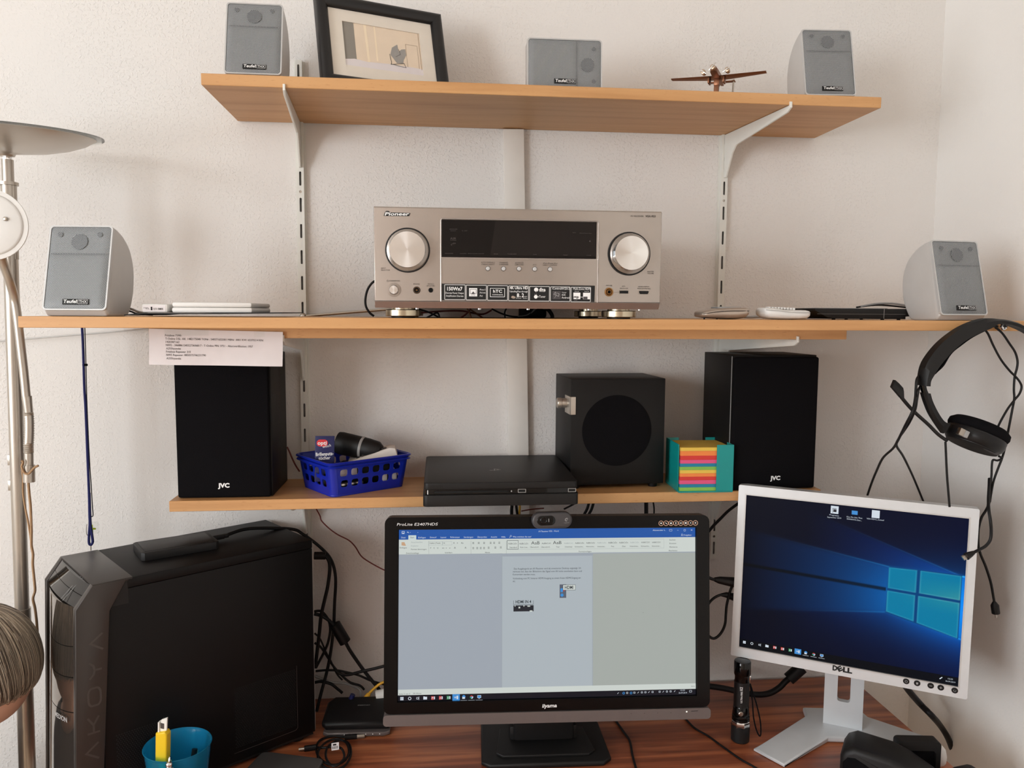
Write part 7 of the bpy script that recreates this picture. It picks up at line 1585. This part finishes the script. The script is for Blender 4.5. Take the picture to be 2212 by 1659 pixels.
for lab, pts in (('headset cable running down the left side and splitting towards the silver monitor, left strand', [(0.7884, -0.3950, 1.4354), (0.7670, -0.4200, 1.4296), (0.7629, -0.4250, 1.4144), (0.7593, -0.4300, 1.3993), (0.7493, -0.4400, 1.3811), (0.7466, -0.4300, 1.3604), (0.7583, -0.4000, 1.3400), (0.7768, -0.3600, 1.3191), (0.7947, -0.3200, 1.3006), (0.8142, -0.2600, 1.2731), (0.8397, -0.2000, 1.2381), (0.8597, -0.1500, 1.2008), (0.8745, -0.1100, 1.1616)]),
                 ('headset cable running down the left side and splitting towards the silver monitor, right strand', [(0.7911, -0.3950, 1.4174), (0.7639, -0.4300, 1.4129), (0.7622, -0.4300, 1.3993), (0.7566, -0.4350, 1.3824), (0.7549, -0.4250, 1.3616), (0.7623, -0.4000, 1.3440), (0.7797, -0.3600, 1.3254), (0.7949, -0.3300, 1.3076), (0.8517, -0.2600, 1.2771), (0.9037, -0.2000, 1.2419), (0.9504, -0.1500, 1.2043), (0.9977, -0.1100, 1.1517)]),
                 ('thin headset cable hanging straight down from the ear cup', [(0.8351, -0.4000, 1.3250), (0.8370, -0.4000, 1.3068), (0.8391, -0.4000, 1.2864), (0.8415, -0.4000, 1.2659), (0.8445, -0.4000, 1.2454), (0.8487, -0.4000, 1.2165)]),
                 ('black cable looped over the screw, left strand winding down behind the ear cup', [(0.9141, -0.4000, 1.5134), (0.9009, -0.4000, 1.5130), (0.8939, -0.4000, 1.5082), (0.8996, -0.4000, 1.4995), (0.9093, -0.4000, 1.4816), (0.9236, -0.4000, 1.4596), (0.9399, -0.4000, 1.4415), (0.9514, -0.4000, 1.4314), (0.9595, -0.4000, 1.4223), (0.9629, -0.4000, 1.4142), (0.9598, -0.4000, 1.4031), (0.9518, -0.4000, 1.3930), (0.9418, -0.4000, 1.3799), (0.9321, -0.4000, 1.3627), (0.9255, -0.4000, 1.3485), (0.9229, -0.4000, 1.3383)]),
                 ('black cable looped over the screw, right strand running down past the silver monitor', [(0.9121, -0.3980, 1.5118), (0.9245, -0.3980, 1.5025), (0.9385, -0.3980, 1.4855), (0.9492, -0.3980, 1.4715), (0.9544, -0.3980, 1.4574), (0.9542, -0.3980, 1.4454), (0.9512, -0.3980, 1.4312), (0.9511, -0.3980, 1.4110), (0.9528, -0.3980, 1.3948), (0.9503, -0.3980, 1.3745), (0.9459, -0.3980, 1.3419), (0.9430, -0.3980, 1.3194), (0.9380, -0.3980, 1.2969), (0.9316, -0.3980, 1.2785), (0.9253, -0.3980, 1.2580), (0.9133, -0.4100, 1.2423), (0.9117, -0.4100, 1.2260)]),
                 ('short black lead from the ear cup joining the long cable', [(0.9301, -0.4000, 1.3002), (0.9360, -0.4000, 1.2965), (0.9285, -0.4000, 1.2929), (0.9206, -0.4000, 1.2938), (0.9190, -0.4000, 1.2852), (0.9194, -0.4000, 1.2647), (0.9175, -0.4000, 1.2400), (0.9157, -0.4000, 1.2131)])):
    cable('headset_cable', lab, pts, .0021 if 'left side' in lab else .0018)
solo('usb_cable', G().tube([(0.9161, -0.4000, 1.2629), (0.9088, -0.4100, 1.2510), (0.9013, -0.4200, 1.2323), (0.8916, -0.4350, 1.2187), (0.8901, -0.4420, 1.2032), (0.8925, -0.4420, 1.1858), (0.8915, -0.4420, 1.1719), (0.8845, -0.4420, 1.1625), (0.8757, -0.4420, 1.1575), (0.8642, -0.4420, 1.1521)], .0024, 8), 'black_rubber', 'black charging cable bent in front of the silver monitor frame', 'cable', None, 60)
up = thing('usb_connector', 'small black charging plug in front of the right frame of the silver monitor', 'plug', ((0.8563, -0.4420, 1.1467), (0, 0, 0)))
ou = up.matrix_world.translation
a_, b_, c_ = [V(p) - ou for p in [(0.8647, -0.4420, 1.1524), (0.8518, -0.4420, 1.1459), (0.8460, -0.4420, 1.1431)]]
G().tube([tuple(a_), tuple(a_.lerp(b_, .4)), tuple(b_)], [.0030, .0062], 10, 0).obj('shell', 'black_rubber', up); G().tube([tuple(b_), tuple(c_)], .0040, 6, 0, flat=.5).obj('tip', 'steel', up)
cable('usb_cable', 'black charging cable hanging right of the silver monitor, ending in a plug', [(0.9511, -0.3600, 1.2318), (0.9643, -0.3400, 1.2063), (0.9669, -0.3300, 1.1906), (0.9593, -0.3300, 1.1775), (0.9551, -0.3300, 1.1567), (0.9563, -0.3300, 1.1300), (0.9614, -0.3300, 1.1126), (0.9729, -0.3300, 1.0893), (0.9837, -0.3300, 1.0621), (0.9904, -0.3300, 1.0367), (0.9937, -0.3300, 1.0231)], .0022)
up = thing('usb_connector', 'small black charging plug dangling right of the silver monitor', 'plug', ((0.9985, -0.3300, 0.9976), (0, 0, 0)))
ou = up.matrix_world.translation
a_, b_, c_ = [V(p) - ou for p in [(0.9932, -0.3300, 1.0246), (0.9978, -0.3300, 1.0035), (0.9990, -0.3300, 0.9964)]]
G().tube([tuple(a_), tuple(a_.lerp(b_, .3)), tuple(b_)], [.0030, .0068, .0068], 10, 0).obj('shell', 'black_rubber', up); G().tube([tuple(b_), tuple(c_)], .0042, 6, 0, flat=.5).obj('tip', 'steel', up)
cable('speaker_wire', 'dark red speaker wire behind the left black bookshelf speaker and the basket', [(-0.2767, -0.0600, 1.2719), (-0.2725, -0.0600, 1.2627), (-0.2672, -0.0600, 1.2489), (-0.2609, -0.0600, 1.2351), (-0.2539, -0.0600, 1.2235)], .0016, 'red_cable')

# ------------------------------------------------------------------ person at the left edge, seated, looking away to the left
HC = V((-0.7045, -0.330, 0.976))
pp = thing('person', 'person with chin length grey blond hair seated at the left edge, facing left', 'person', ((HC.x - .06, HC.y, 0.0), (0, 0, 0)))
op = pp.matrix_world.translation
def R3(p): return V(p) - op
# one continuous body: skeleton + skin
nodes = {}
def nd(k, p, r): nodes[k] = (R3(p), r)
hx, hy, hz = HC
nd('pelvis', (hx - .15, hy, .42), .115); nd('waist', (hx - .155, hy, .53), .100); nd('chest', (hx - .150, hy, .66), .108); nd('upper', (hx - .125, hy, .745), .082); nd('neck0', (hx - .085, hy, .810), .043); nd('neck1', (hx - .048, hy, .880), .040)
nd('skull', (hx - .014, hy, .960), .055)
for s, n_ in ((-1, 'r'), (1, 'l')):
    nd('sh' + n_, (hx - .130, hy + s * .125, .742), .048); nd('el' + n_, (hx - .19, hy + s * .165, .55), .036); nd('wr' + n_, (hx - .36, hy + s * .10, .50), .024); nd('pa' + n_, (hx - 0.405, hy + s * .085, .495), .022)
    nd('hip' + n_, (hx - .17, hy + s * .075, .42), .085); nd('kn' + n_, (hx - .42, hy + s * .085, .40), .055); nd('an' + n_, (hx - .40, hy + s * .085, .075), .034); nd('to' + n_, (hx - .53, hy + s * .09, .030), .028)
    for f_, (dy, L_) in enumerate(((-.020, .060), (-.007, .070), (.007, .066), (.020, .052))):
        nd('k%d' % f_ + n_, (hx - 0.445, hy + s * .085 + dy, .490), .0095); nd('f%d' % f_ + n_, (hx - 0.445 - L_ * .6, hy + s * .085 + dy * 1.1, .476), .0085); nd('t%d' % f_ + n_, (hx - 0.445 - L_, hy + s * .085 + dy * 1.15, .455), .0075)
    nd('th0' + n_, (hx - 0.395, hy + s * .058, .492), .0105); nd('th1' + n_, (hx - 0.425, hy + s * .045, .478), .0085)
edges = [('pelvis', 'waist'), ('waist', 'chest'), ('chest', 'upper'), ('upper', 'neck0'), ('neck0', 'neck1'), ('neck1', 'skull')]
for n_ in 'rl':
    edges += [('upper', 'sh' + n_), ('sh' + n_, 'el' + n_), ('el' + n_, 'wr' + n_), ('wr' + n_, 'pa' + n_), ('pelvis', 'hip' + n_), ('hip' + n_, 'kn' + n_), ('kn' + n_, 'an' + n_), ('an' + n_, 'to' + n_), ('wr' + n_, 'th0' + n_), ('th0' + n_, 'th1' + n_)]
    for f_ in range(4): edges += [('pa' + n_, 'k%d' % f_ + n_), ('k%d' % f_ + n_, 'f%d' % f_ + n_), ('f%d' % f_ + n_, 't%d' % f_ + n_)]
keys = list(nodes); me = bpy.data.meshes.new('body'); me.from_pydata([nodes[k][0] for k in keys], [(keys.index(a), keys.index(b)) for a, b in edges], [])
bo = bpy.data.objects.new('body', me); COL.objects.link(bo); bo.parent = pp
md = bo.modifiers.new('skin', 'SKIN'); md.use_smooth_shade = True
for i, k in enumerate(keys):
    me.skin_vertices[0].data[i].radius = (nodes[k][1],) * 2; me.skin_vertices[0].data[i].use_root = (k == 'pelvis')
sb = bo.modifiers.new('smooth', 'SUBSURF'); sb.levels = 2; sb.render_levels = 2
dg = bpy.context.evaluated_depsgraph_get()
skin_me = bpy.data.meshes.new_from_object(bo.evaluated_get(dg)); skin_me.name = 'body'
bo.modifiers.clear(); bo.data = skin_me
skin_me.materials.clear(); skin_me.materials.append(MATS['skin'])
skin_me.polygons.foreach_set('use_smooth', [True] * len(skin_me.polygons))
# head shape: ellipsoid skull with brow, nose, chin (face looks towards -x)
hd0 = R3((hx, hy, hz))
def face(p):
    """Displace a skull ellipsoid into a head; p is a unit direction."""
    x, y, z = p
    r = V((x * .080, y * .067, z * .098))
    if x < 0:
        f_ = max(0, -x) ** 2
        r.z -= .012 * f_ * (z < -.2)
        r.x += .010 * math.exp(-((z - .10) / .10) ** 2) * f_ * math.exp(-((abs(y) - .34) / .16) ** 2) * 1.2      # eye sockets
        r.x -= .020 * math.exp(-((z + .16) / .13) ** 2) * math.exp(-(y / .13) ** 2) * f_                           # nose
        r.x -= .006 * math.exp(-((z + .48) / .09) ** 2) * math.exp(-(y / .28) ** 2) * f_                           # lips
        r.x -= .012 * math.exp(-((z + .82) / .14) ** 2) * math.exp(-(y / .35) ** 2)                                # chin
    if z < -.45: r.y *= 1 - .35 * (-.45 - z)
    return r
n, m_ = 40, 30; vs = []; fs = []
for i in range(m_ + 1):
    t_ = PI * i / m_
    for k in range(n):
        a = 2 * PI * k / n; vs.append(hd0 + face((math.sin(t_) * math.cos(a), math.sin(t_) * math.sin(a), math.cos(t_))))
for i in range(m_):
    for k in range(n): fs.append((i * n + k, i * n + (k + 1) % n, (i + 1) * n + (k + 1) % n, (i + 1) * n + k))
g = G().add(vs, fs)
for s in (-1, 1):       # ears
    g.ell(tuple(hd0 + V((.004, s * .068, -.012))), (.017, .007, .028), 12, 8)
tmp = bpy.data.meshes.new('h'); tmp.from_pydata(g.v, [], g.f)
bm = bmesh.new(); bm.from_mesh(skin_me); bm.from_mesh(tmp); bmesh.ops.recalc_face_normals(bm, faces=bm.faces[:]); bm.to_mesh(skin_me); bm.free(); bpy.data.meshes.remove(tmp)
skin_me.polygons.foreach_set('use_smooth', [True] * len(skin_me.polygons))
for s in (-1, 1):
    e = G().ell(tuple(hd0 + V((-.0625, s * .029, .010))), (.011, .012, .0105), 14, 10).obj('eye', 'eye_white', pp)
    G().ell(tuple(hd0 + V((-.0715, s * .029, .010))), (.003, .0055, .0055), 12, 8).obj('iris', 'iris', e)
    G().tube([tuple(hd0 + V((-.072, s * .016, .028))), tuple(hd0 + V((-.073, s * .030, .032))), tuple(hd0 + V((-.064, s * .044, .028)))], .0026, 6).obj('eyebrow', 'hair_dark', pp)
G().tube([tuple(hd0 + V((-.069, -.020, -.050))), tuple(hd0 + V((-.079, -.008, -.048))), tuple(hd0 + V((-.079, .008, -.048))), tuple(hd0 + V((-.069, .020, -.050)))], [.0032, .0044], 8).obj('mouth', 'lip', pp)
# clothing: cardigan over trunk and arms, trousers over the legs (offset copies of the body surface)
def garment(name, m, test, off):
    bm = bmesh.new(); bm.from_mesh(skin_me); bm.verts.ensure_lookup_table()
    kill = [f for f in bm.faces if not test(f.calc_center_median() + op)]
    bmesh.ops.delete(bm, geom=kill, context='FACES')
    bm.normal_update()
    for v in bm.verts: v.co += v.normal * off
    g = G().bm(bm); return g.obj(name, m, pp, 80)
garment('cardigan', 'cardigan', lambda c: .43 < c.z < .815 and c.x > hx - .345, .010)
garment('trousers', 'trouser', lambda c: c.z < .50 and c.z > .085 and c.x > hx - .50 and not (c.x < hx - .28 and c.z > .465), .008)
# hair: a close cap under several hundred strands sweeping back and curling in at the nape
def hair_pt(phi, th, k=1.0):
    """phi round the vertical (0 = back, +x), th down from the crown."""
    r = V((.0855 * math.sin(th) * math.cos(phi), .080 * math.sin(th) * math.sin(phi), .0975 * math.cos(th)))
    if th > PI * .5: r.z *= 1.0 - .30 * (th - PI * .5)
    return HC + V((.001, 0, 0)) + r * k
n, m_ = 40, 22; vs = []; fs = []
for i in range(m_ + 1):
    th = .02 + (PI * .745) * i / m_
    for k in range(n + 1):
        phi = -2.05 + 4.10 * k / n
        if th < .9: phi *= 1 + .5 * (1 - th / .9)
        wob = 1 + .012 * math.sin(phi * 17 + th * 3) * math.sin(th)
        vs.append(R3(hair_pt(phi, th, .965 * wob)))
for i in range(m_):
    for k in range(n): fs.append((i * (n + 1) + k, i * (n + 1) + k + 1, (i + 1) * (n + 1) + k + 1, (i + 1) * (n + 1) + k))
ca = G().add(vs, fs).obj('hair', 'hair_grey', pp, 80)
def strands(count, mname, seed):
    rnd = random.Random(seed); g = G()
    for _ in range(count):
        phi0 = rnd.uniform(-2.9, 2.9); phi1 = phi0 * rnd.uniform(.60, .74) ; th1 = rnd.uniform(PI * .60, PI * .76); th0 = rnd.uniform(.05, .85)
        lift = rnd.uniform(.975, 1.012); pts = []
        for j in range(9):
            t_ = j / 8; th = th0 + (th1 - th0) * t_; phi = phi0 + (phi1 - phi0) * (t_ ** .7)
            kk = lift + .012 * math.sin(t_ * PI) - (.085 * max(0, t_ - .86) / .14 if rnd.random() < .9 else 0)
            pts.append(R3(hair_pt(phi, th, kk)))
        g.tube(pts, [.0004, .0009, .0012, .0013, .0013, .0013, .0012, .0010, .0004], 4, 3, cap=False)
    o = g.obj('hair_strands', mname, ca, 80); o['kind'] = 'stuff'; return o
def strand_tube_fix(): pass
strands(420, 'hair_grey', 1); strands(260, 'hair_light', 2); strands(240, 'hair_dark', 3)
st_ = thing('stool', 'dark round stool under the seated person', 'stool', ((hx - .15, hy, 0), (0, 0, 0)))
G().lathe([(.001, .285), (.17, .285), (.18, .292), (.18, .312), (.17, .318), (.001, .318)], (0, 0, 0), 'z', 40).obj('seat', 'black_satin', st_)
for k in range(4):
    a = PI / 4 + k * PI / 2; G().tube([(.10 * math.cos(a), .10 * math.sin(a), .287), (.16 * math.cos(a), .16 * math.sin(a), 0)], .012, 10, 0).obj('leg', 'black_satin', st_)
bpy.data.objects.remove(_tobj); bpy.data.curves.remove(_curve)
